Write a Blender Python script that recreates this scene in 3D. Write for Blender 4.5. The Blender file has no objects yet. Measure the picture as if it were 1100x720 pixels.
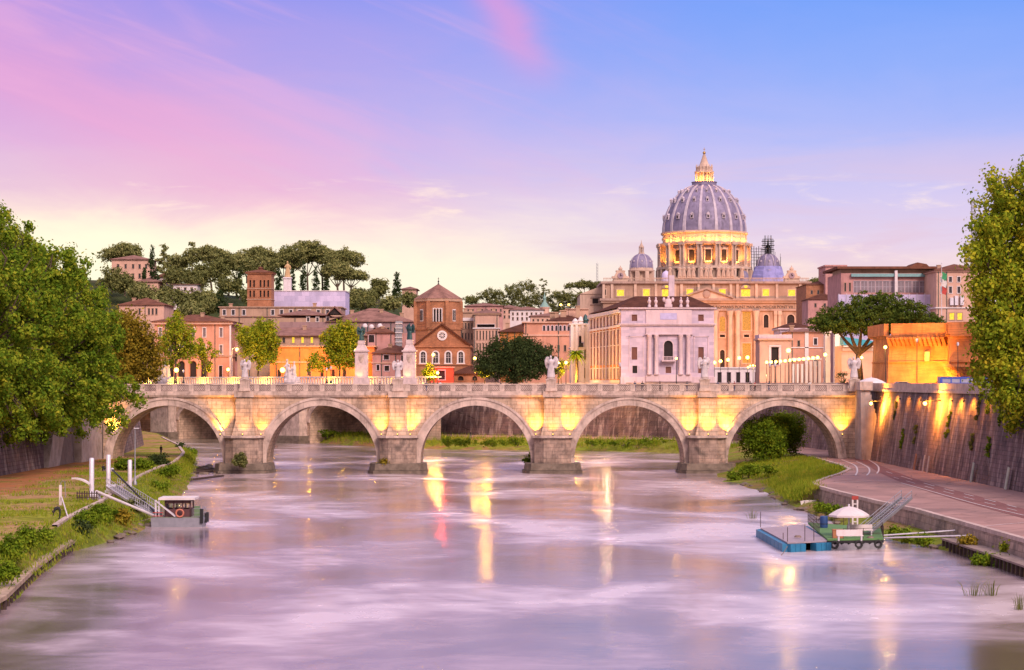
import bpy, math, random
import numpy as np
from mathutils import Vector, Matrix
rnd = random.Random(7); npr = np.random.RandomState(11)
sc = bpy.context.scene; col = sc.collection
F, HY, CZ = 2200.0, 410.0, 15.0          # focal length in photo pixels, horizon row, eye height
R = math.radians
# ---------------------------------------------------------------- camera
cd = bpy.data.cameras.new('camera'); cam = bpy.data.objects.new('camera', cd); col.objects.link(cam)
cam.location = (0, 0, CZ); cam.rotation_euler = (R(90), 0, 0)
cd.sensor_width = 36; cd.lens = 36 * F / 1100; cd.shift_y = 50 / 1100; cd.clip_end = 12000; cd.clip_start = 1
sc.camera = cam
sc.view_settings.view_transform = 'Standard'; sc.view_settings.look = 'None'
sc.view_settings.exposure = 0.16; sc.view_settings.gamma = 1; sc.view_settings.use_curve_mapping = False
sc.cycles.max_bounces = 6; sc.cycles.diffuse_bounces = 2; sc.cycles.glossy_bounces = 3; sc.cycles.transmission_bounces = 3
sc.cycles.use_denoising = True; sc.cycles.sample_clamp_indirect = 4; sc.cycles.caustics_reflective = False

# ---------------------------------------------------------------- node helper
class NT:
    def __init__(s, tree): s.t = tree; s.n = tree.nodes; s.l = tree.links
    def node(s, typ, **kw):
        n = s.n.new(typ)
        for k, v in kw.items(): setattr(n, k, v)
        return n
    def put(s, sock, v):
        if isinstance(v, bpy.types.NodeSocket): s.l.new(v, sock)
        elif v is not None:
            if isinstance(v, (tuple, list)) and len(v) == 3 and sock.type == 'RGBA': v = (*v, 1)
            sock.default_value = v
    def m(s, op, a, b=None, c=None, clamp=False):
        n = s.node('ShaderNodeMath', operation=op); n.use_clamp = clamp
        s.put(n.inputs[0], a)
        if b is not None: s.put(n.inputs[1], b)
        if c is not None: s.put(n.inputs[2], c)
        return n.outputs[0]
    def mix(s, f, a, b, mode='MIX'):
        n = s.node('ShaderNodeMix', data_type='RGBA', blend_type=mode); n.clamp_factor = True
        s.put(n.inputs[0], f); s.put(n.inputs[6], a); s.put(n.inputs[7], b); return n.outputs[2]
    def ss(s, x, lo, hi, a=0.0, b=1.0):
        n = s.node('ShaderNodeMapRange', interpolation_type='SMOOTHSTEP')
        s.put(n.inputs[0], x)
        for i, v in enumerate((lo, hi, a, b)): s.put(n.inputs[1 + i], v)
        return n.outputs[0]
    def ramp(s, f, stops, interp='LINEAR'):
        n = s.node('ShaderNodeValToRGB'); n.color_ramp.interpolation = interp; e = n.color_ramp.elements
        while len(e) > 1: e.remove(e[-1])
        e[0].position = stops[0][0]; e[0].color = (*stops[0][1], 1)
        for p, c in stops[1:]:
            q = e.new(p); q.color = (*c, 1)
        s.put(n.inputs[0], f); return n.outputs[0]
    def noise(s, vec, scale, detail=4, rough=0.55, dist=0.0, col_=False):
        n = s.node('ShaderNodeTexNoise'); s.put(n.inputs['Vector'], vec)
        for k, v in (('Scale', scale), ('Detail', detail), ('Roughness', rough), ('Distortion', dist)): s.put(n.inputs[k], v)
        return n.outputs['Color' if col_ else 'Fac']
    def vmap(s, vec, loc=(0, 0, 0), rot=(0, 0, 0), scale=(1, 1, 1)):
        n = s.node('ShaderNodeMapping'); s.put(n.inputs[0], vec)
        n.inputs['Location'].default_value = loc; n.inputs['Rotation'].default_value = rot; n.inputs['Scale'].default_value = scale
        return n.outputs[0]
    def xyz(s, v):
        n = s.node('ShaderNodeSeparateXYZ'); s.put(n.inputs[0], v); return n.outputs
    def comb(s, x, y, z):
        n = s.node('ShaderNodeCombineXYZ')
        for i, v in enumerate((x, y, z)): s.put(n.inputs[i], v)
        return n.outputs[0]

def lin(r, g, b):
    f = lambda c: (c / 255 / 12.92) if c < 10.3 else ((c / 255 + .055) / 1.055) ** 2.4
    return (f(r), f(g), f(b))
# ---------------------------------------------------------------- sky
SKY_BACK = .84      # how bright the overhead and eastern sky is (it lights the facades)
w = bpy.data.worlds.new('World'); sc.world = w; w.use_nodes = True
T = NT(w.node_tree); T.n.clear()
d = T.node('ShaderNodeTexCoord').outputs['Generated']; X_, Y_, Z_ = T.xyz(d)
zel = T.m('MAXIMUM', Z_, 0.0)
wob = T.noise(T.vmap(d, scale=(9, 3, 26)), 1.0, 5, .6, .4)
wobc = T.m('SUBTRACT', wob, .5)
zw = T.m('MAXIMUM', T.m('ADD', zel, T.m('MULTIPLY', wobc, .028)), 0.0)
left = T.ramp(zw, [(0, lin(255, 238, 192)), (.056, lin(255, 244, 208)), (.076, lin(253, 232, 210)), (.094, lin(226, 194, 212)),
                   (.115, lin(209, 176, 218)), (.15, lin(180, 157, 222)), (.19, lin(148, 142, 226)), (.4, lin(180, 165, 225)), (1, lin(170, 165, 225))])
right = T.ramp(zw, [(0, lin(253, 230, 205)), (.048, lin(243, 217, 208)), (.065, lin(226, 205, 222)), (.09, lin(203, 194, 232)),
                    (.12, lin(170, 180, 238)), (.15, lin(140, 168, 240)), (.19, lin(112, 155, 240)), (.4, lin(170, 165, 228)), (1, lin(165, 165, 228))])
side = T.ss(T.m('ADD', X_, T.m('MULTIPLY', wobc, .12)), -.22, .17)
skyc = T.mix(side, left, right)
# rose cloud bands drifting down to the right, drawn out by the wind
rot = T.vmap(d, rot=(0, R(-20), 0), scale=(1, 1, 1)); rv = T.comb(*[T.m('MULTIPLY', o, k) for o, k in zip(T.xyz(rot), (4.0, 1.0, 34.0))])
streak = T.noise(rv, 1.6, 5, .55, .8)
lz = T.m('ADD', Z_, T.m('MULTIPLY', X_, .40))                       # distance above a sloping line
band = T.m('SUBTRACT', lz, .052); band = T.m('ADD', band, T.m('MULTIPLY', wobc, .04))
bm_ = T.m('POWER', 2.718, T.m('MULTIPLY', T.m('MULTIPLY', band, band), -1 / (2 * .026 ** 2)))
fadeL = T.ss(X_, .06, -.20)
pinkf = T.m('MULTIPLY', T.m('MULTIPLY', bm_, fadeL), T.ss(streak, .2, .8, .62, 1.0))
skyc = T.mix(T.m('MULTIPLY', pinkf, .62), skyc, lin(238, 158, 198))
str2 = T.m('MULTIPLY', T.ss(streak, .48, .75), T.m('MULTIPLY', T.ss(zel, .06, .11), T.ss(X_, .16, -.12)))
skyc = T.mix(T.m('MULTIPLY', str2, .4), skyc, lin(226, 172, 216))
# small rose wisp high in the middle
wx = T.m('SUBTRACT', T.m('ADD', X_, T.m('MULTIPLY', T.m('SUBTRACT', Z_, .165), .55)), .002); wx = T.m('ADD', wx, T.m('MULTIPLY', wobc, .02))
wisp = T.m('MULTIPLY', T.m('POWER', 2.718, T.m('MULTIPLY', T.m('MULTIPLY', wx, wx), -1 / (2 * .009 ** 2))), T.ss(zel, .135, .17))
skyc = T.mix(T.m('MULTIPLY', wisp, .6), skyc, lin(226, 150, 205))
# low cloud deck: lavender undersides over the bright cream horizon
deck = T.noise(T.vmap(d, scale=(7, 2, 60)), 1.0, 6, .6, .6)
dk = T.m('MULTIPLY', T.ss(deck, .42, .66), T.m('MULTIPLY', T.ss(zel, .035, .062), T.ss(zel, .13, .085)))
skyc = T.mix(T.m('MULTIPLY', dk, T.ss(X_, -.16, .10, .15, .55)), skyc, lin(220, 190, 210))
pf = T.noise(T.vmap(d, loc=(3, 1, 2), scale=(12, 3, 70)), 1.0, 6, .62, .5)
pk = T.m('MULTIPLY', T.ss(pf, .56, .74), T.m('MULTIPLY', T.ss(zel, .04, .055), T.ss(zel, .115, .085)))
skyc = T.mix(T.m('MULTIPLY', pk, .7), skyc, lin(255, 232, 214))
glw = T.m('MULTIPLY', T.m('MULTIPLY', T.ss(T.m('ADD', zel, T.m('MULTIPLY', wobc, .05)), .088, .058), T.ss(X_, .09, -.03)), T.ss(pf, .25, .6, .5, 1.0))
skyc = T.mix(T.m('MULTIPLY', glw, .75), skyc, lin(255, 247, 218))
# the rest of the dome: high and eastern sky carry the soft rose after-glow that lights the facades
upf = T.ss(Z_, .19, .5); east = T.ss(Y_, .35, -.45)
dome_c = T.mix(east, (.62, .52, .82), (1.0, .73, .80))
dome_c = T.mix(T.ss(Z_, .35, .9), dome_c, (.82, .72, .98))
rest = T.m('MAXIMUM', upf, east)
skyc = T.mix(rest, skyc, dome_c)
ns = T.node('ShaderNodeTexSky', sky_type='NISHITA'); ns.sun_disc = False; ns.sun_elevation = R(35); ns.sun_rotation = R(150); ns.altitude = 30
bg1 = T.node('ShaderNodeBackground'); T.put(bg1.inputs[0], skyc)
T.put(bg1.inputs[1], T.m('ADD', 1.0, T.m('MULTIPLY', rest, SKY_BACK - 1)))
bg2 = T.node('ShaderNodeBackground'); T.put(bg2.inputs[0], ns.outputs[0]); T.put(bg2.inputs[1], T.m('MULTIPLY', rest, .012))
ad = T.node('ShaderNodeAddShader'); T.l.new(bg1.outputs[0], ad.inputs[0]); T.l.new(bg2.outputs[0], ad.inputs[1])
wo = T.node('ShaderNodeOutputWorld'); T.l.new(ad.outputs[0], wo.inputs[0])
# ---------------------------------------------------------------- sun (soft fill added behind the camera to lift the facades)
sl = bpy.data.lights.new('fill_sun', 'SUN'); sl.energy = 3.3; sl.angle = R(24); sl.color = (1, .77, .68)
so = bpy.data.objects.new('fill_sun', sl); col.objects.link(so)
so.rotation_euler = Vector((-.45, .9, -.75)).to_track_quat('-Z', 'Y').to_euler()

# ---------------------------------------------------------------- pixels of the photo to places
def W(px, py, D): return Vector(((px - 550) / F * D, D, CZ - (py - HY) / F * D))
def XX(px, D): return (px - 550) / F * D
def ZZ(py, D): return CZ - (py - HY) / F * D
def G(px, py, z):
    D = (CZ - z) * F / (py - HY); return Vector((XX(px, D), D, z))

# ---------------------------------------------------------------- mesh builder
class MB:
    def __init__(s, M=None): s.v = []; s.f = []; s.M = M
    def p(s, *c):
        q = Vector(c); s.v.append(s.M @ q if s.M else q); return len(s.v) - 1
    def face(s, pts): s.f.append([s.p(*q) for q in pts])
    def box(s, x0, x1, y0, y1, z0, z1):
        i = [s.p(x, y, z) for z in (z0, z1) for x, y in ((x0, y0), (x1, y0), (x1, y1), (x0, y1))]
        for q in ((3, 2, 1, 0), (4, 5, 6, 7), (0, 1, 5, 4), (1, 2, 6, 5), (2, 3, 7, 6), (3, 0, 4, 7)): s.f.append([i[k] for k in q])
        return s
    def boxc(s, c, sz, rz=0, rx=0, ry=0):
        m = Matrix.Translation(c) @ Matrix.Rotation(rz, 4, 'Z') @ Matrix.Rotation(ry, 4, 'Y') @ Matrix.Rotation(rx, 4, 'X'); o = s.M
        s.M = o @ m if o else m
        a, b, e = sz[0] / 2, sz[1] / 2, sz[2] / 2; s.box(-a, a, -b, b, -e, e); s.M = o; return s
    def beam(s, a, b, wd, ht=None):
        a, b = Vector(a), Vector(b); dv = b - a; q = dv.to_track_quat('X', 'Z'); o = s.M
        m = Matrix.Translation((a + b) / 2) @ q.to_matrix().to_4x4(); s.M = o @ m if o else m
        h = (ht or wd) / 2; s.box(-dv.length / 2, dv.length / 2, -wd / 2, wd / 2, -h, h); s.M = o; return s
    def prism(s, poly, z0, z1, top=None):
        n = len(poly); tp = top or poly
        a = [s.p(x, y, z0) for x, y in poly]; b = [s.p(x, y, z1) for x, y in tp]
        for k in range(n): s.f.append([a[k], a[(k + 1) % n], b[(k + 1) % n], b[k]])
        s.f.append(a[::-1]); s.f.append(b); return s
    def exy(s, poly, y0, y1):            # polygon in x,z pushed along y
        n = len(poly)
        a = [s.p(x, y0, z) for x, z in poly]; b = [s.p(x, y1, z) for x, z in poly]
        for k in range(n): s.f.append([a[(k + 1) % n], a[k], b[k], b[(k + 1) % n]])
        s.f.append(a); s.f.append(b[::-1]); return s
    def exx(s, poly, x0, x1):            # polygon in y,z pushed along x
        n = len(poly)
        a = [s.p(x0, y, z) for y, z in poly]; b = [s.p(x1, y, z) for y, z in poly]
        for k in range(n): s.f.append([a[k], a[(k + 1) % n], b[(k + 1) % n], b[k]])
        s.f.append(a[::-1]); s.f.append(b); return s
    def tube(s, pts, rad, n=8):
        pts = [Vector(q) for q in pts]
        if not isinstance(rad, (list, tuple)): rad = [rad] * len(pts)
        rings = []; up = Vector((.13, .21, .97))
        for k, q in enumerate(pts):
            t = (pts[min(k + 1, len(pts) - 1)] - pts[max(k - 1, 0)]).normalized()
            u = t.cross(up);  u = u.normalized() if u.length > .05 else t.cross(Vector((1, 0, 0))).normalized()
            v = t.cross(u)
            rings.append([s.p(*(q + (u * math.cos(2 * math.pi * j / n) + v * math.sin(2 * math.pi * j / n)) * rad[k])) for j in range(n)])
        for a, b in zip(rings, rings[1:]):
            for j in range(n): s.f.append([a[j], a[(j + 1) % n], b[(j + 1) % n], b[j]])
        s.f.append(rings[0][::-1]); s.f.append(rings[-1]); return s
    def lathe(s, prof, cx=0, cy=0, n=24, sx=1, sy=1):
        rings = [[s.p(cx + r * sx * math.cos(2 * math.pi * j / n), cy + r * sy * math.sin(2 * math.pi * j / n), z) for j in range(n)] for r, z in prof]
        for a, b in zip(rings, rings[1:]):
            for j in range(n): s.f.append([a[j], a[(j + 1) % n], b[(j + 1) % n], b[j]])
        s.f.append(rings[0][::-1]); s.f.append(rings[-1]); return s
    def ball(s, c, r, n=10, sx=1, sy=1, sz=1):
        k = max(4, n // 2)
        return s.lathe([(max(r * math.sin(math.pi * i / k), 1e-3), c[2] - r * sz * math.cos(math.pi * i / k)) for i in range(k + 1)], c[0], c[1], n, sx, sy)
    def grid(s, rows):
        ids = [[s.p(*q) for q in r] for r in rows]
        for a, b in zip(ids, ids[1:]):
            for j in range(len(a) - 1): s.f.append([a[j], a[j + 1], b[j + 1], b[j]])
        return s
    # wall in the local x,z plane at y=0 with true holes (x0,x1,z0,z1[,arched]) reaching depth dp
    def wall(s, x0, x1, z0, z1, holes=(), dp=.3, y=0.0):
        hs = [h for h in holes]
        xs = sorted({round(q, 4) for q in [x0, x1] + [h[0] for h in hs] + [h[1] for h in hs] if x0 - 1e-6 <= q <= x1 + 1e-6})
        zs = sorted({round(q, 4) for q in [z0, z1] + [h[2] for h in hs] + [h[3] for h in hs] if z0 - 1e-6 <= q <= z1 + 1e-6})
        for a, b in zip(xs, xs[1:]):
            run = None
            for c, e in list(zip(zs, zs[1:])) + [(None, None)]:
                inside = c is None or any(h[0] - 1e-3 < (a + b) / 2 < h[1] + 1e-3 and h[2] - 1e-3 < (c + e) / 2 < h[3] + 1e-3 for h in hs)
                if inside:
                    if run: s.face([(a, y, run[0]), (b, y, run[0]), (b, y, run[1]), (a, y, run[1])]); run = None
                else: run = (run[0], e) if run else (c, e)
        for h in hs:
            a, b, c, e = h[:4]; Y = y + dp
            s.face([(a, y, c), (a, Y, c), (b, Y, c), (b, y, c)]); s.face([(a, y, e), (b, y, e), (b, Y, e), (a, Y, e)])
            s.face([(a, y, c), (a, y, e), (a, Y, e), (a, Y, c)]); s.face([(b, y, c), (b, Y, c), (b, Y, e), (b, y, e)])
            if len(h) > 4 and h[4]:
                r = (b - a) / 2; cx = (a + b) / 2; zc = e - r; N = 6
                for sg in (-1, 1):
                    ps = [(cx + sg * r * math.cos(q * math.pi / 2 / N), zc + r * math.sin(q * math.pi / 2 / N)) for q in range(N + 1)]
                    for (xa, za), (xb, zb) in zip(ps, ps[1:]):
                        s.face([(xa, y, za), (xb, y, zb), (xb, y, e), (xa, y, e)]); s.face([(xa, y, za), (xa, Y, za), (xb, Y, zb), (xb, y, zb)])
        return s
    def mesh(s, name, off=Vector((0, 0, 0))):
        me = bpy.data.meshes.new(name); me.from_pydata([tuple(q - off) for q in s.v], [], s.f); me.update(); return me

ORIG = {}
def tag(o, label=None, cat=None, group=None, kind=None):
    if label: o['label'] = label
    if cat: o['category'] = cat
    if group: o['group'] = group
    if kind: o['kind'] = kind
    return o
def empty(name, loc, label, cat, group=None):
    o = bpy.data.objects.new(name, None); col.objects.link(o); o.location = loc; ORIG[o.name] = Vector(loc); o.empty_display_size = .3
    return tag(o, label, cat, group)
SPLIT = {'pile', 'attic_pilaster', 'window_hood', 'pilaster', 'satellite_dish', 'cooling_unit', 'stake', 'float', 'rub_rail', 'fender', 'thwart', 'dome_base_pier', 'dark_arcade', 'entablature', 'tower_pilaster', 'vent_panel', 'side_window', 'windscreen', 'wing_window', 'awning', 'panel_frame'}
def islands(mb):
    par = list(range(len(mb.v)))
    def fd(i):
        while par[i] != i: par[i] = par[par[i]]; i = par[i]
        return i
    for f in mb.f:
        for q in f[1:]: par[fd(q)] = fd(f[0])
    g = {}
    for f in mb.f: g.setdefault(fd(f[0]), []).append(f)
    out = []
    for fs in g.values():
        b = MB(); ix = {}
        for f in fs:
            for q in f:
                if q not in ix: ix[q] = len(b.v); b.v.append(mb.v[q])
            b.f.append([ix[q] for q in f])
        out.append(b)
    return out
def obj(name, mb, mat, parent=None, smooth=False, label=None, cat=None, group=None, kind=None):
    if parent is not None and name in SPLIT:
        il = islands(mb)
        if len(il) > 1:
            for b in il: o = obj(name, b, mat, parent, smooth)
            return o
    if parent is None:
        vs = mb.v; off = Vector(((min(q.x for q in vs) + max(q.x for q in vs)) / 2, (min(q.y for q in vs) + max(q.y for q in vs)) / 2, min(q.z for q in vs)))
    else: off = ORIG[parent.name]
    me = mb.mesh(name, off); me.materials.append(mat)
    if smooth:
        me.polygons.foreach_set('use_smooth', [True] * len(me.polygons))
        try: me.set_sharp_from_angle(angle=R(45))
        except Exception: pass
    o = bpy.data.objects.new(name, me); col.objects.link(o); ORIG[o.name] = Vector(off)
    if parent is None: o.location = off
    else: o.parent = parent
    return tag(o, label, cat, group, kind)
def link_mesh(name, me, parent, loc, rz=0, sc_=None):      # loc relative to the parent's origin
    o = bpy.data.objects.new(name, me); col.objects.link(o); o.location = loc; o.rotation_euler = (0, 0, rz)
    if sc_: o.scale = sc_
    if parent is not None: o.parent = parent
    return o
def kids(o): return [c for c in bpy.data.objects if c.parent == o]
def copy_tree(o, loc=None, rz=None, parent=None, label=None, scale=None, KC={}):
    c = o.copy(); col.objects.link(c); c.parent = parent
    if loc is not None: c.location = loc; ORIG[c.name] = Vector(loc)
    if rz is not None: c.rotation_euler = (0, 0, rz)
    if scale: c.scale = (scale,) * 3
    if label: c['label'] = label
    if o.name not in KC: KC[o.name] = [k for k in bpy.data.objects if k.parent == o]
    for k in KC[o.name]: copy_tree(k, parent=c)
    return c
def fr(o, rz=0): return Matrix.Translation(o) @ Matrix.Rotation(rz, 4, 'Z')
def fuse(mb, voxel, smooth=2):
    me = mb.mesh('tmp'); o = bpy.data.objects.new('tmp', me); col.objects.link(o)
    m = o.modifiers.new('r', 'REMESH'); m.mode = 'VOXEL'; m.voxel_size = voxel
    m2 = o.modifiers.new('s', 'SMOOTH'); m2.iterations = smooth; m2.factor = .5
    dg = bpy.context.evaluated_depsgraph_get(); out = bpy.data.meshes.new_from_object(o.evaluated_get(dg))
    bpy.data.objects.remove(o); bpy.data.meshes.remove(me)
    out.polygons.foreach_set('use_smooth', [True] * len(out.polygons)); return out

# ---------------------------------------------------------------- materials
MATS = {}
def newmat(name):
    m = bpy.data.materials.new(name); m.use_nodes = True; t = NT(m.node_tree); t.n.clear()
    o = t.node('ShaderNodeOutputMaterial'); b = t.node('ShaderNodeBsdfPrincipled'); t.l.new(b.outputs[0], o.inputs[0])
    tc = t.node('ShaderNodeTexCoord').outputs['Object']; MATS[name] = m
    return m, t, b, tc, o
def stone(name, c, var=.25, scale=.6, rough=.85, bump=.25, bscale=3.0, streak=.0, dirt=None, dirt_amt=.0, brick=None, mortar=.7, metal=0, spec=.3, pale=None):
    """stone, stucco, brick or painted surface: broad mottling, vertical weather streaks, optional coursed joints"""
    m, t, b, tc, o = newmat(name); c = tuple(c)
    n1 = t.noise(tc, scale, 5, .6); n2 = t.noise(t.vmap(tc, scale=(1, 1, .12)), scale * 3.5, 4, .65)
    dk = tuple(q * (1 - var) for q in c); lt = tuple(min(.9, q * (1 + var * .8)) for q in c)
    cc = t.mix(t.ss(n1, .3, .7), dk, lt)
    if streak: cc = t.mix(t.m('MULTIPLY', t.ss(n2, .5, .72), streak), cc, tuple(q * .35 for q in c))
    if dirt_amt: cc = t.mix(t.m('MULTIPLY', t.ss(t.noise(tc, scale * .45, 6, .7, .3), .5, .66), dirt_amt), cc, dirt)
    if pale: cc = t.mix(t.m('MULTIPLY', t.ss(t.noise(t.vmap(tc, loc=(3, 8, 1), scale=(1, 1, .07)), .8, 5, .7), .49, .63), pale[1]), cc, pale[0])
    h = t.noise(tc, bscale, 6, .65)
    if brick:
        x, y, z = t.xyz(tc); bv = t.comb(t.m('ADD', x, y), z, 0.0)
        bt = t.node('ShaderNodeTexBrick'); t.put(bt.inputs['Vector'], bv); bt.inputs['Scale'].default_value = 1
        bt.inputs['Brick Width'].default_value = brick[0]; bt.inputs['Row Height'].default_value = brick[1]
        bt.inputs['Mortar Size'].default_value = brick[2]; bt.inputs['Mortar Smooth'].default_value = .3
        t.put(bt.inputs['Color1'], (1.12, 1.1, 1.08)); t.put(bt.inputs['Color2'], (.82, .84, .86)); t.put(bt.inputs['Mortar'], (mortar,) * 3)
        cc = t.mix(1.0, cc, bt.outputs['Color'], 'MULTIPLY')
        h = t.m('ADD', t.m('MULTIPLY', h, .6), t.m('MULTIPLY', bt.outputs['Fac'], -.8))
    t.put(b.inputs['Base Color'], cc); b.inputs['Roughness'].default_value = rough; b.inputs['Metallic'].default_value = metal
    b.inputs['Specular IOR Level'].default_value = spec
    bp = t.node('ShaderNodeBump'); bp.inputs['Strength'].default_value = bump; bp.inputs['Distance'].default_value = .12
    t.put(bp.inputs['Height'], h); t.l.new(bp.outputs[0], b.inputs['Normal']); return m
def plain(name, c, rough=.5, metal=0, var=.12, scale=2.0):
    return stone(name, c, var, scale, rough, .08, 8, metal=metal, spec=.5)
def glow(name, c, strength):
    m, t, b, tc, o = newmat(name); t.put(b.inputs['Base Color'], (.06, .04, .02)); t.put(b.inputs['Emission Color'], c)
    nz = t.noise(tc, 1.3, 2); t.put(b.inputs['Emission Strength'], t.m('MULTIPLY', t.ss(nz, .2, .8, .6, 1.3), strength)); return m
def tiles(name, c, wdt=.35):
    m, t, b, tc, o = newmat(name)
    n1 = t.noise(tc, .35, 6, .7); n2 = t.noise(tc, 3.2, 3, .6)
    cc = t.mix(t.ss(n1, .3, .7), tuple(q * .62 for q in c), tuple(q * 1.3 for q in c)); cc = t.mix(t.m('MULTIPLY', t.ss(n2, .5, .8), .5), cc, tuple(q * .5 for q in c))
    x, y, z = t.xyz(tc)
    wv = t.node('ShaderNodeTexWave', wave_type='BANDS', bands_direction='X'); t.put(wv.inputs['Vector'], t.comb(t.m('ADD', x, t.m('MULTIPLY', y, .35)), 0.0, 0.0)); wv.inputs['Scale'].default_value = .314 / wdt
    cc = t.mix(t.m('MULTIPLY', t.ss(wv.outputs['Fac'], .5, .1), .45), cc, tuple(q * .35 for q in c))
    t.put(b.inputs['Base Color'], cc); b.inputs['Roughness'].default_value = .95; b.inputs['Specular IOR Level'].default_value = .08
    bp = t.node('ShaderNodeBump'); bp.inputs['Strength'].default_value = .5; bp.inputs['Distance'].default_value = .1; t.put(bp.inputs['Height'], wv.outputs['Fac']); t.l.new(bp.outputs[0], b.inputs['Normal']); return m
def leafmat(name, cols, trans=.35):
    m, t, b, tc, o = newmat(name); t.n.remove(b)
    ge = t.node('ShaderNodeNewGeometry'); rp = ge.outputs['Random Per Island']
    big = t.noise(tc, .42, 4, .65)  # clump-sized tone: crown highlights and dark pockets put into the leaf colour
    f = t.m('ADD', t.m('MULTIPLY', rp, .55), t.m('MULTIPLY', t.ss(big, .3, .7), .45))
    k = len(cols) - 1; cc = t.ramp(f, [(i / k, q) for i, q in enumerate(cols)])
    df = t.node('ShaderNodeBsdfDiffuse'); t.put(df.inputs[0], cc); tr = t.node('ShaderNodeBsdfTranslucent'); t.put(tr.inputs[0], t.mix(.5, cc, (.25, .26, .02)))
    mx = t.node('ShaderNodeMixShader'); mx.inputs[0].default_value = trans; t.l.new(df.outputs[0], mx.inputs[1]); t.l.new(tr.outputs[0], mx.inputs[2]); t.l.new(mx.outputs[0], o.inputs[0]); return m

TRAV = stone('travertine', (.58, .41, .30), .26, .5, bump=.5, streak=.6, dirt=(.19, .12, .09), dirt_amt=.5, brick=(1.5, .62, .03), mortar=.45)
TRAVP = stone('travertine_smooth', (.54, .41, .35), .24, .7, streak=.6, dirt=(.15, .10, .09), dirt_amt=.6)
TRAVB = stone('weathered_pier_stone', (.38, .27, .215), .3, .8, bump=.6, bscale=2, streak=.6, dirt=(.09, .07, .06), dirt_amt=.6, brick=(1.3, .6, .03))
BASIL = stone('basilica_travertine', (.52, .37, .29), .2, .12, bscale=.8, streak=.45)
BASILW = stone('shaded_basilica_wall', (.36, .235, .175), .2, .12, bscale=.8, streak=.45)  # darker copy of the travertine: shade between the columns put into its colour
BASILD = stone('shaded_basilica_cornice', (.36, .25, .21), .2, .2, bscale=.8, streak=.4)  # cornice shadow is put into this darker stone colour
LEAD = stone('lead_sheet', (.225, .19, .285), .28, .18, rough=.6, bscale=.5, streak=.6, metal=.1)
RIBM = stone('dome_rib', (.47, .40, .46), .15, .2, rough=.6, streak=.4)
DARK = stone('dark_opening', (.028, .02, .02), .3, .3)
EMB = stone('embankment_stone', (.135, .085, .085), .4, .3, bump=.7, bscale=1.5, streak=.85, dirt=(.26, .16, .12), dirt_amt=.6, pale=((.36, .27, .25), .75), brick=(1.4, .55, .03), mortar=.55)
PALE = stone('pale_plaster', (.44, .36, .33), .2, .5, streak=.5, dirt=(.2, .15, .12), dirt_amt=.5)
LAV = stone('pale_palazzo_stone', (.54, .43, .53), .08, .25, bump=.12, streak=.18, brick=(1.6, .7, .012), mortar=.82)
LAVT = stone('palazzo_trim', (.60, .46, .50), .1, .3, streak=.3)
PINK = stone('pink_stucco', (.55, .27, .19), .14, .25, streak=.3)
PINKL = stone('pale_pink_stucco', (.57, .35, .27), .12, .25, streak=.25)
ROSE = stone('rose_stucco', (.47, .24, .22), .15, .3, streak=.35)
ORANGE = stone('orange_stucco', (.52, .19, .055), .15, .3, streak=.25)
TAN = stone('tan_stucco', (.42, .27, .19), .15, .3, streak=.35)
BRICK = stone('old_brick', (.37, .16, .085), .22, .4, bump=.3, streak=.35, brick=(.5, .16, .02), mortar=.9)
BRICKC = stone('castle_brick', (.50, .19, .075), .25, .35, bump=.45, streak=.45, brick=(.6, .2, .025), mortar=.85)
WHITE = stone('white_plaster', (.66, .58, .58), .08, .5, streak=.2)
WHITEM = stone('white_marble', (.58, .50, .51), .18, 1.2, streak=.45)
TILE = tiles('clay_roof_tile', (.20, .085, .055)); TILEP = tiles('pale_clay_tile', (.29, .155, .125)); TILEB = tiles('brown_roof_tile', (.115, .045, .028), .5)
BRONZE = plain('green_bronze', (.03, .075, .075), .5, .4)
IRON = plain('dark_iron', (.025, .024, .026), .5, .5)
STEEL = plain('painted_white_steel', (.62, .58, .64), .4, .1)
GREYS = plain('galvanised_steel', (.30, .30, .33), .45, .5)
SHUT = plain('brown_shutter', (.15, .05, .035), .6); GLASS = plain('window_glass', (.035, .03, .035), .15); GREYP = plain('grey_blind', (.17, .13, .14), .5)
LIT = glow('lit_window', (1, .62, .03), 1.25); LITW = glow('warm_window', (1, .36, .03), .62)
LAMP = glow('lamp_bulb', (1, .52, .08), 5); LAMPX = glow('floodlight_lens', (1, .56, .10), 9)
WRAP = stone('scaffold_sheet', (.55, .48, .68), .08, .3, streak=.2, brick=(2.5, 2.0, .04), mortar=.8)
WRAPB = stone('blue_scaffold_sheet', (.26, .25, .50), .15, .3, brick=(1.8, 2.0, .06), mortar=1.3)
BARK = stone('bark', (.10, .07, .05), .3, 2, bump=.6, bscale=6)
L_PLANE = leafmat('plane_leaf', [(.03, .075, .010), (.11, .21, .018), (.26, .34, .028), (.48, .42, .04)])
L_YEL = leafmat('yellow_green_leaf', [(.06, .12, .012), (.20, .29, .02), (.44, .45, .03), (.52, .36, .03)])
L_BRN = leafmat('autumn_leaf', [(.06, .065, .012), (.20, .155, .018), (.36, .24, .028), (.34, .31, .035)])
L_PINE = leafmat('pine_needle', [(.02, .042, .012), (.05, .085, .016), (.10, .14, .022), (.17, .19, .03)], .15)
L_PINEF = leafmat('hazed_pine_needle', [(.065, .08, .035), (.15, .17, .06), (.27, .27, .095), (.36, .33, .13)], .2)  # ridge haze put into a paler, greyer pine colour
L_CYP = leafmat('cypress_leaf', [(.018, .034, .014), (.034, .056, .02), (.06, .08, .03)], .1)
L_OAK = leafmat('holm_oak_leaf', [(.018, .032, .014), (.04, .062, .022), (.075, .10, .03)], .15)
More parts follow.
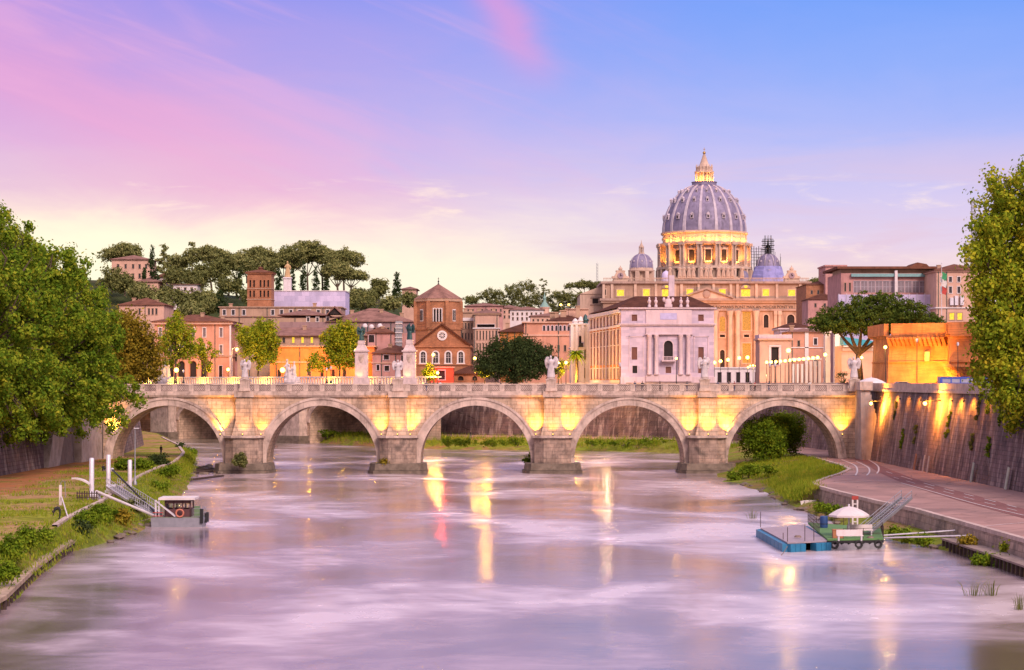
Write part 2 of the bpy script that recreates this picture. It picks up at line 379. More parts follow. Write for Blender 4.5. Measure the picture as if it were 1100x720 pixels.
L_BUSH = leafmat('bush_leaf', [(.035, .07, .01), (.10, .18, .014), (.20, .29, .02), (.32, .36, .03)])
L_HILL = leafmat('hill_leaf', [(.075, .09, .035), (.15, .165, .055), (.26, .245, .08)], .2)  # lighter leaf tones carry the haze of the hill in their colour
PILL = stone('pillar_stone', (.58, .45, .44), .14, 1.0, streak=.4)
L_GRASS = leafmat('grass_blade', [(.08, .13, .014), (.18, .27, .02), (.32, .36, .03), (.40, .30, .06)])
# ================================================================ water, banks, quays
def water_mat():
    m, t, b, tc, o = newmat('river_water_surface')
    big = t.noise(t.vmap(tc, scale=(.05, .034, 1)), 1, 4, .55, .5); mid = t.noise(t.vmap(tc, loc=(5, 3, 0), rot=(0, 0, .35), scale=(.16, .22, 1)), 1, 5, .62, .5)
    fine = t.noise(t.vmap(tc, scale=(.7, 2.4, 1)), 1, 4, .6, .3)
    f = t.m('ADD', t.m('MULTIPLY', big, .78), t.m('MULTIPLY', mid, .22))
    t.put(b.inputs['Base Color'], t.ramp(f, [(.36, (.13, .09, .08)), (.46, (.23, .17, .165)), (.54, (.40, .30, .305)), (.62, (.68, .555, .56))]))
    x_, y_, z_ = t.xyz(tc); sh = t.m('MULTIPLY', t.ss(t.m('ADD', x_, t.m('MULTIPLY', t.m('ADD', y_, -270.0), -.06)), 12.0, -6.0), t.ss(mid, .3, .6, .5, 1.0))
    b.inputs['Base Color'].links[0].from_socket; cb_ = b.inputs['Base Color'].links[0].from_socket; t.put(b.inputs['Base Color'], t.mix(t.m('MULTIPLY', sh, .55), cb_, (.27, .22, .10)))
    t.put(b.inputs['Roughness'], t.ss(f, .35, .65, .13, .28)); b.inputs['IOR'].default_value = 1.55; b.inputs['Specular IOR Level'].default_value = .62
    bp = t.node('ShaderNodeBump'); bp.inputs['Strength'].default_value = .075; bp.inputs['Distance'].default_value = .3
    t.put(bp.inputs['Height'], t.m('ADD', t.m('MULTIPLY', fine, .35), t.m('MULTIPLY', mid, 1.0))); t.l.new(bp.outputs[0], b.inputs['Normal']); return m
wm = MB(); wm.face([(-170, 20, 0), (75, 20, 0), (75, 760, 0), (-170, 760, 0)])
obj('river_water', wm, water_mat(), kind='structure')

def zq(y): return float(np.interp(y, [100, 400], [2.31, 2.30]))
def GQ(px, py):
    z = 2.6
    for _ in range(6): q = G(px, py, z); z = zq(q.y)
    return Vector((q.x, q.y, z))
# right bank stations (waterline, quay edge, wall foot), keyed by distance
RB = [(60, 38.6, 41.8, 58.8), (140, 38.7, 41.2, 58.8), (164, 39.3, 41.0, 58.8), (176, 39.2, 40.7, 58.8), (185, 37.6, 40.5, 58.8), (192, 35.9, 40.2, 58.8), (203, 34.6, 40.0, 58.7), (217, 33.8, 38.5, 58.6), (236, 33.4, 37.4, 58.5), (249, 33.5, 36.9, 58.4), (257, 33.8, 37.7, 58.4),
      (269, 34.2, 41.0, 58.3), (282, 34.2, 45.0, 58.2), (296, 33.6, 48.6, 58.1), (312, 33.0, 49.8, 58.0), (338, 33.0, 50.2, 58.0), (362, 34.0, 50.5, 58.6), (377, 34.8, 50.2, 58.6)]
ry = [r[0] for r in RB]
def wR(y): return float(np.interp(y, ry, [r[1] for r in RB]))
def eR(y): return float(np.interp(y, ry, [r[2] for r in RB]))
def fR(y): return float(np.interp(y, ry, [r[3] for r in RB]))
RW = [(r[1], r[0]) for r in RB] + [(36, 400), (35, 428), (13.6, 446), (-16, 452), (-40, 485), (-63, 532), (-110, 640), (-150, 740)]
RE = [(r[2], r[0]) for r in RB] + [(49, 404), (42, 434), (17, 458), (-12, 470), (-36, 498), (-60, 540), (-105, 645), (-144, 742)]
RF = [(r[3], r[0]) for r in RB] + [(55, 410), (47, 442), (22, 472), (-8, 487), (-32, 509), (-55, 548), (-100, 650), (-138, 745)]
def densify(pl, step):
    out = [pl[0]]
    for a, b in zip(pl, pl[1:]):
        n = max(1, int(math.dist(a, b) / step))
        for k in range(1, n + 1): out.append((a[0] + (b[0] - a[0]) * k / n, a[1] + (b[1] - a[1]) * k / n))
    return out
def resample(pls, step):   # same number of points on each polyline, station by station
    outs = [[] for _ in pls]
    for i in range(len(pls[0]) - 1):
        n = max(1, int(max(math.dist(p[i], p[i + 1]) for p in pls) / step))
        for k in range(n):
            for o, p in zip(outs, pls): o.append((p[i][0] + (p[i + 1][0] - p[i][0]) * k / n, p[i][1] + (p[i + 1][1] - p[i][1]) * k / n))
    for o, p in zip(outs, pls): o.append(p[-1])
    return outs
def offs(pl, dist):        # polyline moved to its right-hand side by dist
    out = []
    for i, q in enumerate(pl):
        a = pl[max(i - 1, 0)]; b = pl[min(i + 1, len(pl) - 1)]; dx, dy = b[0] - a[0], b[1] - a[1]; L = math.hypot(dx, dy) or 1
        out.append((q[0] + dy / L * dist, q[1] - dx / L * dist))
    return out
def nz(x, y, s=.2): return math.sin(x * s * 1.7 + 1.3 * math.sin(y * s)) * math.cos(y * s * 1.3 + math.sin(x * s * .7))

def ground_mat(name, green, dirt, litter, litter_amt=.0, gscale=.12, gbias=0.0):
    m, t, b, tc, o = newmat(name)
    n1 = t.noise(tc, gscale, 7, .68, .4); n2 = t.noise(tc, gscale * 7, 5, .7); n3 = t.noise(t.vmap(tc, loc=(9, 4, 1)), gscale * 1.6, 5, .65)
    g = t.mix(t.ss(n2, .3, .7), tuple(q * .55 for q in green), tuple(q * 1.35 for q in green)); dd = t.mix(t.ss(n2, .35, .7), tuple(q * .75 for q in dirt), tuple(q * 1.2 for q in dirt))
    c = t.mix(t.ss(n1, .44 - gbias, .58 - gbias), dd, g)
    if litter_amt: c = t.mix(t.m('MULTIPLY', t.ss(n3, .42, .6), litter_amt), c, litter)
    t.put(b.inputs['Base Color'], c); b.inputs['Roughness'].default_value = .95; b.inputs['Specular IOR Level'].default_value = .1
    bp = t.node('ShaderNodeBump'); bp.inputs['Strength'].default_value = .7; bp.inputs['Distance'].default_value = .25; t.put(bp.inputs['Height'], t.noise(tc, 2.2, 6, .7)); t.l.new(bp.outputs[0], b.inputs['Normal']); return m
BANKM = ground_mat('bank_soil_and_grass', (.17, .21, .02), (.27, .16, .075), (.26, .15, .05), .4, .1, .06)
LAWNM = ground_mat('quay_lawn', (.24, .25, .025), (.40, .24, .11), (.30, .12, .05), .0, .09, .0)
LITTM = ground_mat('leaf_litter', (.2, .19, .03), (.36, .18, .08), (.42, .15, .06), .7, .09, -.06)
ROCKM = stone('bank_rock', (.17, .13, .10), .35, .8, bump=.8, bscale=2)
ROADM = stone('quay_asphalt', (.37, .215, .185), .2, .12, bump=.12, bscale=9, streak=.0, dirt=(.19, .12, .11), dirt_amt=.7)
def crack(mat):
    t = NT(mat.node_tree); b = next(n for n in t.n if n.type == 'BSDF_PRINCIPLED'); tc = next(n for n in t.n if n.type == 'TEX_COORD').outputs['Object']
    src = b.inputs['Base Color'].links[0].from_socket; v = t.node('ShaderNodeTexVoronoi', feature='DISTANCE_TO_EDGE'); t.put(v.inputs['Vector'], t.m('ADD', 0, 0) if 0 else tc); v.inputs['Scale'].default_value = .16
    w_2 = t.noise(tc, .5, 4); k = t.m('MULTIPLY', t.ss(t.m('ADD', v.outputs['Distance'], t.m('MULTIPLY', w_2, .06)), .05, .028), .55); pt = t.ss(t.noise(t.vmap(tc, scale=(1, .35, 1)), .14, 3, .4), .56, .6)
    t.put(b.inputs['Base Color'], t.mix(k, t.mix(t.m('MULTIPLY', pt, .35), src, (.20, .125, .11)), (.12, .075, .06)))
crack(ROADM)
LANEM = stone('red_cycle_lane', (.22, .095, .085), .15, .2, bump=.1, bscale=9)
PAINT = stone('road_paint', (.62, .55, .54), .15, 1.5)
KERBM = stone('kerb_stone', (.52, .39, .34), .2, .8, streak=.2, dirt=(.25, .18, .15), dirt_amt=.4)
STREETM = stone('street_paving', (.22, .17, .15), .15, .2)

w_, e_, f_ = resample([RW, RE, RF], 5); WB_, EB_ = w_, e_
def zs(y): return zq(y)
# sloping bank from below the water up to the quay edge
mb = MB(); rows = []
for i in range(len(w_)):
    (ax, ay), (bx, by) = w_[i], e_[i]; near = ay < 250; r = []
    for k in range(9):
        t = -.35 + 1.35 * k / 8; x = ax + (bx - ax) * t; y = ay + (by - ay) * t
        if near: z = -.6 if t < 0 else .12 + .5 * min(1, t * 1.6)
        else: z = t * 1.2 if t < 0 else (zs(y) - .05) * (1 - (1 - t) ** 1.6)
        if 0 < k < 8: z += .16 * nz(x, y, .9) + .1 * nz(x + 7, y, 2.1)
        r.append((x, y, z))
    rows.append(r)
mb.grid(rows); obj('right_bank', mb, BANKM, smooth=True, kind='structure')
# quay: asphalt from the kerb to the embankment wall
mb = MB(); mb.grid([[(ex + (fx - ex) * k / 4, ey + (fy - ey) * k / 4, zs(ey + (fy - ey) * k / 4)) for k in range(5)] for (ex, ey), (fx, fy) in zip(e_, f_)])
obj('quay_road', mb, ROADM, kind='structure')
def strip(poly3, wd, up, h):     # raised strip along a 3-D polyline
    m = MB(); pl = [(q[0], q[1]) for q in poly3]; a = offs(pl, wd / 2); b = offs(pl, -wd / 2); rows = []
    for (ax, ay), (bx, by), q in zip(a, b, poly3):
        z = q[2] + up; rows.append([(ax, ay, z - h), (ax, ay, z), (bx, by, z), (bx, by, z - h)])
    m.grid(rows); return m
ke = [q for q in e_ if 100 < q[1] < 425]
obj('quay_kerb', strip([(x + .2, y, zs(y)) for x, y in ke], .55, .13, .35), KERBM, kind='structure')
# retaining wall below the kerb, near part
mb = MB(); ne = [q for q in e_ if q[1] < 258]
mb.grid([[(x - .22, y, .1), (x - .02, y, zs(y) - .22), (x + .5, y, zs(y) - .22)] for x, y in ne])
obj('retaining_wall', mb, TRAVB, label='low stained stone retaining wall under the curving quay kerb', cat='wall')
# timber ledge at its foot
le = [(eR(y) - 1.15, y) for y in np.linspace(120, 184, 17)]
lg = empty('timber_ledge', (38, 160, 0), 'long timber landing ledge on piles at the foot of the right retaining wall', 'landing stage')
WOOD = stone('weathered_wood', (.27, .20, .17), .25, 1, streak=.4, bscale=6); WOODD = stone('dark_wet_wood', (.07, .045, .04), .3, 1.5)
obj('deck', strip([(x, y, .95) for x, y in le], 1.7, 0, .16), WOOD, lg)
pb = MB()
for y in np.arange(122, 184, 1.3): pb.box(eR(y) - 2.05, eR(y) - 1.83, y, y + .24, -.6, .8)
obj('pile', pb, WOODD, lg)
# cycle lane and paint, laid on the quay
def gq(pts, n=8):
    out = []
    ps = [GQ(*p) for p in pts]
    for i in range(len(ps) - 1):
        p0, p1, p2, p3 = ps[max(i - 1, 0)], ps[i], ps[i + 1], ps[min(i + 2, len(ps) - 1)]
        for k in range(n):
            t = k / n; out.append(.5 * ((2 * p1) + (p2 - p0) * t + (2 * p0 - 5 * p1 + 4 * p2 - p3) * t * t + (3 * p1 - p0 - 3 * p2 + p3) * t ** 3))
    out.append(ps[-1]); return [(q.x, q.y, zs(q.y)) for q in out]
def ribbon(pa, pb_, up):
    m = MB(); n = 60
    def rs(p):
        t = np.linspace(0, 1, len(p)); s = np.linspace(0, 1, n); return [(np.interp(s_, t, [q[0] for q in p]), np.interp(s_, t, [q[1] for q in p])) for s_ in s]
    m.grid([[(a[0], a[1], zs(a[1]) + up), ((a[0] + b[0]) / 2, (a[1] + b[1]) / 2, zs((a[1] + b[1]) / 2) + up), (b[0], b[1], zs(b[1]) + up)] for a, b in zip(rs(pa), rs(pb_))]); return m
lnA = gq([(915, 492), (930, 499), (945, 508), (975, 521), (1030, 538), (1100, 557), (1180, 579)])
lnB = gq([(921, 491), (940, 498), (962, 507), (1000, 520), (1050, 533), (1100, 547), (1180, 567)])
obj('cycle_lane', ribbon(lnA, lnB, .02), LANEM, kind='structure')
mk = MB()
def mark(pts, wd, dash=0):
    p = gq(pts, 14); a = offs([q[:2] for q in p], wd / 2); b = offs([q[:2] for q in p], -wd / 2)
    for i in range(len(p) - 1):
        if dash and (i // dash) % 2: continue
        mk.face([(a[i][0], a[i][1], zs(a[i][1]) + .04), (a[i + 1][0], a[i + 1][1], zs(a[i + 1][1]) + .04), (b[i + 1][0], b[i + 1][1], zs(b[i + 1][1]) + .04), (b[i][0], b[i][1], zs(b[i][1]) + .04)])
mark([(904, 494), (918, 500), (921, 506), (919, 511)], .22); mark([(920, 496), (932, 502), (934, 507), (931, 511)], .22); mark([(931, 493), (942, 500), (944, 505), (942, 509)], .22)
mark([(968, 519), (1000, 528), (1050, 542), (1100, 554)], .16); mark([(952, 507), (1000, 521.5), (1050, 534.5), (1100, 547.5)], .16, 3); mark([(960, 513), (1000, 524.5), (1050, 538), (1100, 551)], .12, 3)
mark([(895, 519), (925, 517.5), (960, 516)], .12); mark([(1056, 566), (1080, 563.5), (1100, 562)], .14); mark([(957, 505), (985, 503.6), (1010, 504)], .1); mark([(1000, 522), (1030, 519), (1062, 517)], .1)
obj('road_marking', mk, PAINT, kind='structure')
# right embankment wall and coping; street level behind it
ZT = 13.85
ft, tp = f_, offs(f_, 1.9)
mb = MB(); mb.grid([[(a[0] + (b[0] - a[0]) * k / 6, a[1] + (b[1] - a[1]) * k / 6, zs(a[1]) - .2 + (ZT - zs(a[1]) + .2) * k / 6) for k in range(7)] for a, b in zip(ft, tp)])
rw = empty('embankment_wall', (58, 300, 2.3), 'tall stained stone embankment wall with a pale parapet along the right quay', 'wall')
obj('masonry', mb, EMB, rw)
cp = MB(); t2 = offs(f_, 1.55); t3 = offs(f_, 2.3)
cp.grid([[(a[0], a[1], ZT - .45), (a[0], a[1], ZT - .1), (m_[0], m_[1], ZT - .1), (m_[0], m_[1], ZT + .9), (b[0], b[1], ZT + .9), (b[0], b[1], ZT - .4)] for a, m_, b in zip(t2, offs(f_, 1.75), t3)])
obj('parapet', cp, KERBM, rw)
# city ground to the horizon on the right and ahead
far = []
for i, q in enumerate(tp):
    a = i / (len(tp) - 1); th = R(-15) + a * R(128); far.append((q[0] * .2 + 9000 * math.cos(th), 300 + 9000 * math.sin(th)))
mb = MB(); s_ = offs(f_, 2.25)
mb.grid([[(a[0] + (b[0] - a[0]) * k, a[1] + (b[1] - a[1]) * k, 13.55) for k in (0, .004, .02, .08, .3, 1)] for a, b in zip(s_, far)])
obj('city_ground', mb, STREETM, kind='structure')

# ---------------- left bank
LBst = [(60, -29.5, -32.0, -69), (100, -31.5, -34.3, -69), (134.7, -33.7, -36.9, -69), (160, -36.6, -38.6, -69), (180, -38.9, -40.0, -69), (190, -38.0, -41.2, -69), (204, -37.6, -42.4, -69), (217, -38.3, -43.4, -69), (246, -41.8, -46.8, -69), (276, -44.5, -50, -69),
        (300, -47.5, -52, -69), (323, -50.5, -53.2, -69), (347, -54.0, -56, -68.5), (366, -57, -58.5, -69), (412, -63.5, -67, -74), (460, -74, -78, -84), (507, -84, -88, -96), (600, -116, -120, -130), (740, -165, -169, -178)]
LW = [(r[1], r[0]) for r in LBst]; LE = [(r[2], r[0]) for r in LBst]; LF = [(r[3], r[0]) for r in LBst]
lw, le_, lf = resample([LW, LE, LF], 4)
ZL = 2.25
mb = MB(); rows = []
for (ax, ay), (bx, by) in zip(lw, le_):
    r = []
    for k in range(10):
        t = -.4 + 1.4 * k / 9; x = ax + (bx - ax) * t; y = ay + (by - ay) * t
        z = t * 1.5 if t < 0 else (ZL - .03) * t ** .8
        if 0 < k < 9: z += .2 * nz(x, y, .8) + .12 * nz(x, y + 5, 2.3)
        r.append((x, y, z))
    rows.append(r)
mb.grid(rows); obj('left_bank', mb, BANKM, smooth=True, kind='structure')
mb = MB(); mb.grid([[(a[0] + (b[0] - a[0]) * k / 6, a[1] + (b[1] - a[1]) * k / 6, ZL + .04 * nz(a[0] + k * 3, a[1], .3) * (0 < k < 6)) for k in range(7)] for a, b in zip(le_, lf)])
obj('quay_lawn', mb, LAWNM, smooth=True, kind='structure')
mb = MB(); mb.grid([[(a[0] + (b[0] - a[0]) * k, a[1] + (b[1] - a[1]) * k, ZL + .06 - .10 * (j == 0)) for j, k in enumerate((.42 + .14 * nz(a[1], 3, .13), .62, .8, .99))] for a, b in zip(le_, lf) if 90 < a[1] < 336])
obj('leaf_strewn_path', mb, LITTM, kind='structure')
obj('lawn_kerb', strip([(x - .2, y, ZL) for x, y in le_ if 176 < y < 470], .5, .16, .4), KERBM, kind='structure')
# timber edged landing in the near left corner
tl = empty('timber_landing', (-35, 140, 0), 'curved timber landing on piles at the near left waterline', 'landing stage')
pl = [(-33.2 + .6, 118), (-33.7 + .1, 134.7), (-36.4, 155), (-38.3, 172), (-39.3, 183)]
pl = densify(pl, 2)
obj('deck', strip([(x - .5, y, .95) for x, y in pl], 1.7, 0, .3), stone('lit_tan_wood', (.40, .29, .20), .25, 1, streak=.3), tl)  # lit look of the landing is put into this lighter wood colour
pb = MB()
for x, y in densify(pl, 1.1): pb.box(x + .12, x + .34, y - .12, y + .12, -.6, .7)
obj('pile', pb, WOODD, tl)
# left embankment wall
mb = MB(); lt = offs(lf, -1.9); mb.grid([[(a[0] + (b[0] - a[0]) * k / 6, a[1] + (b[1] - a[1]) * k / 6, ZL - .2 + (ZT - ZL + .2) * k / 6) for k in range(7)] for a, b in zip(lf, lt)])
lwall = empty('embankment_wall', (-69, 300, 2.2), 'dark battered stone embankment wall below the left plane trees', 'wall'); obj('masonry', mb, EMB, lwall)
cp = MB(); cp.grid([[(a[0], a[1], ZT - .4), (a[0], a[1], ZT + .9), (b[0], b[1], ZT + .9), (b[0], b[1], ZT - .4)] for a, b in zip(offs(lf, -1.6), offs(lf, -2.2))]); obj('parapet', cp, KERBM, lwall)
far = [(-9000 if i < len(lf) * .6 else -9000 + 6000 * (i / len(lf) - .6), -500 + 9500 * i / len(lf)) for i in range(len(lf))]
mb = MB(); mb.grid([[(a[0] + (b[0] - a[0]) * k, a[1] + (b[1] - a[1]) * k, 13.55) for k in (0, .004, .02, .08, .3, 1)] for a, b in zip(offs(lf, -2.15), far)])
obj('city_ground', mb, STREETM, kind='structure')
# hills: the Janiculum-like ridge on the left, a far ridge in the middle
def hill(name, x0, x1, y0, y1, hf, mat, n=60, m=16):
    mb = MB(); mb.grid([[(x0 + (x1 - x0) * i / n, y0 + (y1 - y0) * j / m, hf(i / n, j / m, x0 + (x1 - x0) * i / n, y0 + (y1 - y0) * j / m)) for i in range(n + 1)] for j in range(m + 1)])
    obj(name, mb, mat, smooth=True, kind='structure')
HILLM = ground_mat('hill_scrub', (.045, .06, .02), (.07, .06, .03), (.1, .08, .04), 0, .02, .1)
def sst(x, a, b): t = min(1, max(0, (x - a) / (b - a))); return t * t * (3 - 2 * t)
def hz1(u, v, x, y): 
    e = sst(u, 0, .1) * sst(1 - u, 0, .18); return 12.5 + e * (47 * sst(v, 0, .7) + 2.5 * nz(x, y, .03)) * (1.05 - .32 * u)
hill('hill', -235, -15, 690, 1000, hz1, HILLM)
def hz2(u, v, x, y): return 12 + sst(u, 0, .25) * sst(1 - u, 0, .35) * (58 * sst(v, 0, .8) + 4 * nz(x, y, .015))
hill('far_hill', -160, 62, 1300, 2000, hz2, HILLM)

# ================================================================ the near bridge: five arches of travertine
YB, YK = 338.0, 348.0; Rr = 9.12; ZC = 1.94
CEN = [XX(p, YB) for p in (180, 345.5, 511, 676, 841)]; PIE = [XX(p, YB) for p in (263, 428, 593.5, 759)]
XL, XR = -67.5, 57.2
br = empty('stone_bridge', (-5, 343, 0), 'long travertine bridge of five round arches floodlit from its piers', 'bridge')
mb = MB(); ed = [XL] + PIE + [XR]
ztop = 12.4
for k, c in enumerate(CEN):
    xs = [c - Rr * math.cos(math.pi * q / 36) for q in range(37)]; zs_ = [ZC + Rr * math.sin(math.pi * q / 36) for q in range(37)]
    for y, flip in ((YB, 0), (YK, 1)):
        for (xa, za), (xb, zb) in zip(zip(xs, zs_), zip(xs[1:], zs_[1:])): mb.face([(xa, y, za), (xb, y, zb), (xb, y, ztop), (xa, y, ztop)])
        for xa, xb in ((ed[k], xs[0]), (xs[-1], ed[k + 1])): mb.face([(xa, y, -2), (xb, y, -2), (xb, y, ztop), (xa, y, ztop)])
    pr = [(xs[0], -2)] + list(zip(xs, zs_)) + [(xs[-1], -2)]
    for (xa, za), (xb, zb) in zip(pr, pr[1:]): mb.face([(xa, YB, za), (xa, YK, za), (xb, YK, zb), (xb, YB, zb)])
mb.face([(XL, YB, ztop), (XR, YB, ztop), (XR, YK, ztop), (XL, YK, ztop)])
obj('spandrel_wall', mb, TRAV, br)
for c in CEN:
    mb = MB(); N = 44
    for r0, r1, pr in ((Rr - .02, 10.1, .16), (10.1, 10.5, .30)):
        pts0 = [(c - r0 * math.cos(math.pi * q / N), ZC + r0 * math.sin(math.pi * q / N)) for q in range(N + 1)]; pts1 = [(c - r1 * math.cos(math.pi * q / N), ZC + r1 * math.sin(math.pi * q / N)) for q in range(N + 1)]
        for i in range(N):
            a, b, e, g = pts0[i], pts0[i + 1], pts1[i + 1], pts1[i]; y = YB - pr - (.012 if i % 2 else 0)
            mb.face([(a[0], y, a[1]), (b[0], y, b[1]), (e[0], y, e[1]), (g[0], y, g[1])]); mb.face([(g[0], y, g[1]), (e[0], y, e[1]), (e[0], YB + .02, e[1]), (g[0], YB + .02, g[1])]); mb.face([(a[0], y, a[1]), (b[0], y, b[1]), (b[0], YB + .02, b[1]), (a[0], YB + .02, a[1])])
        for s in (-1, 1): mb.box(min(c + s * r0, c + s * r1), max(c + s * r0, c + s * r1), YB - pr, YB + .02, -1.2, ZC)
    obj('arch_ring', mb, TRAVP, br)
for k, p in enumerate(PIE):
    lowf = 1.0
    mb = MB(); w2 = 3.0; mb.prism([(p - w2, YB + .5), (p - w2, YB - 1.6), (p - w2 + 1.5, YB - 3.0), (p + w2 - 1.5, YB - 3.0), (p + w2, YB - 1.6), (p + w2, YB + .5)], .8, 5.75)
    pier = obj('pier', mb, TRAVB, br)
    mb = MB(); w3 = 3.35; mb.prism([(p - w3, YB + .4), (p - w3, YB - 1.8), (p - w3 + 1.5, YB - 3.35), (p + w3 - 1.5, YB - 3.35), (p + w3, YB - 1.8), (p + w3, YB + .4)], 5.75, 6.1); obj('ledge', mb, TRAVP, pier)
    mb = MB(); w4 = 4.9; o = [(p - w4, YB + 3), (p - w4, YB - 2.5), (p - w4 + 1.1, YB - 4.8), (p + w4 - 1.1, YB - 4.9), (p + w4, YB - 2.2), (p + w4, YB + 3)]
    mb.prism(o, -2, .45, [(x + .12 * nz(x, y, 3), y) for x, y in o]); i_ = [(p + (x - p) * .96, YB + (y - YB) * .93) for x, y in o]; mb.prism(i_, .5, 1.6, [(p + (x - p) * .97, YB + (y - YB) * .96) for x, y in i_]); obj('footing', mb, ROCKM, pier)
    mb = MB(); b0, b1 = 1.95, 1.4
    mb.prism([(p - b0, YB + .3), (p - b0, YB - 1.5), (p + b0, YB - 1.5), (p + b0, YB + .3)], 6.1, 8.6, [(p - b1, YB + .3), (p - b1, YB - 1.0), (p + b1, YB - 1.0), (p + b1, YB + .3)]); mb.box(p - b1, p + b1, YB - 1.0, YB + .3, 8.6, 12.3); obj('buttress', mb, TRAV, br)
mb = MB(); mb.exx([(YB + .1, 12.4), (YB - .35, 12.4), (YB - .55, 12.75), (YB - .55, 13.1), (YB - .4, 13.1), (YB - .4, 13.42), (YB + .5, 13.42), (YB + .5, 12.4)], XL, XR)
for p in PIE: mb.box(p - 1.6, p + 1.6, YB - 1.35, YB - .55, 12.42, 13.40)
obj('cornice', mb, TRAVP, br)
mb = MB(); mb.box(XL, XR, YB + .5, YK + .3, 12.45, 13.32); obj('roadway', mb, STREETM, br)
mb = MB(); mb.box(XL, XR, YB - .36, YB + .12, 14.42, 14.62); obj('handrail', mb, TRAVP, br)
mb = MB(); mb.box(XL, XR, YK - .1, YK + .3, 13.32, 14.35); obj('far_parapet', mb, TRAVP, br)
# balustrade posts with lattice panels between them
px_posts = []; px_ = 118.0
while px_ < 919: px_posts.append(XX(px_, YB)); px_ += 17.55
big = {min(range(len(px_posts)), key=lambda i: abs(px_posts[i] - p)) for p in PIE}
pm = MB(); pm.box(-.40, .40, -.34, .10, 0, 1.0); pm = pm.mesh('post'); pm.materials.append(TRAVP)
gm = MB(); gw = 2.70 / 2 - .42
for k in range(6):
    x0 = -gw + k * gw / 3
    gm.beam((x0, -.12, .05), (x0 + gw / 3, -.12, .5), .05); gm.beam((x0, -.12, .5), (x0 + gw / 3, -.12, .95), .05); gm.beam((x0, -.07, .5), (x0 + gw / 3, -.07, .05), .05); gm.beam((x0, -.07, .95), (x0 + gw / 3, -.07, .5), .05)
gm.box(-gw, gw, -.15, -.05, .0, .06); gm.box(-gw, gw, -.15, -.05, .93, 1.0)
gm = gm.mesh('lattice_panel'); gm.materials.append(plain('rusty_lattice', (.16, .10, .09), .7, .2)); off = Vector(br.location)
for i, x in enumerate(px_posts):
    link_mesh('post', pm, br, Vector((x, YB, 13.42)) - off, sc_=(2.6, 1.25, 1) if i in big else None)
    if i < len(px_posts) - 1: link_mesh('lattice_panel', gm, br, Vector((x + 1.35, YB, 13.42)) - off)
# end abutments, stepped
def abutment(x0, x1, y0, y1, steps, sgn, label):
    e = empty('bridge_abutment', ((x0 + x1) / 2, (y0 + y1) / 2, 1.6), label, 'abutment'); mb = MB(); n = steps
    for k in range(n):
        a, b = 1.6 + 12 * k / n, 1.6 + 12 * (k + 1) / n; t = (1 - k / n) * 2.9
        if sgn > 0: mb.box(x0, x1 - 2.9 + t, y0 - t * .3, y1, a, b)
        else: mb.box(x0 + 2.9 - t, x1, y0 - t * .3, y1, a, b)
    obj('stepped_masonry', mb, PALE, e)
    mb = MB(); mb.box(x0 - .2 if sgn > 0 else x0 + 2.5, x1 - 2.4 if sgn > 0 else x1 + .2, y0 - .5, y1, 13.6, 15.0); obj('end_post', mb, TRAVP, e)
abutment(56.6, 60.9, 332.5, 339, 16, 1, 'stepped pale stone abutment at the right end of the arched bridge')
abutment(-71.5, -67.5, 322, 337.5, 16, -1, 'stepped pale plaster abutment at the left end of the arched bridge')
st = empty('quay_stairs', (-69, 315, 2.2), 'dark stone flight of steps climbing the left embankment beside the abutment', 'stairs')
mb = MB()
for k in range(26): mb.box(-72.0, -68.6 - .03 * k, 309.5 + k * .46, 321.8, 2.2 + .44 * k, 2.2 + .44 * (k + 1))
obj('steps', mb, stone('stair_stone', (.20, .155, .145), .2, 1, streak=.5), st)
mb = MB(); mb.exx([(302, 2.2), (309.3, 2.2), (318, 13.7), (309, 13.7)], -71.6, -68.35); obj('cheek_wall', mb, PALE, st)

# ---------------- floodlights (fitting + real lamp)
def spot(loc, tgt, power, color=(1, .56, .10), cone=95, size=.15, blend=.9):
    l = bpy.data.lights.new('lamp', 'SPOT'); l.energy = power; l.color = color; l.spot_size = R(cone); l.spot_blend = blend; l.shadow_soft_size = size
    o = bpy.data.objects.new('lamp', l); col.objects.link(o); o.location = loc; o.rotation_euler = (Vector(tgt) - Vector(loc)).to_track_quat('-Z', 'Y').to_euler(); return o
def point(loc, power, color=(1, .56, .14), size=.25):
    l = bpy.data.lights.new('lamp', 'POINT'); l.energy = power; l.color = color; l.shadow_soft_size = size
    o = bpy.data.objects.new('lamp', l); col.objects.link(o); o.location = loc; return o
fl = MB(); fl.box(-.16, .16, -.12, .12, -.12, .0); fl.box(-.05, .05, -.05, .05, -.3, -.1); fl = fl.mesh('floodlight'); fl.materials.append(IRON)
fb = MB(); fb.ball((0, 0, .04), .09, 8); fb = fb.mesh('bulb'); fb.materials.append(LAMP)
FLN = {}
def floodlight(loc, tgt, power, label, group, bulb=True, **kw):
    o = link_mesh('floodlight', fl, None, loc); tag(o, label, 'floodlight', group); ORIG[o.name] = Vector(loc)
    if bulb: link_mesh('bulb', fb, o, (0, 0, 0))
    L = spot(Vector(loc) + Vector((0, 0, .22)), tgt, power, **kw); return o
sp = [(122, 1.3, 0), (237.5, 1.1, 0), (281, .35, 0), (410, .55, 0), (441, .9, 0), (575.5, .9, 0), (612, 1.3, 0), (740, .7, 0), (780, 1.4, 0), (904, 1.1, 0)]
ordn = ['at the far left abutment', 'left of the first pier', 'right of the first pier', 'left of the second pier', 'right of the second pier', 'left of the third pier', 'right of the third pier', 'left of the fourth pier', 'right of the fourth pier', 'at the right abutment']
for (p, k, _), nm in zip(sp, ordn):
    x = XX(p, YB); floodlight((x, YB - .95, 6.3), (x, YB + .35, 9.8), 4300 * k, 'small floodlight washing the bridge spandrel ' + nm, 'floodlights on the bridge piers', cone=88, size=.12, color=(1, .42, .025))
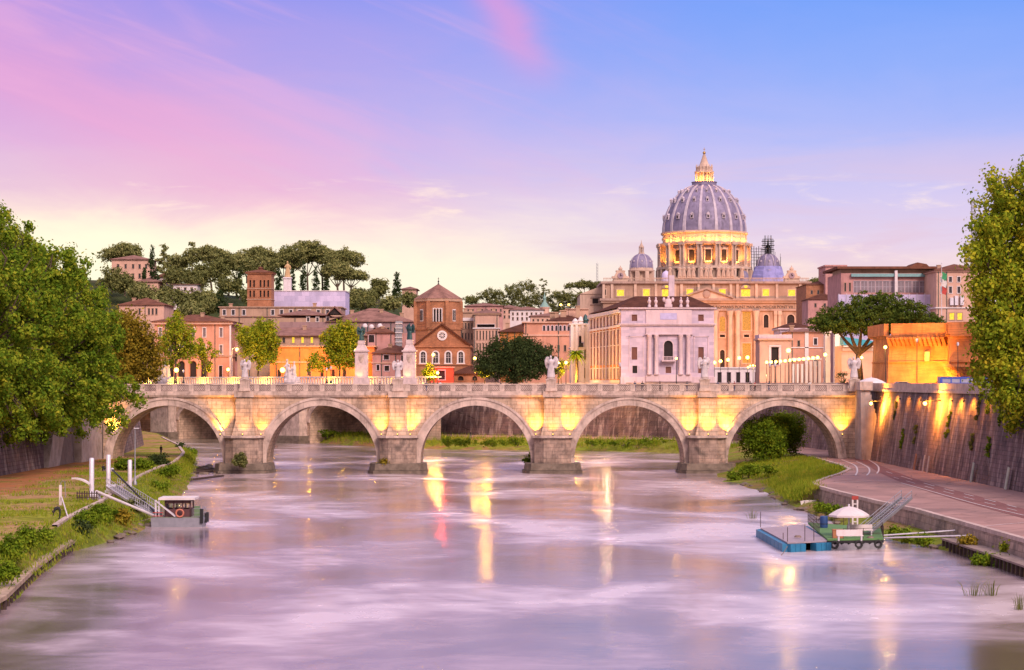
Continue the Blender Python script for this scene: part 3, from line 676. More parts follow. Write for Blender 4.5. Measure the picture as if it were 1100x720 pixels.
for p, k in ((263, .25), (428, .35), (593.5, .45), (759, 1.0)):
    x = XX(p, YB); floodlight((x, YB - 2.9, 6.35), (x, YB - .9, 9.2), 2400 * k, 'small floodlight on the pier ledge under the buttress at pier ' + {263: 'one', 428: 'two', 593.5: 'three', 759: 'four'}[p] + ' from the left', 'floodlights under the buttresses', cone=90, color=(1, .42, .025))
# wall lamps on the right embankment
for px, y, nm in ((943, 328, 'nearer the bridge abutment'), (1012, 286, 'farther along from the bridge abutment')):
    x = fR(y) + 1.45; z = ZZ(433.5, y)
    e = empty('wall_lamp', (x, y, z), 'starry sodium lamp bracketed high on the right embankment wall, ' + nm, 'lamp', 'lamps on the embankment wall')
    mb = MB(); mb.box(x - 2.0, x + .7, y - .05, y + .05, z + .32, z + .42); mb.box(x - 2.2, x - 1.7, y - .24, y + .24, z + .24, z + .44); obj('bracket', mb, IRON, e)
    mb = MB(); mb.ball((x - 1.95, y, z), .27, 12); obj('bulb', mb, LAMPX, e, smooth=True); spot((x - 2.0, y - .5, z - .05), (x + .6, y - .5, z - .5), 17000, (1, .34, .03), 176, .3)
for i, (y, pw) in enumerate(((324, 1.0), (317, .7), (308, .35), (300, .5), (293, .8), (280, 1.2), (273, 1.3), (266, .9), (258, .4))):  # unseen fixtures added to widen the warm wash along the wall
    x = fR(y) + .35; floodlight((x, y, 12.55), (x + 1.2, y, 10.2), 3000 * pw, f'added tiny floodlight under the right embankment parapet, number {i + 1} from the bridge' if 0 else 'tiny floodlight added under the right embankment parapet for its wash', 'added floodlights under the parapet', bulb=False, cone=150, size=.15, color=(1, .34, .03))
# ================================================================ building kit
WC = {}
def win_mesh(w, h, st):
    key = (round(w, 2), round(h, 2), st)
    if key in WC: return WC[key]
    fm, pm_, fw, arched, sill, dp = STY[st]
    a = MB(); w2 = w / 2; pj = -.06
    if arched:
        r = w2; zc = h - r; N = 10; ps = [(-w2, 0)] + [(-r * math.cos(math.pi * q / N), zc + r * math.sin(math.pi * q / N)) for q in range(N + 1)] + [(w2, 0)]
        po = [(-w2 - fw, 0)] + [(-(r + fw) * math.cos(math.pi * q / N), zc + (r + fw) * math.sin(math.pi * q / N)) for q in range(N + 1)] + [(w2 + fw, 0)]
        for i in range(len(ps) - 1):
            q0, q1, o1, o0 = ps[i], ps[i + 1], po[i + 1], po[i]
            a.face([(q0[0], pj, q0[1]), (q1[0], pj, q1[1]), (o1[0], pj, o1[1]), (o0[0], pj, o0[1])]); a.face([(o0[0], pj, o0[1]), (o1[0], pj, o1[1]), (o1[0], .02, o1[1]), (o0[0], .02, o0[1])]); a.face([(q0[0], pj, q0[1]), (q0[0], .1, q0[1]), (q1[0], .1, q1[1]), (q1[0], pj, q1[1])])
    else:
        a.box(-w2 - fw, -w2 + .01, pj, .06, 0, h); a.box(w2 - .01, w2 + fw, pj, .06, 0, h); a.box(-w2 - fw * 1.25, w2 + fw * 1.25, pj - .05, .06, h, h + fw * 1.2)
    if sill: a.box(-w2 - fw * 1.4, w2 + fw * 1.4, pj - .12, .06, -fw, 0)
    g = MB(); y = dp - .03; g.face([(-w2, y, 0), (w2, y, 0), (w2, y, h), (-w2, y, h)])
    mt = min(.07, w * .07)
    if st in ('church', 'glaz', 'arch'):
        for xx in ((-w2 + mt / 2, 0, w2 - mt / 2) if st != 'glaz' else (0,)): a.box(xx - mt / 2, xx + mt / 2, y - .06, y - .01, 0, h - (w2 * .3 if arched else 0))
        for zz in (h * .5, h * .98 if not arched else h * .7): a.box(-w2, w2, y - .055, y - .012, zz - mt / 2, zz + mt / 2)
    ma = a.mesh('window'); ma.materials.append(fm); mg = g.mesh('pane'); mg.materials.append(pm_); WC[key] = (ma, mg); return WC[key]
STY = {}
def sty(n, fm, pm_, fw=.18, arched=False, sill=True, dp=.28): STY[n] = (fm, pm_, fw, arched, sill, dp)
sty('dark', WHITE, GLASS); sty('tan', TAN, GLASS, .12); sty('shut', LAVT, SHUT, .1, False, False, .2); sty('grey', LAVT, DARK, .1, False, False, .25); sty('palarch', LAVT, DARK, .25, True, True, .35); sty('arch', WHITE, GLASS, .25, True)
sty('lit', TAN, LIT, .25); sty('litarch', TAN, LITW, .4, True); sty('plainarch', LAVT, GLASS, .2, True, False); sty('hole', TAN, DARK, .1, False, False, .6); sty('brickarch', BRICK, DARK, .2, True, True, .5)
sty('shutpink', WHITE, GREYP, .2); sty('bigdark', LAVT, DARK, .15, dp=.5); sty('basil', BASIL, DARK, .5, False, True, .8); sty('basilarch', BASIL, DARK, .6, True, False, .8); sty('basillit', BASIL, LIT, .5, dp=.6); sty('basilwarm', BASIL, LITW, .5, dp=.8)
sty('orn', WHITE, SHUT, .18, dp=.22); sty('church', WHITE, GLASS, .35, True, True, .3); sty('loggia', WHITE, DARK, .1, False, True, .8); sty('side', WHITE, SHUT, .14, False, False, .12); sty('glaz', STEEL, stone('curtain_glass', (.22, .17, .19), .2, .4, .2, spec=.6), .06, False, False, .12)
class Bld:
    """a building: frame origin at the left foot of its front wall, local x along the front, local y into the building"""
    def __init__(s, name, label, cat, px0, px1, D, zb, depth, rz=0, L=None, group=None):
        o = Vector((XX(px0, D), D, zb)); s.M = fr(o, rz); s.px0 = px0; s.D = D; s.zb = zb; s.k = D / F; s.rz = rz
        s.L = L or (px1 - px0) * s.k; s.dep = depth; c = s.M @ Vector((s.L / 2, depth / 2, 0)); s.e = empty(name, c, label, cat, group); s.wins = []; s.holes = []
    def x(s, px): return (px - s.px0) * s.k
    def z(s, py): return ZZ(py, s.D) - s.zb
    def mb(s): return MB(s.M)
    def put(s, name, mb, mat, smooth=False, parent=None): return obj(name, mb, mat, parent or s.e, smooth)
    def win(s, cx, z0, w, h, st, y=0.0, face=None):
        f = face or s; fm, pm_, fw, arched, sill, dp = STY[st]
        s.holes.append((cx - w / 2, cx + w / 2, z0, z0 + h, arched)); s.wins.append((cx, z0, w, h, st, y, s.M, s.rz))
    def winpx(s, px, py0, py1, wpx, st): s.win(s.x(px), s.z(py1), wpx * s.k, (py1 - py0) * s.k, st)
    def flush(s):
        for cx, z0, w, h, st, y, M, rz in s.wins:
            ma, mg = win_mesh(w, h, st); q = M @ Vector((cx, y, z0)) - ORIG[s.e.name]
            o = link_mesh('window', ma, s.e, q, rz); link_mesh('pane', mg, o, (0, 0, 0))
        s.wins = []
    def walls(s, z1, mat, z0=-.3, side_holes=()):
        m = s.mb(); dp = max([STY[q[4]][5] for q in s.wins] or [.3]); m.wall(0, s.L, z0, z1, s.holes, dp)
        L, d = s.L, s.dep
        m.face([(L, 0, z0), (L, d, z0), (L, d, z1), (L, 0, z1)]); m.face([(0, d, z0), (0, 0, z0), (0, 0, z1), (0, d, z1)]); m.face([(L, d, z0), (0, d, z0), (0, d, z1), (L, d, z1)]); m.face([(0, 0, z1), (L, 0, z1), (L, d, z1), (0, d, z1)])
        o = s.put('wall', m, mat); s.flush(); s.holes = []; return o
    def band(s, z0, z1, out, mat, name='cornice', x0=None, x1=None, sides=True):
        m = s.mb(); a = 0 if x0 is None else x0; b = s.L if x1 is None else x1
        m.box(a - out, b + out, -out, .05 if not sides else s.dep + out, z0, z1); return s.put(name, m, mat)
    def hip(s, ze, zr, mat, over=.6, inset=None, th=.18, x0=None, x1=None, name='roof', d=None):
        m = s.mb(); a = (0 if x0 is None else x0) - over; b = (s.L if x1 is None else x1) + over; c = -over; e = (d or s.dep) + over; ym = (c + e) / 2; i = (ym - c) if inset is None else inset
        i = min(i, (b - a) / 2 - .01)
        m.box(a, b, c, e, ze, ze + th); A, B, C, Dd = (a, c, ze + th + .004), (b, c, ze + th + .004), (b, e, ze + th + .004), (a, e, ze + th + .004); P, Q = (a + i, ym, zr), (b - i, ym, zr)
        m.face([A, B, Q, P]); m.face([B, C, Q]); m.face([C, Dd, P, Q]); m.face([Dd, A, P]); return s.put(name, m, mat)
def chimney(b, x, y, z0, z1, w=.8):
    m = b.mb(); m.box(x - w / 2, x + w / 2, y - w / 2, y + w / 2, z0, z1); m.box(x - w * .65, x + w * .65, y - w * .65, y + w * .65, z1, z1 + .25); b.put('chimney', m, TAN)
ZG = 13.55

# ================================================================ St Peter's: long front, great dome, two small domes
D1 = 1280.0
bs = Bld('basilica', 'vast travertine basilica with a floodlit ribbed dome behind its wide columned front', 'church', 648, 869, D1, 20.0, 150)
k = bs.k; cx0 = bs.L / 2; zr = bs.z(303); za = bs.z(322.5); ze = bs.z(334); PXC = 758.5
offx = lambda q: cx0 + q * k
for q in (17.5, 64.2):
    for s in (-1, 1): bs.win(offx(s * q), bs.z(318), 7 * k, 7.2 * k, 'basillit')
for s in (-1, 1): bs.win(offx(s * 42.5), bs.z(318.5), 9.5 * k, 7.5 * k, 'basillit'); bs.win(offx(s * 92), bs.z(318), 7.5 * k, 6.5 * k, 'basillit'); bs.win(offx(s * 108.3), bs.z(317), 1.6 * k, 6 * k, 'basil')
for q, w, a, b_, st in ((0, 9, 338, 362, 'basilwarm'), (17.5, 6, 340, 356, 'litarch'), (43.5, 9, 335, 355, 'basilwarm'), (64.5, 5.2, 338, 352, 'basilarch'), (91, 8, 338, 357, 'basilarch')):
    for s in ((-1, 1) if q else (1,)): bs.win(offx(s * q), bs.z(b_), w * k, (b_ - a) * k, st)
for q, w, a, b_, st in ((17.5, 5, 376, 396, 'basilarch'), (43.5, 9, 369, 390, 'basilwarm'), (64.5, 6, 372, 398, 'basil'), (91, 10, 372, 400, 'basilarch')):
    for s in (-1, 1): bs.win(offx(s * q), bs.z(b_), w * k, (b_ - a) * k, st)
for q in (17.5, 43.5, 64.5):
    for s in (-1, 1): bs.win(offx(s * q), bs.z(362.5), 5.5 * k, 3 * k, 'basil')
bs.dep = 60
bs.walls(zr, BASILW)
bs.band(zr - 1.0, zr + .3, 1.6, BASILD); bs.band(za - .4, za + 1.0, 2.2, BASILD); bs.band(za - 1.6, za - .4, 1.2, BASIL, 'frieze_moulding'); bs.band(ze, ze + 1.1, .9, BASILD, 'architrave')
# upright accents of the attic
m = bs.mb()
for q in (8, 26.5, 33.5, 54, 76, 101, 110):
    for s in (-1, 1): m.box(offx(s * q) - 1.4 * k, offx(s * q) + 1.4 * k, -.9, 0, za + 1.0, zr - 1.0)
bs.put('attic_pilaster', m, BASIL)
m = bs.mb()
for q in (42.5,):
    for s in (-1, 1):
        c = offx(s * q); m.exy([(c - 5.5 * k, bs.z(310)), (c + 5.5 * k, bs.z(310)), (c + 5 * k, bs.z(308.5)), (c + 2.4 * k, bs.z(306.2)), (c - 2.4 * k, bs.z(306.2)), (c - 5 * k, bs.z(308.5))], -1.1, 0)
bs.put('window_hood', m, BASILD)
for s in (-1, 1):
    m = bs.mb(); c = offx(s * 42.5); m.exy([(c + 1.9 * k * math.cos(a_), bs.z(308.2) + 1.5 * k * math.sin(a_)) for a_ in np.linspace(0, 2 * math.pi, 13)[:-1]], -1.25, -1.0); bs.put('lunette', m, LIT)
# columns and pilasters
def column(b, x, y, z0, z1, r, mat, half=False):
    m = b.mb(); h = z1 - z0
    m.lathe([(r * 1.25, z0), (r * 1.25, z0 + .03 * h), (r * 1.02, z0 + .045 * h), (r, z0 + .1 * h), (r * .97, z0 + .5 * h), (r * .86, z0 + .88 * h), (r * .95, z0 + .9 * h), (r * 1.0, z0 + .93 * h), (r * 1.35, z0 + .985 * h), (r * 1.35, z1)], x, y, 14); return b.put('column', m, mat, True)
for q in (9.5, 25.5, 33.7, 53.5):
    for s in (-1, 1): column(bs, offx(s * q), -1.0, -.5, ze, 1.75, BASIL)
m = bs.mb()
for q in (74.5, 79, 103, 108):
    for s in (-1, 1): m.box(offx(s * q) - 1.6 * k, offx(s * q) + 1.6 * k, -1.0, 0, -.4, ze - 2.6); m.box(offx(s * q) - 1.9 * k, offx(s * q) + 1.9 * k, -1.3, 0, ze - 2.6, ze)
bs.put('pilaster', m, BASIL)
# pediment over the middle bays
m = bs.mb(); zp = za + 1.0; zpk = bs.z(309.5); hw = 27 * k
m.exy([(cx0 - hw, zp), (cx0 + hw, zp), (cx0, zpk - .8)], -2.0, -.0); bs.put('pediment', m, BASIL)
m = bs.mb()
for s in (-1, 1): m.exy([(cx0 + s * (hw + 1), zp), (cx0 + s * (hw + 1), zp + .9), (cx0, zpk + .4), (cx0, zpk - .9)][::s], -3.2, 0)
bs.put('raking_cornice', m, BASILD)
m = bs.mb(); m.ball((cx0, -2.1, (zp + zpk) / 2 - .6), 2.4, 12, 1, .25, 1.2); bs.put('crest', m, BASILD, True)
# inscription on the frieze
tc = bpy.data.curves.new('inscription', 'FONT'); tc.body = 'IN HONOREM PRINCIPIS APOST PAVLVS V BVRGHESIVS ROMANVS PONT MAX AN MDCXII PONT VII'
tc.size = 2.3; tc.align_x = 'CENTER'; tc.extrude = .06; to = bpy.data.objects.new('inscription', tc); col.objects.link(to); to.data.materials.append(DARK)
to.rotation_euler = (R(90), 0, 0); bpy.context.view_layer.update(); wd_ = to.dimensions.x or 100; tme = bpy.data.meshes.new_from_object(to.evaluated_get(bpy.context.evaluated_depsgraph_get()))
bpy.data.objects.remove(to); sxx = 108 / wd_ if wd_ > 1 else 1
to = link_mesh('inscription', tme, bs.e, bs.M @ Vector((cx0, -.10, bs.z(331.2))) - ORIG[bs.e.name]); to.rotation_euler = (R(90), 0, 0); to.scale = (sxx, 1, 1)
# clocks at both ends of the attic
for s in (-1, 1):
    c = offx(s * 92); m = bs.mb(); zb_ = zr + .3
    m.box(c - 7.5 * k, c + 7.5 * k, -.6, 2.2, zb_, zb_ + 1.8 * k); m.exy([(c - 9 * k, zb_), (c - 7 * k, zb_ + 5 * k), (c - 5 * k, zb_ + 9 * k), (c - 3 * k, zb_ + 12 * k), (c + 3 * k, zb_ + 12 * k), (c + 5 * k, zb_ + 9 * k), (c + 7 * k, zb_ + 5 * k), (c + 9 * k, zb_)], 0, 2)
    m.ball((c, 1, zb_ + 13.5 * k), 2.1 * k, 10, 1.1, .6, 1); m.ball((c - 4 * k, .8, zb_ + 11 * k), 1.3 * k, 8); m.ball((c + 4 * k, .8, zb_ + 11 * k), 1.3 * k, 8); m.ball((c - 8 * k, .8, zb_ + 4.5 * k), 1.7 * k, 8); m.ball((c + 8 * k, .8, zb_ + 4.5 * k), 1.7 * k, 8); m.box(c - .25, c + .25, .8, 1.2, zb_ + 14 * k, zb_ + 17 * k); ck = bs.put('clock_gable', m, BASIL, True)
    m = bs.mb(); m.exy([(c + 3.1 * k * math.cos(a_), zb_ + 6.2 * k + 3.1 * k * math.sin(a_)) for a_ in np.linspace(0, 2 * math.pi, 25)[:-1]], -.5, 0); bs.put('clock_face', m, stone('clock_face', (.30, .22, .26), .2, 1), parent=ck)
    m = bs.mb(); zc_ = zb_ + 6.2 * k; m.beam((c, -.6, zc_), (c, -.6, zc_ + 2.3 * k), .35); m.beam((c, -.6, zc_), (c + 1.5 * k, -.6, zc_), .35); bs.put('clock_hands', m, DARK, parent=ck)
# balustrade on the attic
m = bs.mb(); m.box(0, bs.L, -.2, .6, zr + 2.2, zr + 2.6)
for i in range(150): m.box(i * bs.L / 150 + .15, i * bs.L / 150 + .45, 0, .4, zr + .3, zr + 2.2)
bs.put('balustrade', m, BASIL)
# left wing lower behind the front, with its sloping roof
m = bs.mb(); m.box(bs.x(624), bs.x(649), 14, 70, -.3, bs.z(315)); m.exy([(bs.x(623), bs.z(315)), (bs.x(649), bs.z(315)), (bs.x(649), bs.z(306))], 13.5, 70); bs.put('wing', m, BASIL)
m = bs.mb(); m.box(bs.x(637.5), bs.x(643.5), 13.7, 14.2, bs.z(325), bs.z(320)); bs.put('wing_window', m, DARK)
m = bs.mb(); m.box(bs.x(635.5), bs.x(645.5), 13.4, 14.1, bs.z(319.2), bs.z(318)); m.box(bs.x(635), bs.x(646), 13.4, 14.1, bs.z(327), bs.z(326)); bs.put('window_moulding', m, BASILD)
# --- great dome
DD = 1424.0; kd = DD / F; dcx = XX(756.5, DD); dz = lambda py: ZZ(py, DD)
def rnd_prof(name, prof, mat, n=64, parent=None, c=None): m = MB(); m.lathe(prof, c[0] if c else dcx, c[1] if c else DD, n); return obj(name, m, mat, parent or bs.e, True)
rnd_prof('dome_base', [(50 * kd, 20), (50 * kd, dz(303)), (52 * kd, dz(303)), (52 * kd, dz(300.5)), (47 * kd, dz(300)), (47 * kd, dz(291)), (51.5 * kd, dz(290.5)), (51.5 * kd, dz(288)), (40 * kd, dz(288))], BASIL)
m = MB()
for i in range(32):
    a_ = R(11.25 * i); r0 = 49.6 * kd; m.boxc((dcx + r0 * math.sin(a_), DD - r0 * math.cos(a_), dz(295.7)), (2.6 * kd, 5 * kd, 9.6 * kd), rz=a_)
obj('dome_base_pier', m, BASIL, bs.e)
m = MB()
for i in range(16):
    a_ = R(22.5 * i); r0 = 47.3 * kd; m.boxc((dcx + r0 * math.sin(a_), DD - r0 * math.cos(a_), dz(295.7)), (9.6 * kd, .8 * kd, 5.6 * kd), rz=a_)
obj('dark_arcade', m, DARK, bs.e)
drum = rnd_prof('drum', [(43.5 * kd, dz(288)), (43.5 * kd, dz(265.5)), (48.5 * kd, dz(265.3)), (49.5 * kd, dz(263.6)), (49.5 * kd, dz(262.6)), (44.6 * kd, dz(262.3)), (44.6 * kd, dz(252.8)), (46.6 * kd, dz(252.4)), (46.6 * kd, dz(250.6)), (44.5 * kd, dz(250.2))], BASIL)
def polar(a_, r, z): return Vector((dcx + r * math.sin(a_), DD - r * math.cos(a_), z))
for i in range(16):
    a_ = R(22.5 * i + 11.25)
    if math.cos(a_) < -.3: continue
    m = MB(); m.boxc(polar(a_, 45.5 * kd, dz(276.5)), (3.6 * kd, 6 * kd, 22.5 * kd), rz=a_)
    for s in (-1, 1):
        q = polar(a_, 49.2 * kd, 0) + Vector((math.cos(a_), math.sin(a_), 0)) * s * 1.9 * kd
        m.lathe([(1.5 * kd, dz(288)), (1.5 * kd, dz(286.8)), (1.15 * kd, dz(286.3)), (1.05 * kd, dz(269)), (1.5 * kd, dz(266.8)), (1.5 * kd, dz(266))], q.x, q.y, 10)
    m.boxc(polar(a_, 47.6 * kd, dz(264.2)), (6.6 * kd, 8 * kd, 3.2 * kd), rz=a_); obj('buttress', m, BASIL, drum)
for i in range(16):
    a_ = R(22.5 * i)
    if math.cos(a_) < -.3: continue
    m = MB(); m.boxc(polar(a_, 43.2 * kd, dz(276.5)), (6.2 * kd, 1.4 * kd, 11 * kd), rz=a_); wn = obj('window', m, DARK, drum)
    m = MB()
    for s in (-1, 1): m.boxc(polar(a_, 43.6 * kd, dz(277)) + Vector((math.cos(a_), math.sin(a_), 0)) * s * 3.6 * kd, (1.1 * kd, 2 * kd, 12.5 * kd), rz=a_)
    m.boxc(polar(a_, 43.8 * kd, dz(269.8)), (9.6 * kd, 2.6 * kd, 1.6 * kd), rz=a_); m.boxc(polar(a_, 43.9 * kd, dz(283.6)), (9 * kd, 2 * kd, 1.2 * kd), rz=a_)
    if i % 2: m.boxc(polar(a_, 43.7 * kd, dz(268.2)), (5 * kd, 2.2 * kd, 2 * kd), rz=a_, ry=R(45))
    obj('window_surround', m, BASIL, wn)
    m = MB(); b_ = a_ + R(11.25); m.boxc(polar(b_, 44.9 * kd, dz(257.6)), (2.6 * kd, 1.0 * kd, 9.6 * kd), rz=b_)
    for s in (-.6, -.3, 0, .3, .6):
        aa = a_ + R(11.25) * s; m.ball(polar(aa, 44.9 * kd, dz(256.2 + 1.9 * math.cos(s * 2.3))), .75 * kd, 6)
    obj('attic_garland', m, BASIL, drum)
prof = [(44.5, 250.2), (44.4, 245), (43.7, 240), (42.4, 234.5), (40.4, 228.5), (37.6, 222.3), (34, 216.3), (29.6, 210.6), (24.6, 205.8), (19.2, 202.3), (14.5, 200.3)]
shell = rnd_prof('dome_shell', [(r * kd, dz(y)) for r, y in prof], LEAD, 96)
for i in range(16):
    a_ = R(22.5 * i + 11.25)
    if math.cos(a_) < -.25: continue
    m = MB(); rows = []
    for j, (r, y) in enumerate(prof):
        t = j / (len(prof) - 1); wd = (2.15 - 1.1 * t) * kd; ro = r * kd + .9 * kd; sd = Vector((math.cos(a_), math.sin(a_), 0)); z_ = dz(y) + .5 * kd * t
        rows.append([tuple(polar(a_, r * kd - .3, z_) - sd * wd), tuple(polar(a_, ro, z_) - sd * wd * .75), tuple(polar(a_, ro, z_) + sd * wd * .75), tuple(polar(a_, r * kd - .3, z_) + sd * wd)])
    m.grid(rows); obj('rib', m, RIBM, shell)
for j, (y, r, s_) in enumerate(((235.5, 42.8, 1.0), (217.5, 35.0, .85), (207.5, 26.6, .6))):
    for i in range(16):
        a_ = R(22.5 * i)
        if math.cos(a_) < -.1: continue
        m = MB(); m.boxc(polar(a_, (r + .2) * kd, dz(y)), (3.4 * kd * s_, 2.6 * kd, 4.6 * kd * s_), rz=a_); m.boxc(polar(a_, (r + .4) * kd, dz(y - 2.7 * s_)), (2.7 * kd * s_, 3 * kd, 2.7 * kd * s_), rz=a_, ry=R(45)); dm = obj('dormer', m, RIBM, shell)
        m = MB(); m.boxc(polar(a_, (r + 1.5) * kd, dz(y)), (1.7 * kd * s_, .5 * kd, 2.7 * kd * s_), rz=a_); obj('opening', m, DARK, dm)
rnd_prof('lantern_gallery', [(13.4 * kd, dz(200.5)), (13.8 * kd, dz(199.5)), (13.2 * kd, dz(199)), (13.2 * kd, dz(196.8)), (13.8 * kd, dz(196.4)), (13.8 * kd, dz(195.8)), (7 * kd, dz(195.8))], LEAD, 48)
lan = rnd_prof('lantern', [(7.4 * kd, dz(196)), (7.4 * kd, dz(186.4)), (10.4 * kd, dz(186)), (10.4 * kd, dz(184.4)), (8.3 * kd, dz(184)), (8.0 * kd, dz(179.5)), (5.6 * kd, dz(178.5)), (4.6 * kd, dz(176)), (3.0 * kd, dz(171.5)), (1.9 * kd, dz(168)), (1.2 * kd, dz(166))], BASIL, 32)
for i in range(16):
    a_ = R(22.5 * i + 11.25)
    if math.cos(a_) < -.2: continue
    m = MB(); q = polar(a_, 9.3 * kd, 0); m.lathe([(.75 * kd, dz(196)), (.6 * kd, dz(194.6)), (.55 * kd, dz(188)), (.85 * kd, dz(186.2))], q.x, q.y, 8); q = polar(a_, 8.6 * kd, 0); m.lathe([(.8 * kd, dz(184.2)), (.35 * kd, dz(182)), (.6 * kd, dz(180)), (.15 * kd, dz(176.8))], q.x, q.y, 8); obj('colonnette', m, BASIL, lan)
m = MB(); m.ball((dcx, DD, dz(164.3)), 1.7 * kd, 14); m.box(dcx - .2 * kd, dcx + .2 * kd, DD - .2, DD + .2, dz(163), dz(158.6)); m.box(dcx - 1.1 * kd, dcx + 1.1 * kd, DD - .2, DD + .2, dz(160.8), dz(160.2)); obj('ball_and_cross', m, plain('gilt', (.45, .28, .10), .4, .6), lan, True)
# --- small side domes
def small_dome(px, wrapped):
    Ds = 1330.0; ks = Ds / F; sx_ = XX(px, Ds); sz_ = lambda y: ZZ(y, Ds)
    P = lambda a_, r, z: Vector((sx_ + r * math.sin(a_), Ds - r * math.cos(a_), z))
    m = MB(); m.lathe([(14 * ks, 20), (14 * ks, sz_(303)), (14.6 * ks, sz_(302.5)), (9 * ks, sz_(302)), (9 * ks, sz_(292.5)), (14 * ks, sz_(292)), (14.4 * ks, sz_(290.6)), (13 * ks, sz_(290)), (12.8 * ks, sz_(288))], sx_, Ds, 32); b = obj('side_dome_drum', m, BASIL, bs.e, True)
    for i in range(8):
        a_ = R(45 * i + 22.5); m = MB(); m.boxc(P(a_, 11.6 * ks, sz_(297)), (4.4 * ks, 5 * ks, 10.6 * ks), rz=a_); obj('drum_pier', m, BASIL, b)
    m = MB(); pr = [(12.8, 288.5), (12.7, 285), (11.8, 281), (10.2, 277.6), (7.8, 275), (5, 273.4), (3, 272.8)]; m.lathe([(r * ks, sz_(y)) for r, y in pr], sx_, Ds, 48); sh = obj('side_dome_shell', m, LEAD, bs.e, True)
    for i in range(8):
        a_ = R(45 * i + 22.5); m = MB(); rows = []
        for r, y in pr: sd = Vector((math.cos(a_), math.sin(a_), 0)) * .5 * ks; rows.append([tuple(P(a_, (r - .2) * ks, sz_(y)) - sd), tuple(P(a_, (r + .5) * ks, sz_(y)) - sd), tuple(P(a_, (r + .5) * ks, sz_(y)) + sd), tuple(P(a_, (r - .2) * ks, sz_(y)) + sd)])
        m.grid(rows); obj('rib', m, RIBM, sh)
        a_ = R(45 * i); m = MB(); m.boxc(P(a_, 11.9 * ks, sz_(281)), (1.6 * ks, 1.4 * ks, 2 * ks), rz=a_); obj('dormer', m, RIBM, sh)
    m = MB(); m.lathe([(3.3 * ks, sz_(273)), (3.3 * ks, sz_(271.8)), (1.5 * ks, sz_(271.5)), (1.5 * ks, sz_(266.5)), (2.9 * ks, sz_(266.2)), (2.7 * ks, sz_(265)), (1.5 * ks, sz_(263.4)), (.5 * ks, sz_(261)), (.15 * ks, sz_(258))], sx_, Ds, 16)
    for i in range(8): q = P(R(45 * i + 22.5), 2.5 * ks, 0); m.lathe([(.4 * ks, sz_(271.8)), (.4 * ks, sz_(266.2))], q.x, q.y, 6)
    obj('side_lantern', m, BASIL if not wrapped else IRON, bs.e, True)
    if wrapped:
        e = empty('scaffolding', (sx_, Ds, sz_(303)), 'scaffold tower with lavender sheeting wrapped round the right small dome of the basilica', 'scaffolding')
        m = MB(); m.prism([(sx_ + 20 * ks * math.cos(R(q)), Ds + 18 * ks * math.sin(R(q))) for q in range(22, 382, 45)], sz_(303.5), sz_(286.5), [(sx_ + 15 * ks * math.cos(R(q)), Ds + 14.5 * ks * math.sin(R(q))) for q in range(22, 382, 45)]); obj('sheeting', m, WRAPB, e)
        m = MB(); t_ = .09
        for i in range(8):
            for r in (3.8, 5.8): q = P(R(45 * i), r * ks, 0); m.box(q.x - t_, q.x + t_, q.y - t_, q.y + t_, sz_(274), sz_(253 if r < 5 else 257))
        for y in (257, 261.5, 266, 270.5):
            for r in (3.8, 5.8):
                for i in range(8): m.beam(P(R(45 * i), r * ks, sz_(y)), P(R(45 * i + 45), r * ks, sz_(y)), .13)
        for y in (259.5, 264, 268.5): m.box(sx_ - 6.6 * ks, sx_ + 6.6 * ks, Ds - 4.5 * ks, Ds + 4.5 * ks, sz_(y), sz_(y) + .25)
        for i in range(5):
            x = sx_ - (18 - 2.6 * i) * ks
            for yy in (-4, 0): m.box(x - t_, x + t_, Ds + yy * ks - t_, Ds + yy * ks + t_, sz_(290), sz_(266 - i % 2 * 1.5))
        for y in (268, 271, 274, 277, 280, 284): m.box(sx_ - 19 * ks, sx_ - 6.5 * ks, Ds - 4.1 * ks, Ds - 3.9 * ks, sz_(y), sz_(y) + .25)
        for i in range(9): q = P(R(20 + 40 * i), 14.2 * ks, 0); m.box(q.x - t_, q.x + t_, q.y - t_, q.y + t_, sz_(288), sz_(270 + 3 * (i % 3)))
        obj('scaffold_pole', m, IRON, e)
small_dome(689, False); small_dome(825, True)
# little domes on the roof
for px, r_ in ((715.5, 4.8), (799.5, 4.6)):
    Ds = 1320.0; ks = Ds / F; m = MB(); m.lathe([(r_ * ks, ZZ(303, Ds)), (r_ * ks, ZZ(297, Ds)), (r_ * .94 * ks, ZZ(295, Ds)), (r_ * .7 * ks, ZZ(292.6, Ds)), (r_ * .3 * ks, ZZ(291.4, Ds)), (.1, ZZ(290.6, Ds))], XX(px, Ds), Ds, 24); obj('cupola', m, WRAP if px < 750 else LEAD, bs.e, True)
# obelisk in the square
ob = empty('obelisk', (XX(721.3, 1130), 1130, ZG), 'slender pale stone obelisk rising before the left part of the basilica front', 'obelisk'); q = ob.location; s = 1.7
m = MB(); m.prism([(q.x - s, q.y - s), (q.x + s, q.y - s), (q.x + s, q.y + s), (q.x - s, q.y + s)], ZG + 8, ZZ(296, 1130), [(q.x - 1.5, q.y - 1.5), (q.x + 1.5, q.y - 1.5), (q.x + 1.5, q.y + 1.5), (q.x - 1.5, q.y + 1.5)]); obj('shaft', m, LAVT, ob)
m = MB(); m.box(q.x - 3.4, q.x + 3.4, q.y - 3.4, q.y + 3.4, ZG, ZG + 8); obj('pedestal', m, WHITE, ob)
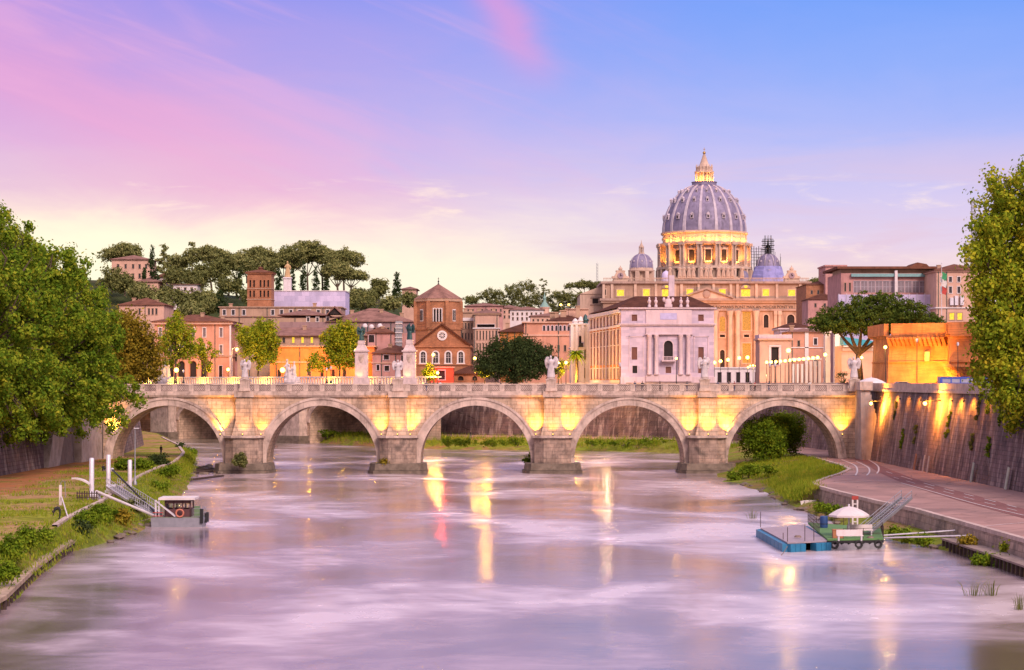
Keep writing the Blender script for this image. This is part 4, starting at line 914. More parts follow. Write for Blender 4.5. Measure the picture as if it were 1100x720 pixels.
# basilica lighting
for i in range(16):
    a_ = R(22.5 * i)
    if math.cos(a_) < .05: continue
    q = polar(a_, 49 * kd, dz(287)); floodlight(q, polar(a_, 43 * kd, dz(270)), 17000, 'drum floodlight at the foot of the great dome, bay ' + {0: 'in the middle', 1: 'right of the middle', 2: 'second right of the middle', 3: 'third right of the middle', 15: 'left of the middle', 14: 'second left of the middle', 13: 'third left of the middle'}.get(i, 'at the side'), 'floodlights round the drum', cone=120, size=.6, color=(1, .34, .035))
    link = polar(a_ + R(11.25), 47.8 * kd, dz(262)); spot(link, polar(a_ + R(11.25), 44 * kd, dz(254)), 3600, (1, .42, .06), 165, .8); link2 = polar(a_, 48.8 * kd, dz(261.5)); spot(link2, polar(a_, 44 * kd, dz(254)), 3600, (1, .42, .06), 165, .8)
for i in range(8):
    a_ = R(45 * i + 22.5)
    if math.cos(a_) > 0: point(polar(a_, 12 * kd, dz(194)), 2600, (1, .42, .05), .5)
for px, pw in ((700, 1.0), (742, 1.2), (775, 1.5), (800, 1.5), (826, 1.2), (858, 1.0)):
    spot((XX(px, 1215), 1215, 21), (XX(px, D1), D1, ZZ(362, D1)), 56000 * pw, (1, .33, .06), 80, 1.0, 1.0)
# ================================================================ the palazzo in the middle, and the streets round it
pz = Bld('palazzo', 'pale lilac corner palazzo with paired columns, brown hipped roof and an orange pillared side', 'palazzo', 667, 767, 470, ZG, 24)
for px in (681.5, 753): pz.winpx(px, 338, 345, 6, 'shut'); pz.winpx(px, 373, 386.5, 6, 'shut')
pz.winpx(682, 393, 401, 5.2, 'grey'); pz.winpx(752.5, 393, 401, 5.2, 'shut'); pz.winpx(718, 394, 401, 6, 'shut')
pz.win(pz.x(718), pz.z(387), 9.6 * pz.k, 21 * pz.k, 'palarch')
pz.walls(pz.z(332), LAV)
pz.band(pz.z(332), pz.z(330.4), .55, LAVT); pz.band(pz.z(350.5), pz.z(349), .25, LAVT); pz.band(pz.z(349), pz.z(347.6), .5, LAVT); pz.band(-.2, pz.z(405), .18, LAVT, 'plinth')
kz = pz.k
m = pz.mb(); m.box(pz.x(694), pz.x(743), -.45, 0, pz.z(359), pz.z(352)); m.box(pz.x(693), pz.x(744), -.7, 0, pz.z(359.6), pz.z(358.6)); m.box(pz.x(694), pz.x(743), -.3, 0, pz.z(347.6), pz.z(333)); m.box(pz.x(694), pz.x(743), -.6, 0, pz.z(410), pz.z(402.5)); pz.put('entablature', m, LAVT)
for p in (697.5, 705, 731, 739): 
    m = pz.mb(); r = 2.3 * kz; z0, z1 = pz.z(402.5), pz.z(359.6); m.lathe([(r * 1.2, z0), (r * 1.2, z0 + .3), (r, z0 + .5), (r * .98, z0 + 4), (r * .86, z1 - .7), (r * 1.1, z1 - .45), (r * 1.15, z1)], pz.x(p), -.55, 16); pz.put('column', m, LAVT, True)
m = pz.mb(); m.box(pz.x(709), pz.x(727), -.36, -.28, pz.z(343.5), pz.z(336.5)); pz.put('inscription_panel', m, stone('bluish_marble', (.46, .42, .66), .12, .8))
m = pz.mb(); m.box(pz.x(710.5), pz.x(725.5), -1.5, 0, pz.z(388.5), pz.z(387)); 
for i in range(11): m.box(pz.x(711) + i * 1.4 * kz, pz.x(711) + i * 1.4 * kz + .1, -1.4, -1.3, pz.z(387), pz.z(383.5))
m.box(pz.x(710.8), pz.x(725.2), -1.45, -1.25, pz.z(383.5), pz.z(383)); pz.put('balcony', m, LAVT)
for a, b in ((675.5, 691.5), (745, 761)):
    m = pz.mb()
    for q in ((a, a + .9, 399, 361), (b - .9, b, 399, 361), (a, b, 361.9, 361)): m.box(pz.x(q[0]), pz.x(q[1]), -.12, 0, pz.z(q[2]), pz.z(q[3]))
    pz.put('panel_frame', m, LAVT)
m = pz.mb(); m.box(pz.x(714), pz.x(722), -.4, .4, pz.z(330.4), pz.z(327)); m.ball((pz.x(718), 0, pz.z(325)), 3.6 * kz, 12, 1, .35, 1.35); m.ball((pz.x(713.3), 0, pz.z(322)), 1.7 * kz, 8, 1, .6, 1.6); m.ball((pz.x(722.7), 0, pz.z(322)), 1.7 * kz, 8, 1, .6, 1.6); m.ball((pz.x(718), 0, pz.z(319.5)), 1.5 * kz, 8); pz.put('roof_crest', m, LAVT, True)
for p in (697.5, 704.5, 731.5, 738.5):
    m = pz.mb(); x = pz.x(p); z0 = pz.z(330.4); m.lathe([(.42, z0), (.34, z0 + .5), (.22, z0 + .75), (.36, z0 + 1.1), (.42, z0 + 1.5), (.16, z0 + 1.85), (.25, z0 + 2.1), (.05, z0 + 2.4)], x, -.1, 10); pz.put('roof_urn', m, LAVT, True)
# brown hipped roof over front and side
m = MB(); zE = pz.e.location.z + pz.z(330.4) + .02; zR = ZZ(318, 480)
A, B = Vector((XX(666.5, 470) - .3, 469.4, zE)), Vector((XX(768, 470), 469.4, zE)); Cc, Dd = Vector((25.5, 520, zE)), Vector((XX(631.5, 518), 518, zE)); P, Q = Vector((XX(682, 482), 482, zR)), Vector((XX(741, 482), 482, zR)); B2 = Vector((XX(768, 470), 494, zE))
for f in ([A, B, Q, P], [B, B2, Q], [B2, Vector((XX(705, 510), 510, zE + .4)), P, Q], [Dd, A, P], [Dd, P, Vector((XX(705, 510), 510, zE + .4))]): m.face([tuple(q) for q in f])
obj('roof', m, TILEB, pz.e)
sd = Bld('palazzo_side', '', '', 633, 667, 516, ZG, 10, rz=math.atan2(470 - 516, XX(667, 470) - XX(633, 516)), L=math.hypot(46, XX(667, 470) - XX(633, 516)) - .15)
# the side range belongs to the palazzo
bpy.data.objects.remove(sd.e); sd.e = pz.e
hz_ = pz.z(330.4); n = 9; pit = sd.L / (n + .4)
for i in range(n):
    cx = pit * (i + .7)
    for z0, h in ((2.0, 2.6), (5.4, 4.4), (9.9, 3.6), (14.6, 2.4)): sd.win(cx, z0, pit * .5, h, 'side')
m_ = sd.mb(); m_.wall(0, sd.L, -.3, hz_ - .35, sd.holes, .22); m_.face([(0, 10, -.3), (0, 0, -.3), (0, 0, hz_ - .35), (0, 10, hz_ - .35)]); sd.put('side_wall', m_, ORANGE); sd.flush()
for i in range(n + 1):
    m_ = sd.mb(); cx = pit * (i + .2); m_.box(cx - pit * .09, cx + pit * .09, -.05, 0, 1.9, 14.0); m_.box(cx - pit * .12, cx + pit * .12, -.05, 0, 14.5, 17.2); sd.put('side_pilaster', m_, WHITE)
for z0, z1, o_ in ((-.2, 1.8, .1), (14.0, 14.5, .3), (hz_ - 1.2, hz_ - .35, .5)):
    m_ = sd.mb(); m_.box(-.2, sd.L - .05, -o_, -.01, z0, z1); sd.put('side_string_course', m_, WHITE)
# white end house at its left
wh = Bld('white_house', 'narrow white house with sculpted roofline between the pink building and the pillared palazzo side', 'house', 613.5, 632.5, 521, ZG, 14)
wh.winpx(623.5, 361, 371, 3.4, 'bigdark'); wh.winpx(627, 396, 406, 2.4, 'tan'); wh.winpx(618, 378, 386, 2.2, 'tan'); wh.winpx(628, 376, 386, 2.2, 'tan')
wh.walls(wh.z(349), WHITE); wh.band(wh.z(349), wh.z(347.5), .5, WHITE); wh.band(wh.z(374), wh.z(373), .35, WHITE)
m = wh.mb()
for p in (614.5, 619.5, 626, 631.5): m.box(wh.x(p) - .35, wh.x(p) + .35, -.4, 0, 0, wh.z(349))
wh.put('pilaster', m, WHITE)
m = wh.mb(); m.box(wh.x(621.5), wh.x(626.5), -1.2, 0, wh.z(373), wh.z(371.8)); m.box(wh.x(621.7), wh.x(626.3), -1.2, -1.1, wh.z(371.8), wh.z(368.5)); wh.put('balcony', m, IRON)
for p, h in ((618, 5), (624, 7), (629, 9)):
    m = wh.mb(); z0 = wh.z(347.5); m.lathe([(.8, z0), (.6, z0 + .4), (.85, z0 + h * .09), (.55, z0 + h * .17), (.5, z0 + h * .2), (.1, z0 + h * .26)], wh.x(p), .6, 10); wh.put('roof_ornament', m, BRONZE if h == 9 else WHITE, True)
# pink house with arched loggia
pk_ = Bld('pink_palazzo', 'long pale pink building with a small arched loggia under a brown roof', 'building', 563, 632, 560, ZG, 30)
for i in range(7): pk_.winpx(584.5 + i * 4.4, 349.8, 355.5, 2.4, 'brickarch' if 0 else 'plainarch')
pk_.winpx(617, 349.5, 355.5, 9, 'grey')
for p in (570, 578, 586, 592.5, 600, 607): pk_.winpx(p, 371, 377.5, 2.3, 'tan')
for p in (572, 584, 594, 604): pk_.winpx(p, 388, 398, 3, 'tan')
pk_.walls(pk_.z(347), PINK); pk_.band(pk_.z(347), pk_.z(345.6), .6, PINKL); pk_.band(pk_.z(361), pk_.z(359.4), .3, PINKL); pk_.hip(pk_.z(345.6), pk_.z(336.5), TILEB, x0=pk_.x(588)); chimney(pk_, pk_.x(606), 10, pk_.z(342), pk_.z(333), 1.6); chimney(pk_, pk_.x(596.5), 14, pk_.z(343), pk_.z(334.5), 2.4)
m = pk_.mb(); m.box(pk_.x(609), pk_.x(634), 14, 24, pk_.z(345), pk_.z(330.5)); m.box(pk_.x(608.5), pk_.x(634.5), 13.6, 24.4, pk_.z(330.5), pk_.z(329.6)); pk_.put('roof_terrace', m, PINKL)
# beige blocks between the brick church and the holm oak
bb = Bld('beige_palazzo', 'beige apartment palazzo with a white roof loggia behind the brick church', 'apartment block', 509, 536, 640, ZG, 20)
for i in range(7):
    for a, b in ((355.5, 365), (369, 379), (383, 393)): bb.winpx(512.5 + i * 3.4, a, b, 1.15, 'tan')
bb.winpx(522, 348.5, 351.8, 19, 'loggia'); bb.walls(bb.z(338), PINKL); bb.band(bb.z(338), bb.z(336.8), .5, TAN); bb.band(bb.z(353.2), bb.z(352.2), .35, WHITE, 'balcony_slab'); bb.hip(bb.z(336.8), bb.z(331.5), TILEP)
bl = Bld('beige_house', 'narrow taller beige house wedged between the brick tower and the beige palazzo', 'house', 494, 509, 655, ZG, 22)
for i in range(4):
    for a, b in ((347, 353.5), (358, 365), (370, 377), (383, 390)): bl.winpx(497 + i * 3.3, a, b, 1.3, 'tan')
bl.walls(bl.z(336), TAN); bl.band(bl.z(344.8), bl.z(341.5), .4, WHITE, 'balcony_slab'); bl.band(bl.z(336), bl.z(334.8), .4, TAN)
rd = Bld('red_roofed_house', 'low house with an orange wall and a dark red tiled roof above the holm oak', 'house', 537, 590, 610, ZG, 18)
for p in (541, 549, 558): rd.winpx(p, 366, 371, 2, 'tan')
rd.walls(rd.z(357), ORANGE); rd.hip(rd.z(357), rd.z(346), TILEB)
for nm, a, b, D, yt, yr, mt, lb in (('rooftop_house', 500, 540, 800, 329, 324.5, ROSE, 'far rose house with flat tiled roof just right of the brick tower'), ('rooftop_house', 534, 560, 900, 331, 327, PINKL, 'far pale pink house in the middle of the skyline behind the beige palazzo'), ('rooftop_house', 548, 584, 850, 333, 328.5, WHITE, 'far long whitish house right of the beige palazzo under the wooded ridge'), ('rooftop_house', 570, 612, 720, 340, 335.5, PINKL, 'pinkish flat roofed house below the green copper turret')):
    b_ = Bld(nm, lb, 'house', a, b, D, ZG, 16)
    for i in range(int((b - a) / 5)): b_.winpx(a + 3 + i * 5, yt + 3, yt + 5.5, 1.5, 'tan'); b_.winpx(a + 3 + i * 5, yt + 8, yt + 11, 1.5, 'tan')
    b_.walls(b_.z(yt), mt); b_.hip(b_.z(yt), b_.z(yr), TILEP)
# turret with the green copper cap
tt = empty('copper_turret', (XX(585, 900), 900, 45), 'small round turret with a green copper cap and finial in front of the wooded ridge', 'turret'); kt = 900 / F; q = tt.location
m = MB(); m.lathe([(5 * kt, ZZ(345, 900)), (5 * kt, ZZ(331.5, 900)), (5.6 * kt, ZZ(331, 900)), (5.6 * kt, ZZ(330, 900))], q.x, q.y, 12); obj('drum', m, PINKL, tt, True)
m = MB(); m.lathe([(5.6 * kt, ZZ(330, 900)), (4.2 * kt, ZZ(328.6, 900)), (2.6 * kt, ZZ(325.5, 900)), (1.6 * kt, ZZ(324.5, 900)), (1.6 * kt, ZZ(321, 900)), (1.9 * kt, ZZ(320.5, 900)), (.7 * kt, ZZ(317.5, 900)), (.2 * kt, ZZ(314, 900))], q.x, q.y, 12); obj('cap', m, plain('verdigris', (.20, .33, .28), .6), tt, True)
# ---------------- brick church: octagon tower and gabled front
chh = Bld('brick_church', 'old brick church with an octagonal tower and a gabled front with a rose window', 'church', 447, 505, 545, ZG, 22)
kc = chh.k
for p in (454.5, 468, 481.5, 495): chh.win(chh.x(p), chh.z(390), 5.4 * kc, 12 * kc, 'church')
chh.walls(chh.z(371), BRICK)
m = chh.mb(); ap = (chh.x(475), chh.z(349)); m.exy([(chh.x(446), chh.z(371)), (chh.x(504.5), chh.z(371)), ap], -.02, 20); chh.put('gable', m, BRICK)
for s in (-1, 1):
    m = chh.mb(); xe = chh.x(445 if s < 0 else 505.5); m.exy([(xe, chh.z(372)), (xe, chh.z(370)), (ap[0], chh.z(347)), (ap[0], chh.z(349.2))][::s], -.7, 20.3); chh.put('roof_slope', m, TILEB)
chh.band(chh.z(373.2), chh.z(371.2), .4, BRICK); chh.band(chh.z(392.6), chh.z(391.2), .3, BRICK, 'string_course')
m = chh.mb(); c = (chh.x(475), chh.z(360.5)); N = 24
for i in range(N):
    a0, a1 = 2 * math.pi * i / N, 2 * math.pi * (i + 1) / N; f = lambda a, r: (c[0] + r * kc * math.cos(a), c[1] + r * kc * math.sin(a))
    m.exy([f(a0, 3.3), f(a0, 5.4), f(a1, 5.4), f(a1, 3.3)], -.28, .05)
for i in range(8):
    a = math.pi * i / 4; m.beam((c[0] + .8 * kc * math.cos(a), -.12, c[1] + .8 * kc * math.sin(a)), (c[0] + 3.4 * kc * math.cos(a), -.12, c[1] + 3.4 * kc * math.sin(a)), .16)
m.exy([(c[0] + 1.1 * kc * math.cos(a), c[1] + 1.1 * kc * math.sin(a)) for a in np.linspace(0, 2 * math.pi, 13)[:-1]], -.2, 0); rw_ = chh.put('rose_window', m, WHITE)
m = chh.mb(); m.exy([(c[0] + 3.5 * kc * math.cos(a), c[1] + 3.5 * kc * math.sin(a)) for a in np.linspace(0, 2 * math.pi, 25)[:-1]], -.06, 0); obj('glass', m, DARK, rw_)
# octagon
Dt = 560.0; kt = Dt / F; tx = XX(470, Dt); tz = lambda y: ZZ(y, Dt); ry_ = Dt + 7
def octa(r, rot=22.5): return [(tx + r * math.cos(R(rot + 45 * i)), ry_ + r * math.sin(R(rot + 45 * i))) for i in range(8)]
m = MB(); m.prism(octa(26.5 * kt), ZG, tz(322)); obj('tower', m, BRICK, chh.e)
for z0, z1, o in ((323.5, 320.5, 28), (354, 351.5, 27.6), (347.6, 346.6, 27)): m = MB(); m.prism(octa(o * kt), tz(z0), tz(z1)); obj('tower_cornice', m, BRICK if o < 28 else TAN, chh.e)
m = MB(); m.prism(octa(28.5 * kt), tz(320.5), tz(304), octa(.6 * kt)); obj('tower_roof', m, TILEP, chh.e)
m = MB(); m.lathe([(1.4 * kt, tz(306)), (1.0 * kt, tz(304)), (.4 * kt, tz(302.5)), (1.0 * kt, tz(301.3)), (.3 * kt, tz(300)), (.15 * kt, tz(296.5))], tx, ry_, 10); m.box(tx - .8 * kt, tx + .8 * kt, ry_ - .1, ry_ + .1, tz(298.4), tz(297.9)); obj('finial', m, IRON, chh.e, True)
yf = ry_ - 26.5 * kt * math.cos(R(22.5)); 
def tower_window(px, w, y0, y1, n):
    m = MB(); g = MB(); x0 = XX(px - w / 2, Dt); ww = w * kt; ypl = yf - .05
    g.box(x0, x0 + ww, ypl - .03, ypl + .1, tz(y1), tz(y0) - .5 * ww / n)
    for i in range(n + 1): xx = x0 + ww * i / n; m.box(xx - .12, xx + .12, ypl - .25, ypl, tz(y1), tz(y0))
    for i in range(n):
        cxx = x0 + ww * (i + .5) / n; r = ww / n / 2
        for a0, a1 in zip(np.linspace(0, math.pi, 7), np.linspace(0, math.pi, 7)[1:]): m.beam((cxx + r * math.cos(a0), ypl - .12, tz(y0) - r + r * math.sin(a0)), (cxx + r * math.cos(a1), ypl - .12, tz(y0) - r + r * math.sin(a1)), .2)
    o = obj('tower_window', m, WHITE, chh.e); obj('pane', g, DARK, o)
tower_window(470, 9.4, 331, 345.5, 3)
def side_win(px):
    s = 1 if px > 470 else -1; m = MB(); a = R(-90 + s * 45); dx, dy = math.cos(a), math.sin(a); r = 26.5 * kt * math.cos(R(22.5)); cxx = tx + dx * r; cyy = ry_ + dy * r
    m.boxc((cxx, cyy, tz(338.5)), (.24, 4.6 * kt, 13 * kt), rz=a); o = obj('tower_window', m, WHITE, chh.e)
    g = MB()
    for t in (-1, 1): g.boxc((cxx - dy * t * 1.05 * kt + dx * .1, cyy + dx * t * 1.05 * kt + dy * .1, tz(338.5)), (.2, 1.4 * kt, 11 * kt), rz=a)
    obj('pane', g, DARK, o)
side_win(451); side_win(488)
m = MB()
for i in range(8): q = octa(26.6 * kt)[i]; m.box(q[0] - .45, q[0] + .45, q[1] - .45, q[1] + .45, tz(352), tz(323))
obj('tower_pilaster', m, BRICK, chh.e)
lo = Bld('brick_annex', 'low tiled brick annex at the right foot of the gabled church', 'annex', 486, 520, 530, ZG, 12)
lo.winpx(495, 404, 409, 6, 'brickarch'); lo.winpx(510, 404, 409, 5, 'brickarch'); lo.walls(lo.z(402), BRICK); lo.hip(lo.z(402), lo.z(393), TILEB)
rdl = Bld('red_lit_shop', 'small shop front glowing red at the foot of the brick church', 'shop', 462, 487, 522, ZG, 8)
rdl.winpx(474.5, 398, 408, 7, 'bigdark'); rdl.walls(rdl.z(395.5), stone('red_wall', (.45, .08, .04), .15, .6)); rdl.band(rdl.z(395.5), rdl.z(394), .3, TAN)
# ---------------- the long hospital ranges on the left of the church
h1 = Bld('hospital_range', 'long upper hospital range with a tan tiled roof and a small dark gable', 'hospital building', 300, 444, 640, ZG, 24)
for i in range(6): h1.winpx(402 + i * 7.5, 352, 357.5, 2.6, 'tan')
for p in (331, 341, 352): h1.winpx(p, 341, 345.5, 2.6, 'dark')
h1.walls(h1.z(346), stone('mauve_stucco', (.30, .19, .19), .15, .3, streak=.4)); h1.hip(h1.z(346), h1.z(330), TILEP, x0=h1.x(352)); h1.hip(h1.z(339), h1.z(331), TILEP, x1=h1.x(351), name='lower_roof')
m = h1.mb(); x = h1.x(360.5); m.exy([(x - 7 * h1.k, h1.z(338)), (x + 7 * h1.k, h1.z(338)), (x, h1.z(330.5))], -3, 6); h1.put('dormer_gable', m, DARK); 
m = h1.mb()
for s in (-1, 1): m.exy([(x + s * 8 * h1.k, h1.z(338.6)), (x + s * 8 * h1.k, h1.z(337.4)), (x, h1.z(329.2)), (x, h1.z(331))][::s], -3.6, 6)
h1.put('dormer_roof', m, TILEP)
m = h1.mb()
for i, (p, y) in enumerate(((393, 350), (400, 351), (409, 350))): m.lathe([(2.6 * h1.k, h1.z(y + 2)), (2.8 * h1.k, h1.z(y)), (1.6 * h1.k, h1.z(y - 1.6)), (.3 * h1.k, h1.z(y - 2))], h1.x(p), -4, 10)
h1.put('satellite_dish', m, WHITE, True)
h2 = Bld('hospital_wing', 'lower hospital wing with three lit windows under a broad tiled roof', 'hospital building', 255, 400, 612, ZG, 18)
for p in (305, 315, 325, 335): h2.winpx(p, 362.5, 368.5, 2.6, 'lit' if p > 306 else 'tan')
for p in (262, 272, 345): h2.winpx(p, 362.5, 368, 2.6, 'tan')
h2.walls(h2.z(361), TAN); h2.hip(h2.z(361), h2.z(351), TILEP, over=1)
h3 = Bld('orange_building', 'low orange building strongly lit by street lamps left of the pale pillars', 'building', 290, 402, 590, ZG, 14)
for p in (300, 346, 358, 370, 392): h3.winpx(p, 397, 405, 3.2, 'brickarch')
h3.winpx(332, 390, 404, 4, 'tan'); h3.walls(h3.z(373), ORANGE); h3.band(h3.z(373), h3.z(371.6), .5, TAN); h3.band(h3.z(389.6), h3.z(388.6), .3, PINKL, 'string_course')
m = h3.mb(); m.exy([(h3.x(333), h3.z(391)), (h3.x(353), h3.z(391)), (h3.x(343), h3.z(383))], -1.0, 0); h3.put('porch_gable', m, ORANGE)
h4 = Bld('rose_house', 'rose stucco house with stepped tiled roofs between the two bronze statues', 'house', 400, 446, 575, ZG, 16)
for p, a, b, w in ((415, 381.5, 386.5, 5.5), (415.5, 393, 398.5, 5), (433, 382, 388, 4), (406, 392, 398, 3)): h4.winpx(p, a, b, w, 'bigdark')
h4.walls(h4.z(380), ROSE); h4.hip(h4.z(380), h4.z(370), TILE); h4.band(h4.z(390.6), h4.z(389.6), .3, PINKL, 'string_course')
h5 = Bld('mauve_house', 'mauve house with a glazed lift shaft behind the rose stucco house', 'house', 395, 446, 598, ZG, 14)
h5.winpx(399, 360, 368, 6, 'grey'); h5.winpx(428.5, 346, 370, 5, 'glaz'); h5.walls(h5.z(358), ROSE); h5.hip(h5.z(358), h5.z(350), TILE, x1=h5.x(422)); m = h5.mb(); m.box(h5.x(425), h5.x(432), -.5, 3, h5.z(372), h5.z(345))
h5.put('lift_shaft', m, GREYS); m = h5.mb()
for y in (348, 353, 358, 363, 368): m.box(h5.x(424.6), h5.x(432.4), -.8, 0, h5.z(y), h5.z(y - .8))
h5.put('shaft_frame', m, WHITE)
ur = Bld('tan_terrace', 'long tan range with white framed windows below the pine ridge', 'building', 236, 366, 700, ZG, 20)
for p in (250.5, 262, 293, 302.5, 312.5): ur.winpx(p, 333, 338.5, 3.2, 'dark')
for p in (241, 322, 332, 342, 352): ur.winpx(p, 333, 338.5, 3.2, 'dark')
ur.walls(ur.z(330.5), TAN); ur.band(ur.z(330.5), ur.z(329.4), .5, TAN); ur.band(ur.z(340.8), ur.z(340), .35, TILEP, 'string_course')
lvt = Bld('lavender_house', 'lavender white flat building beside the statue column below the pines', 'building', 291, 371, 730, ZG, 18)
lvt.walls(lvt.z(313), WRAP); lvt.band(lvt.z(313), lvt.z(312.2), .2, WHITE)
# pink palazzo by the street at the left
pl_ = Bld('pink_palazzo', 'three storey pink palazzo behind the trees left with an orange lit ground floor', 'building', 166, 248, 640, ZG, 20)
for p in (172, 183, 195, 207.5, 219.5, 237.5): pl_.winpx(p, 352.5, 362, 3, 'shutpink'); pl_.winpx(p, 371, 380.5, 3, 'shutpink')
for p in (183, 195, 207.5, 219.5): pl_.winpx(p, 388, 406, 6.5, 'brickarch')
pl_.winpx(237, 393, 408, 3.5, 'bigdark'); pl_.walls(pl_.z(348.5), PINK); pl_.band(pl_.z(348.5), pl_.z(346), .8, PINKL); pl_.band(pl_.z(383.4), pl_.z(382), .35, TAN, 'string_course'); pl_.hip(pl_.z(346), pl_.z(337), TILE, over=1.2)
m = pl_.mb(); m.box(pl_.x(246.5), pl_.x(248.4), -.3, 0, 0, pl_.z(348.5)); pl_.put('quoins', m, WHITE)
bk = Bld('red_house', 'dark red house with a pale window right of the pink palazzo', 'house', 247, 300, 650, ZG, 14)
for p in (250, 262, 280): bk.winpx(p, 361, 369, 3, 'dark'); bk.winpx(p + 3, 380, 388, 3, 'tan')
bk.walls(bk.z(355), ROSE); bk.hip(bk.z(355), bk.z(349), TILE)
lp = Bld('tile_roofed_house', 'pink tile roofed house at the foot of the hill left of the pink palazzo', 'house', 128, 176, 690, ZG, 20)
for p in (150, 160, 164, 168): lp.winpx(p, 331.5, 338, 2, 'tan')
lp.walls(lp.z(328), PINKL); lp.hip(lp.z(328), lp.z(318.5), TILE)
# bell tower
cp_ = Bld('bell_tower', 'square brick bell tower with paired arched openings and a low tiled cap', 'tower', 265.5, 291.5, 715, ZG, 8.4)
for y0, y1 in ((300.8, 308.5), (312, 319.2)):
    for p in (269.3, 272.9, 279.4, 283, 286.4, 289.6)[:6]: pass
    for p in (269, 273, 280, 284, 288.2): cp_.winpx(p - .1, y0, y1, 1.9, 'brickarch')
for p in (280, 285): cp_.winpx(p, 331, 336, 2.2, 'brickarch')
cp_.walls(cp_.z(294), BRICK); cp_.band(cp_.z(294), cp_.z(293), .6, BRICK); cp_.band(cp_.z(310.5), cp_.z(309.8), .25, TAN, 'string_course'); cp_.band(cp_.z(322), cp_.z(321.2), .25, TAN, 'string_course'); cp_.hip(cp_.z(293), cp_.z(288.5), TILE, .8)
m = cp_.mb(); c_ = cp_.L / 2; m.lathe([(.9, cp_.z(289.5)), (.9, cp_.z(287.6)), (1.2, cp_.z(287.4)), (.2, cp_.z(286))], c_, 4.2, 8); cp_.put('finial', m, TILE)
# villas on the hill
def villa(lab, a, b, D, yt, yr, yb, mat, roof, wins, rz=0):
    v = Bld('hill_villa', lab, 'villa', a, b, D, ZZ(yb, D), 16)
    for p, y0, y1, w_ in wins: v.winpx(p, y0, y1, w_, 'tan')
    v.walls(v.z(yt), mat, -6); v.hip(v.z(yt), v.z(yr), roof, .8); return v
villa('large rose villa on the hilltop behind the umbrella pine', 120, 161, 880, 279, 273, 312, PINKL, TILEP, [(p, 284, 288.5, 2.2) for p in (127, 135, 143, 150, 157)] + [(p, 294, 299, 2.2) for p in (127, 135, 143, 150)])
villa('small cream villa with red roof and lit blue window below the hilltop', 168, 189, 850, 297.5, 290.5, 316, WHITE, TILE, [(176, 301, 305, 4), (184, 301, 305, 2)])
villa('low pale villa stepping down the hill left of the cream villa', 147, 170, 840, 303, 297, 316, PINKL, TILEP, [(152, 306, 309, 2), (160, 306, 309, 2)])
villa('flat roofed pale house right of the cream villa on the hill', 186, 212, 835, 305.8, 304.5, 317, WHITE, TILEP, [(192, 309, 313, 2.4), (199, 309, 313, 2.4), (206, 309, 313, 2.4)])
villa('tiny far house with chimney right of the cypress', 432, 447, 820, 311, 307, 330, PINKL, TILEP, [(437, 314, 317, 2), (442, 314, 317, 2)])
# ---------------- right side of the basilica
r1 = Bld('ruined_gatehouse', 'flat topped pink gatehouse with one tall doorway, in front of the basilica', 'gatehouse', 816, 850, 520, ZG, 9)
r1.winpx(832.5, 373, 392, 8, 'bigdark'); r1.walls(r1.z(365.5), PINKL); r1.band(r1.z(365.5), r1.z(363.6), .5, PINKL); r1.band(r1.z(363.6), r1.z(359.5), .15, LAVT, 'attic'); m = r1.mb()
for s in (827, 838): m.box(r1.x(s) - .25, r1.x(s) + .25, -.15, 0, r1.z(392), r1.z(372))
m.box(r1.x(826), r1.x(839), -.25, 0, r1.z(372.5), r1.z(371)); r1.put('door_surround', m, WHITE)
r2 = Bld('gabled_house', 'lilac house with brown gabled roof behind the pink gatehouse', 'house', 838, 872, 600, ZG, 14)
r2.winpx(853, 354.6, 358.5, 4, 'bigdark'); r2.walls(r2.z(352.5), LAV); r2.hip(r2.z(352.5), r2.z(345.5), TILEB); r2.band(r2.z(354), r2.z(352.5), .6, LAVT)
r3 = Bld('corner_house', 'orange pink corner house with a white corner pilaster and two small flags', 'house', 847, 887, 560, ZG, 14)
r3.winpx(876, 363.5, 370.5, 3.6, 'dark'); r3.winpx(876, 385, 393, 3.6, 'dark'); r3.winpx(858, 366, 372, 2.6, 'tan'); r3.walls(r3.z(357), PINK); r3.hip(r3.z(357), r3.z(352), TILEP, .6); m = r3.mb(); m.box(r3.x(864.5), r3.x(868.5), -.25, 0, 0, r3.z(357)); r3.put('corner_pilaster', m, WHITE); r3.band(r3.z(374), r3.z(373), .25, WHITE, 'string_course')
for y0, y1 in ((362, 372), (396, 404)):
    m = r3.mb(); x = r3.x(884); m.beam((x, -.1, r3.z(y1 + 2)), (x + .9, -1.0, r3.z(y0 - 2)), .07); fp = r3.put('flag_pole', m, IRON); m = r3.mb(); m.grid([[(x + .3 + .16 * i, -.5 - .1 * i + .06 * math.sin(i), r3.z(y0) - .5 * j + .1 * math.sin(i + j)) for i in range(6)] for j in range(5)]); r3.put('flag', m, plain('lilac_flag' + str(y0), (.32, .22, .42), .8), parent=fp)
def pylon(a, b, y0, D, lab):
    e = empty('street_pylon', (XX((a + b) / 2, D), D, ZG), lab, 'pylon', 'white pylons at the avenue'); kk = D / F; m = MB(); x0, x1 = XX(a, D), XX(b, D); m.box(x0, x1, D, D + 3, ZG, ZZ(y0, D)); obj('shaft', m, WHITE, e)
    m = MB(); m.box(x0 - .3, x1 + .3, D - .3, D + 3.3, ZZ(y0, D), ZZ(y0 - 2.4, D)); m.box(x0 - .3, x1 + .3, D - .3, D + 3.3, ZG, ZG + 1.2); obj('cap', m, WHITE, e); return e
pylon(886.5, 892, 358, 545, 'narrow white lit pylon next to the corner house flags'); pylon(897, 905.5, 356, 540, 'wider white lit pylon just left of the umbrella pine trunk')
va = Bld('brown_palace_wing', 'stepped brown brick palace wing behind the right end of the basilica', 'palace', 866, 906, 1150, ZG, 40)
for i in range(5):
    for y in (312, 322): va.winpx(872 + i * 7, y, y + 4, 2.2, 'tan')
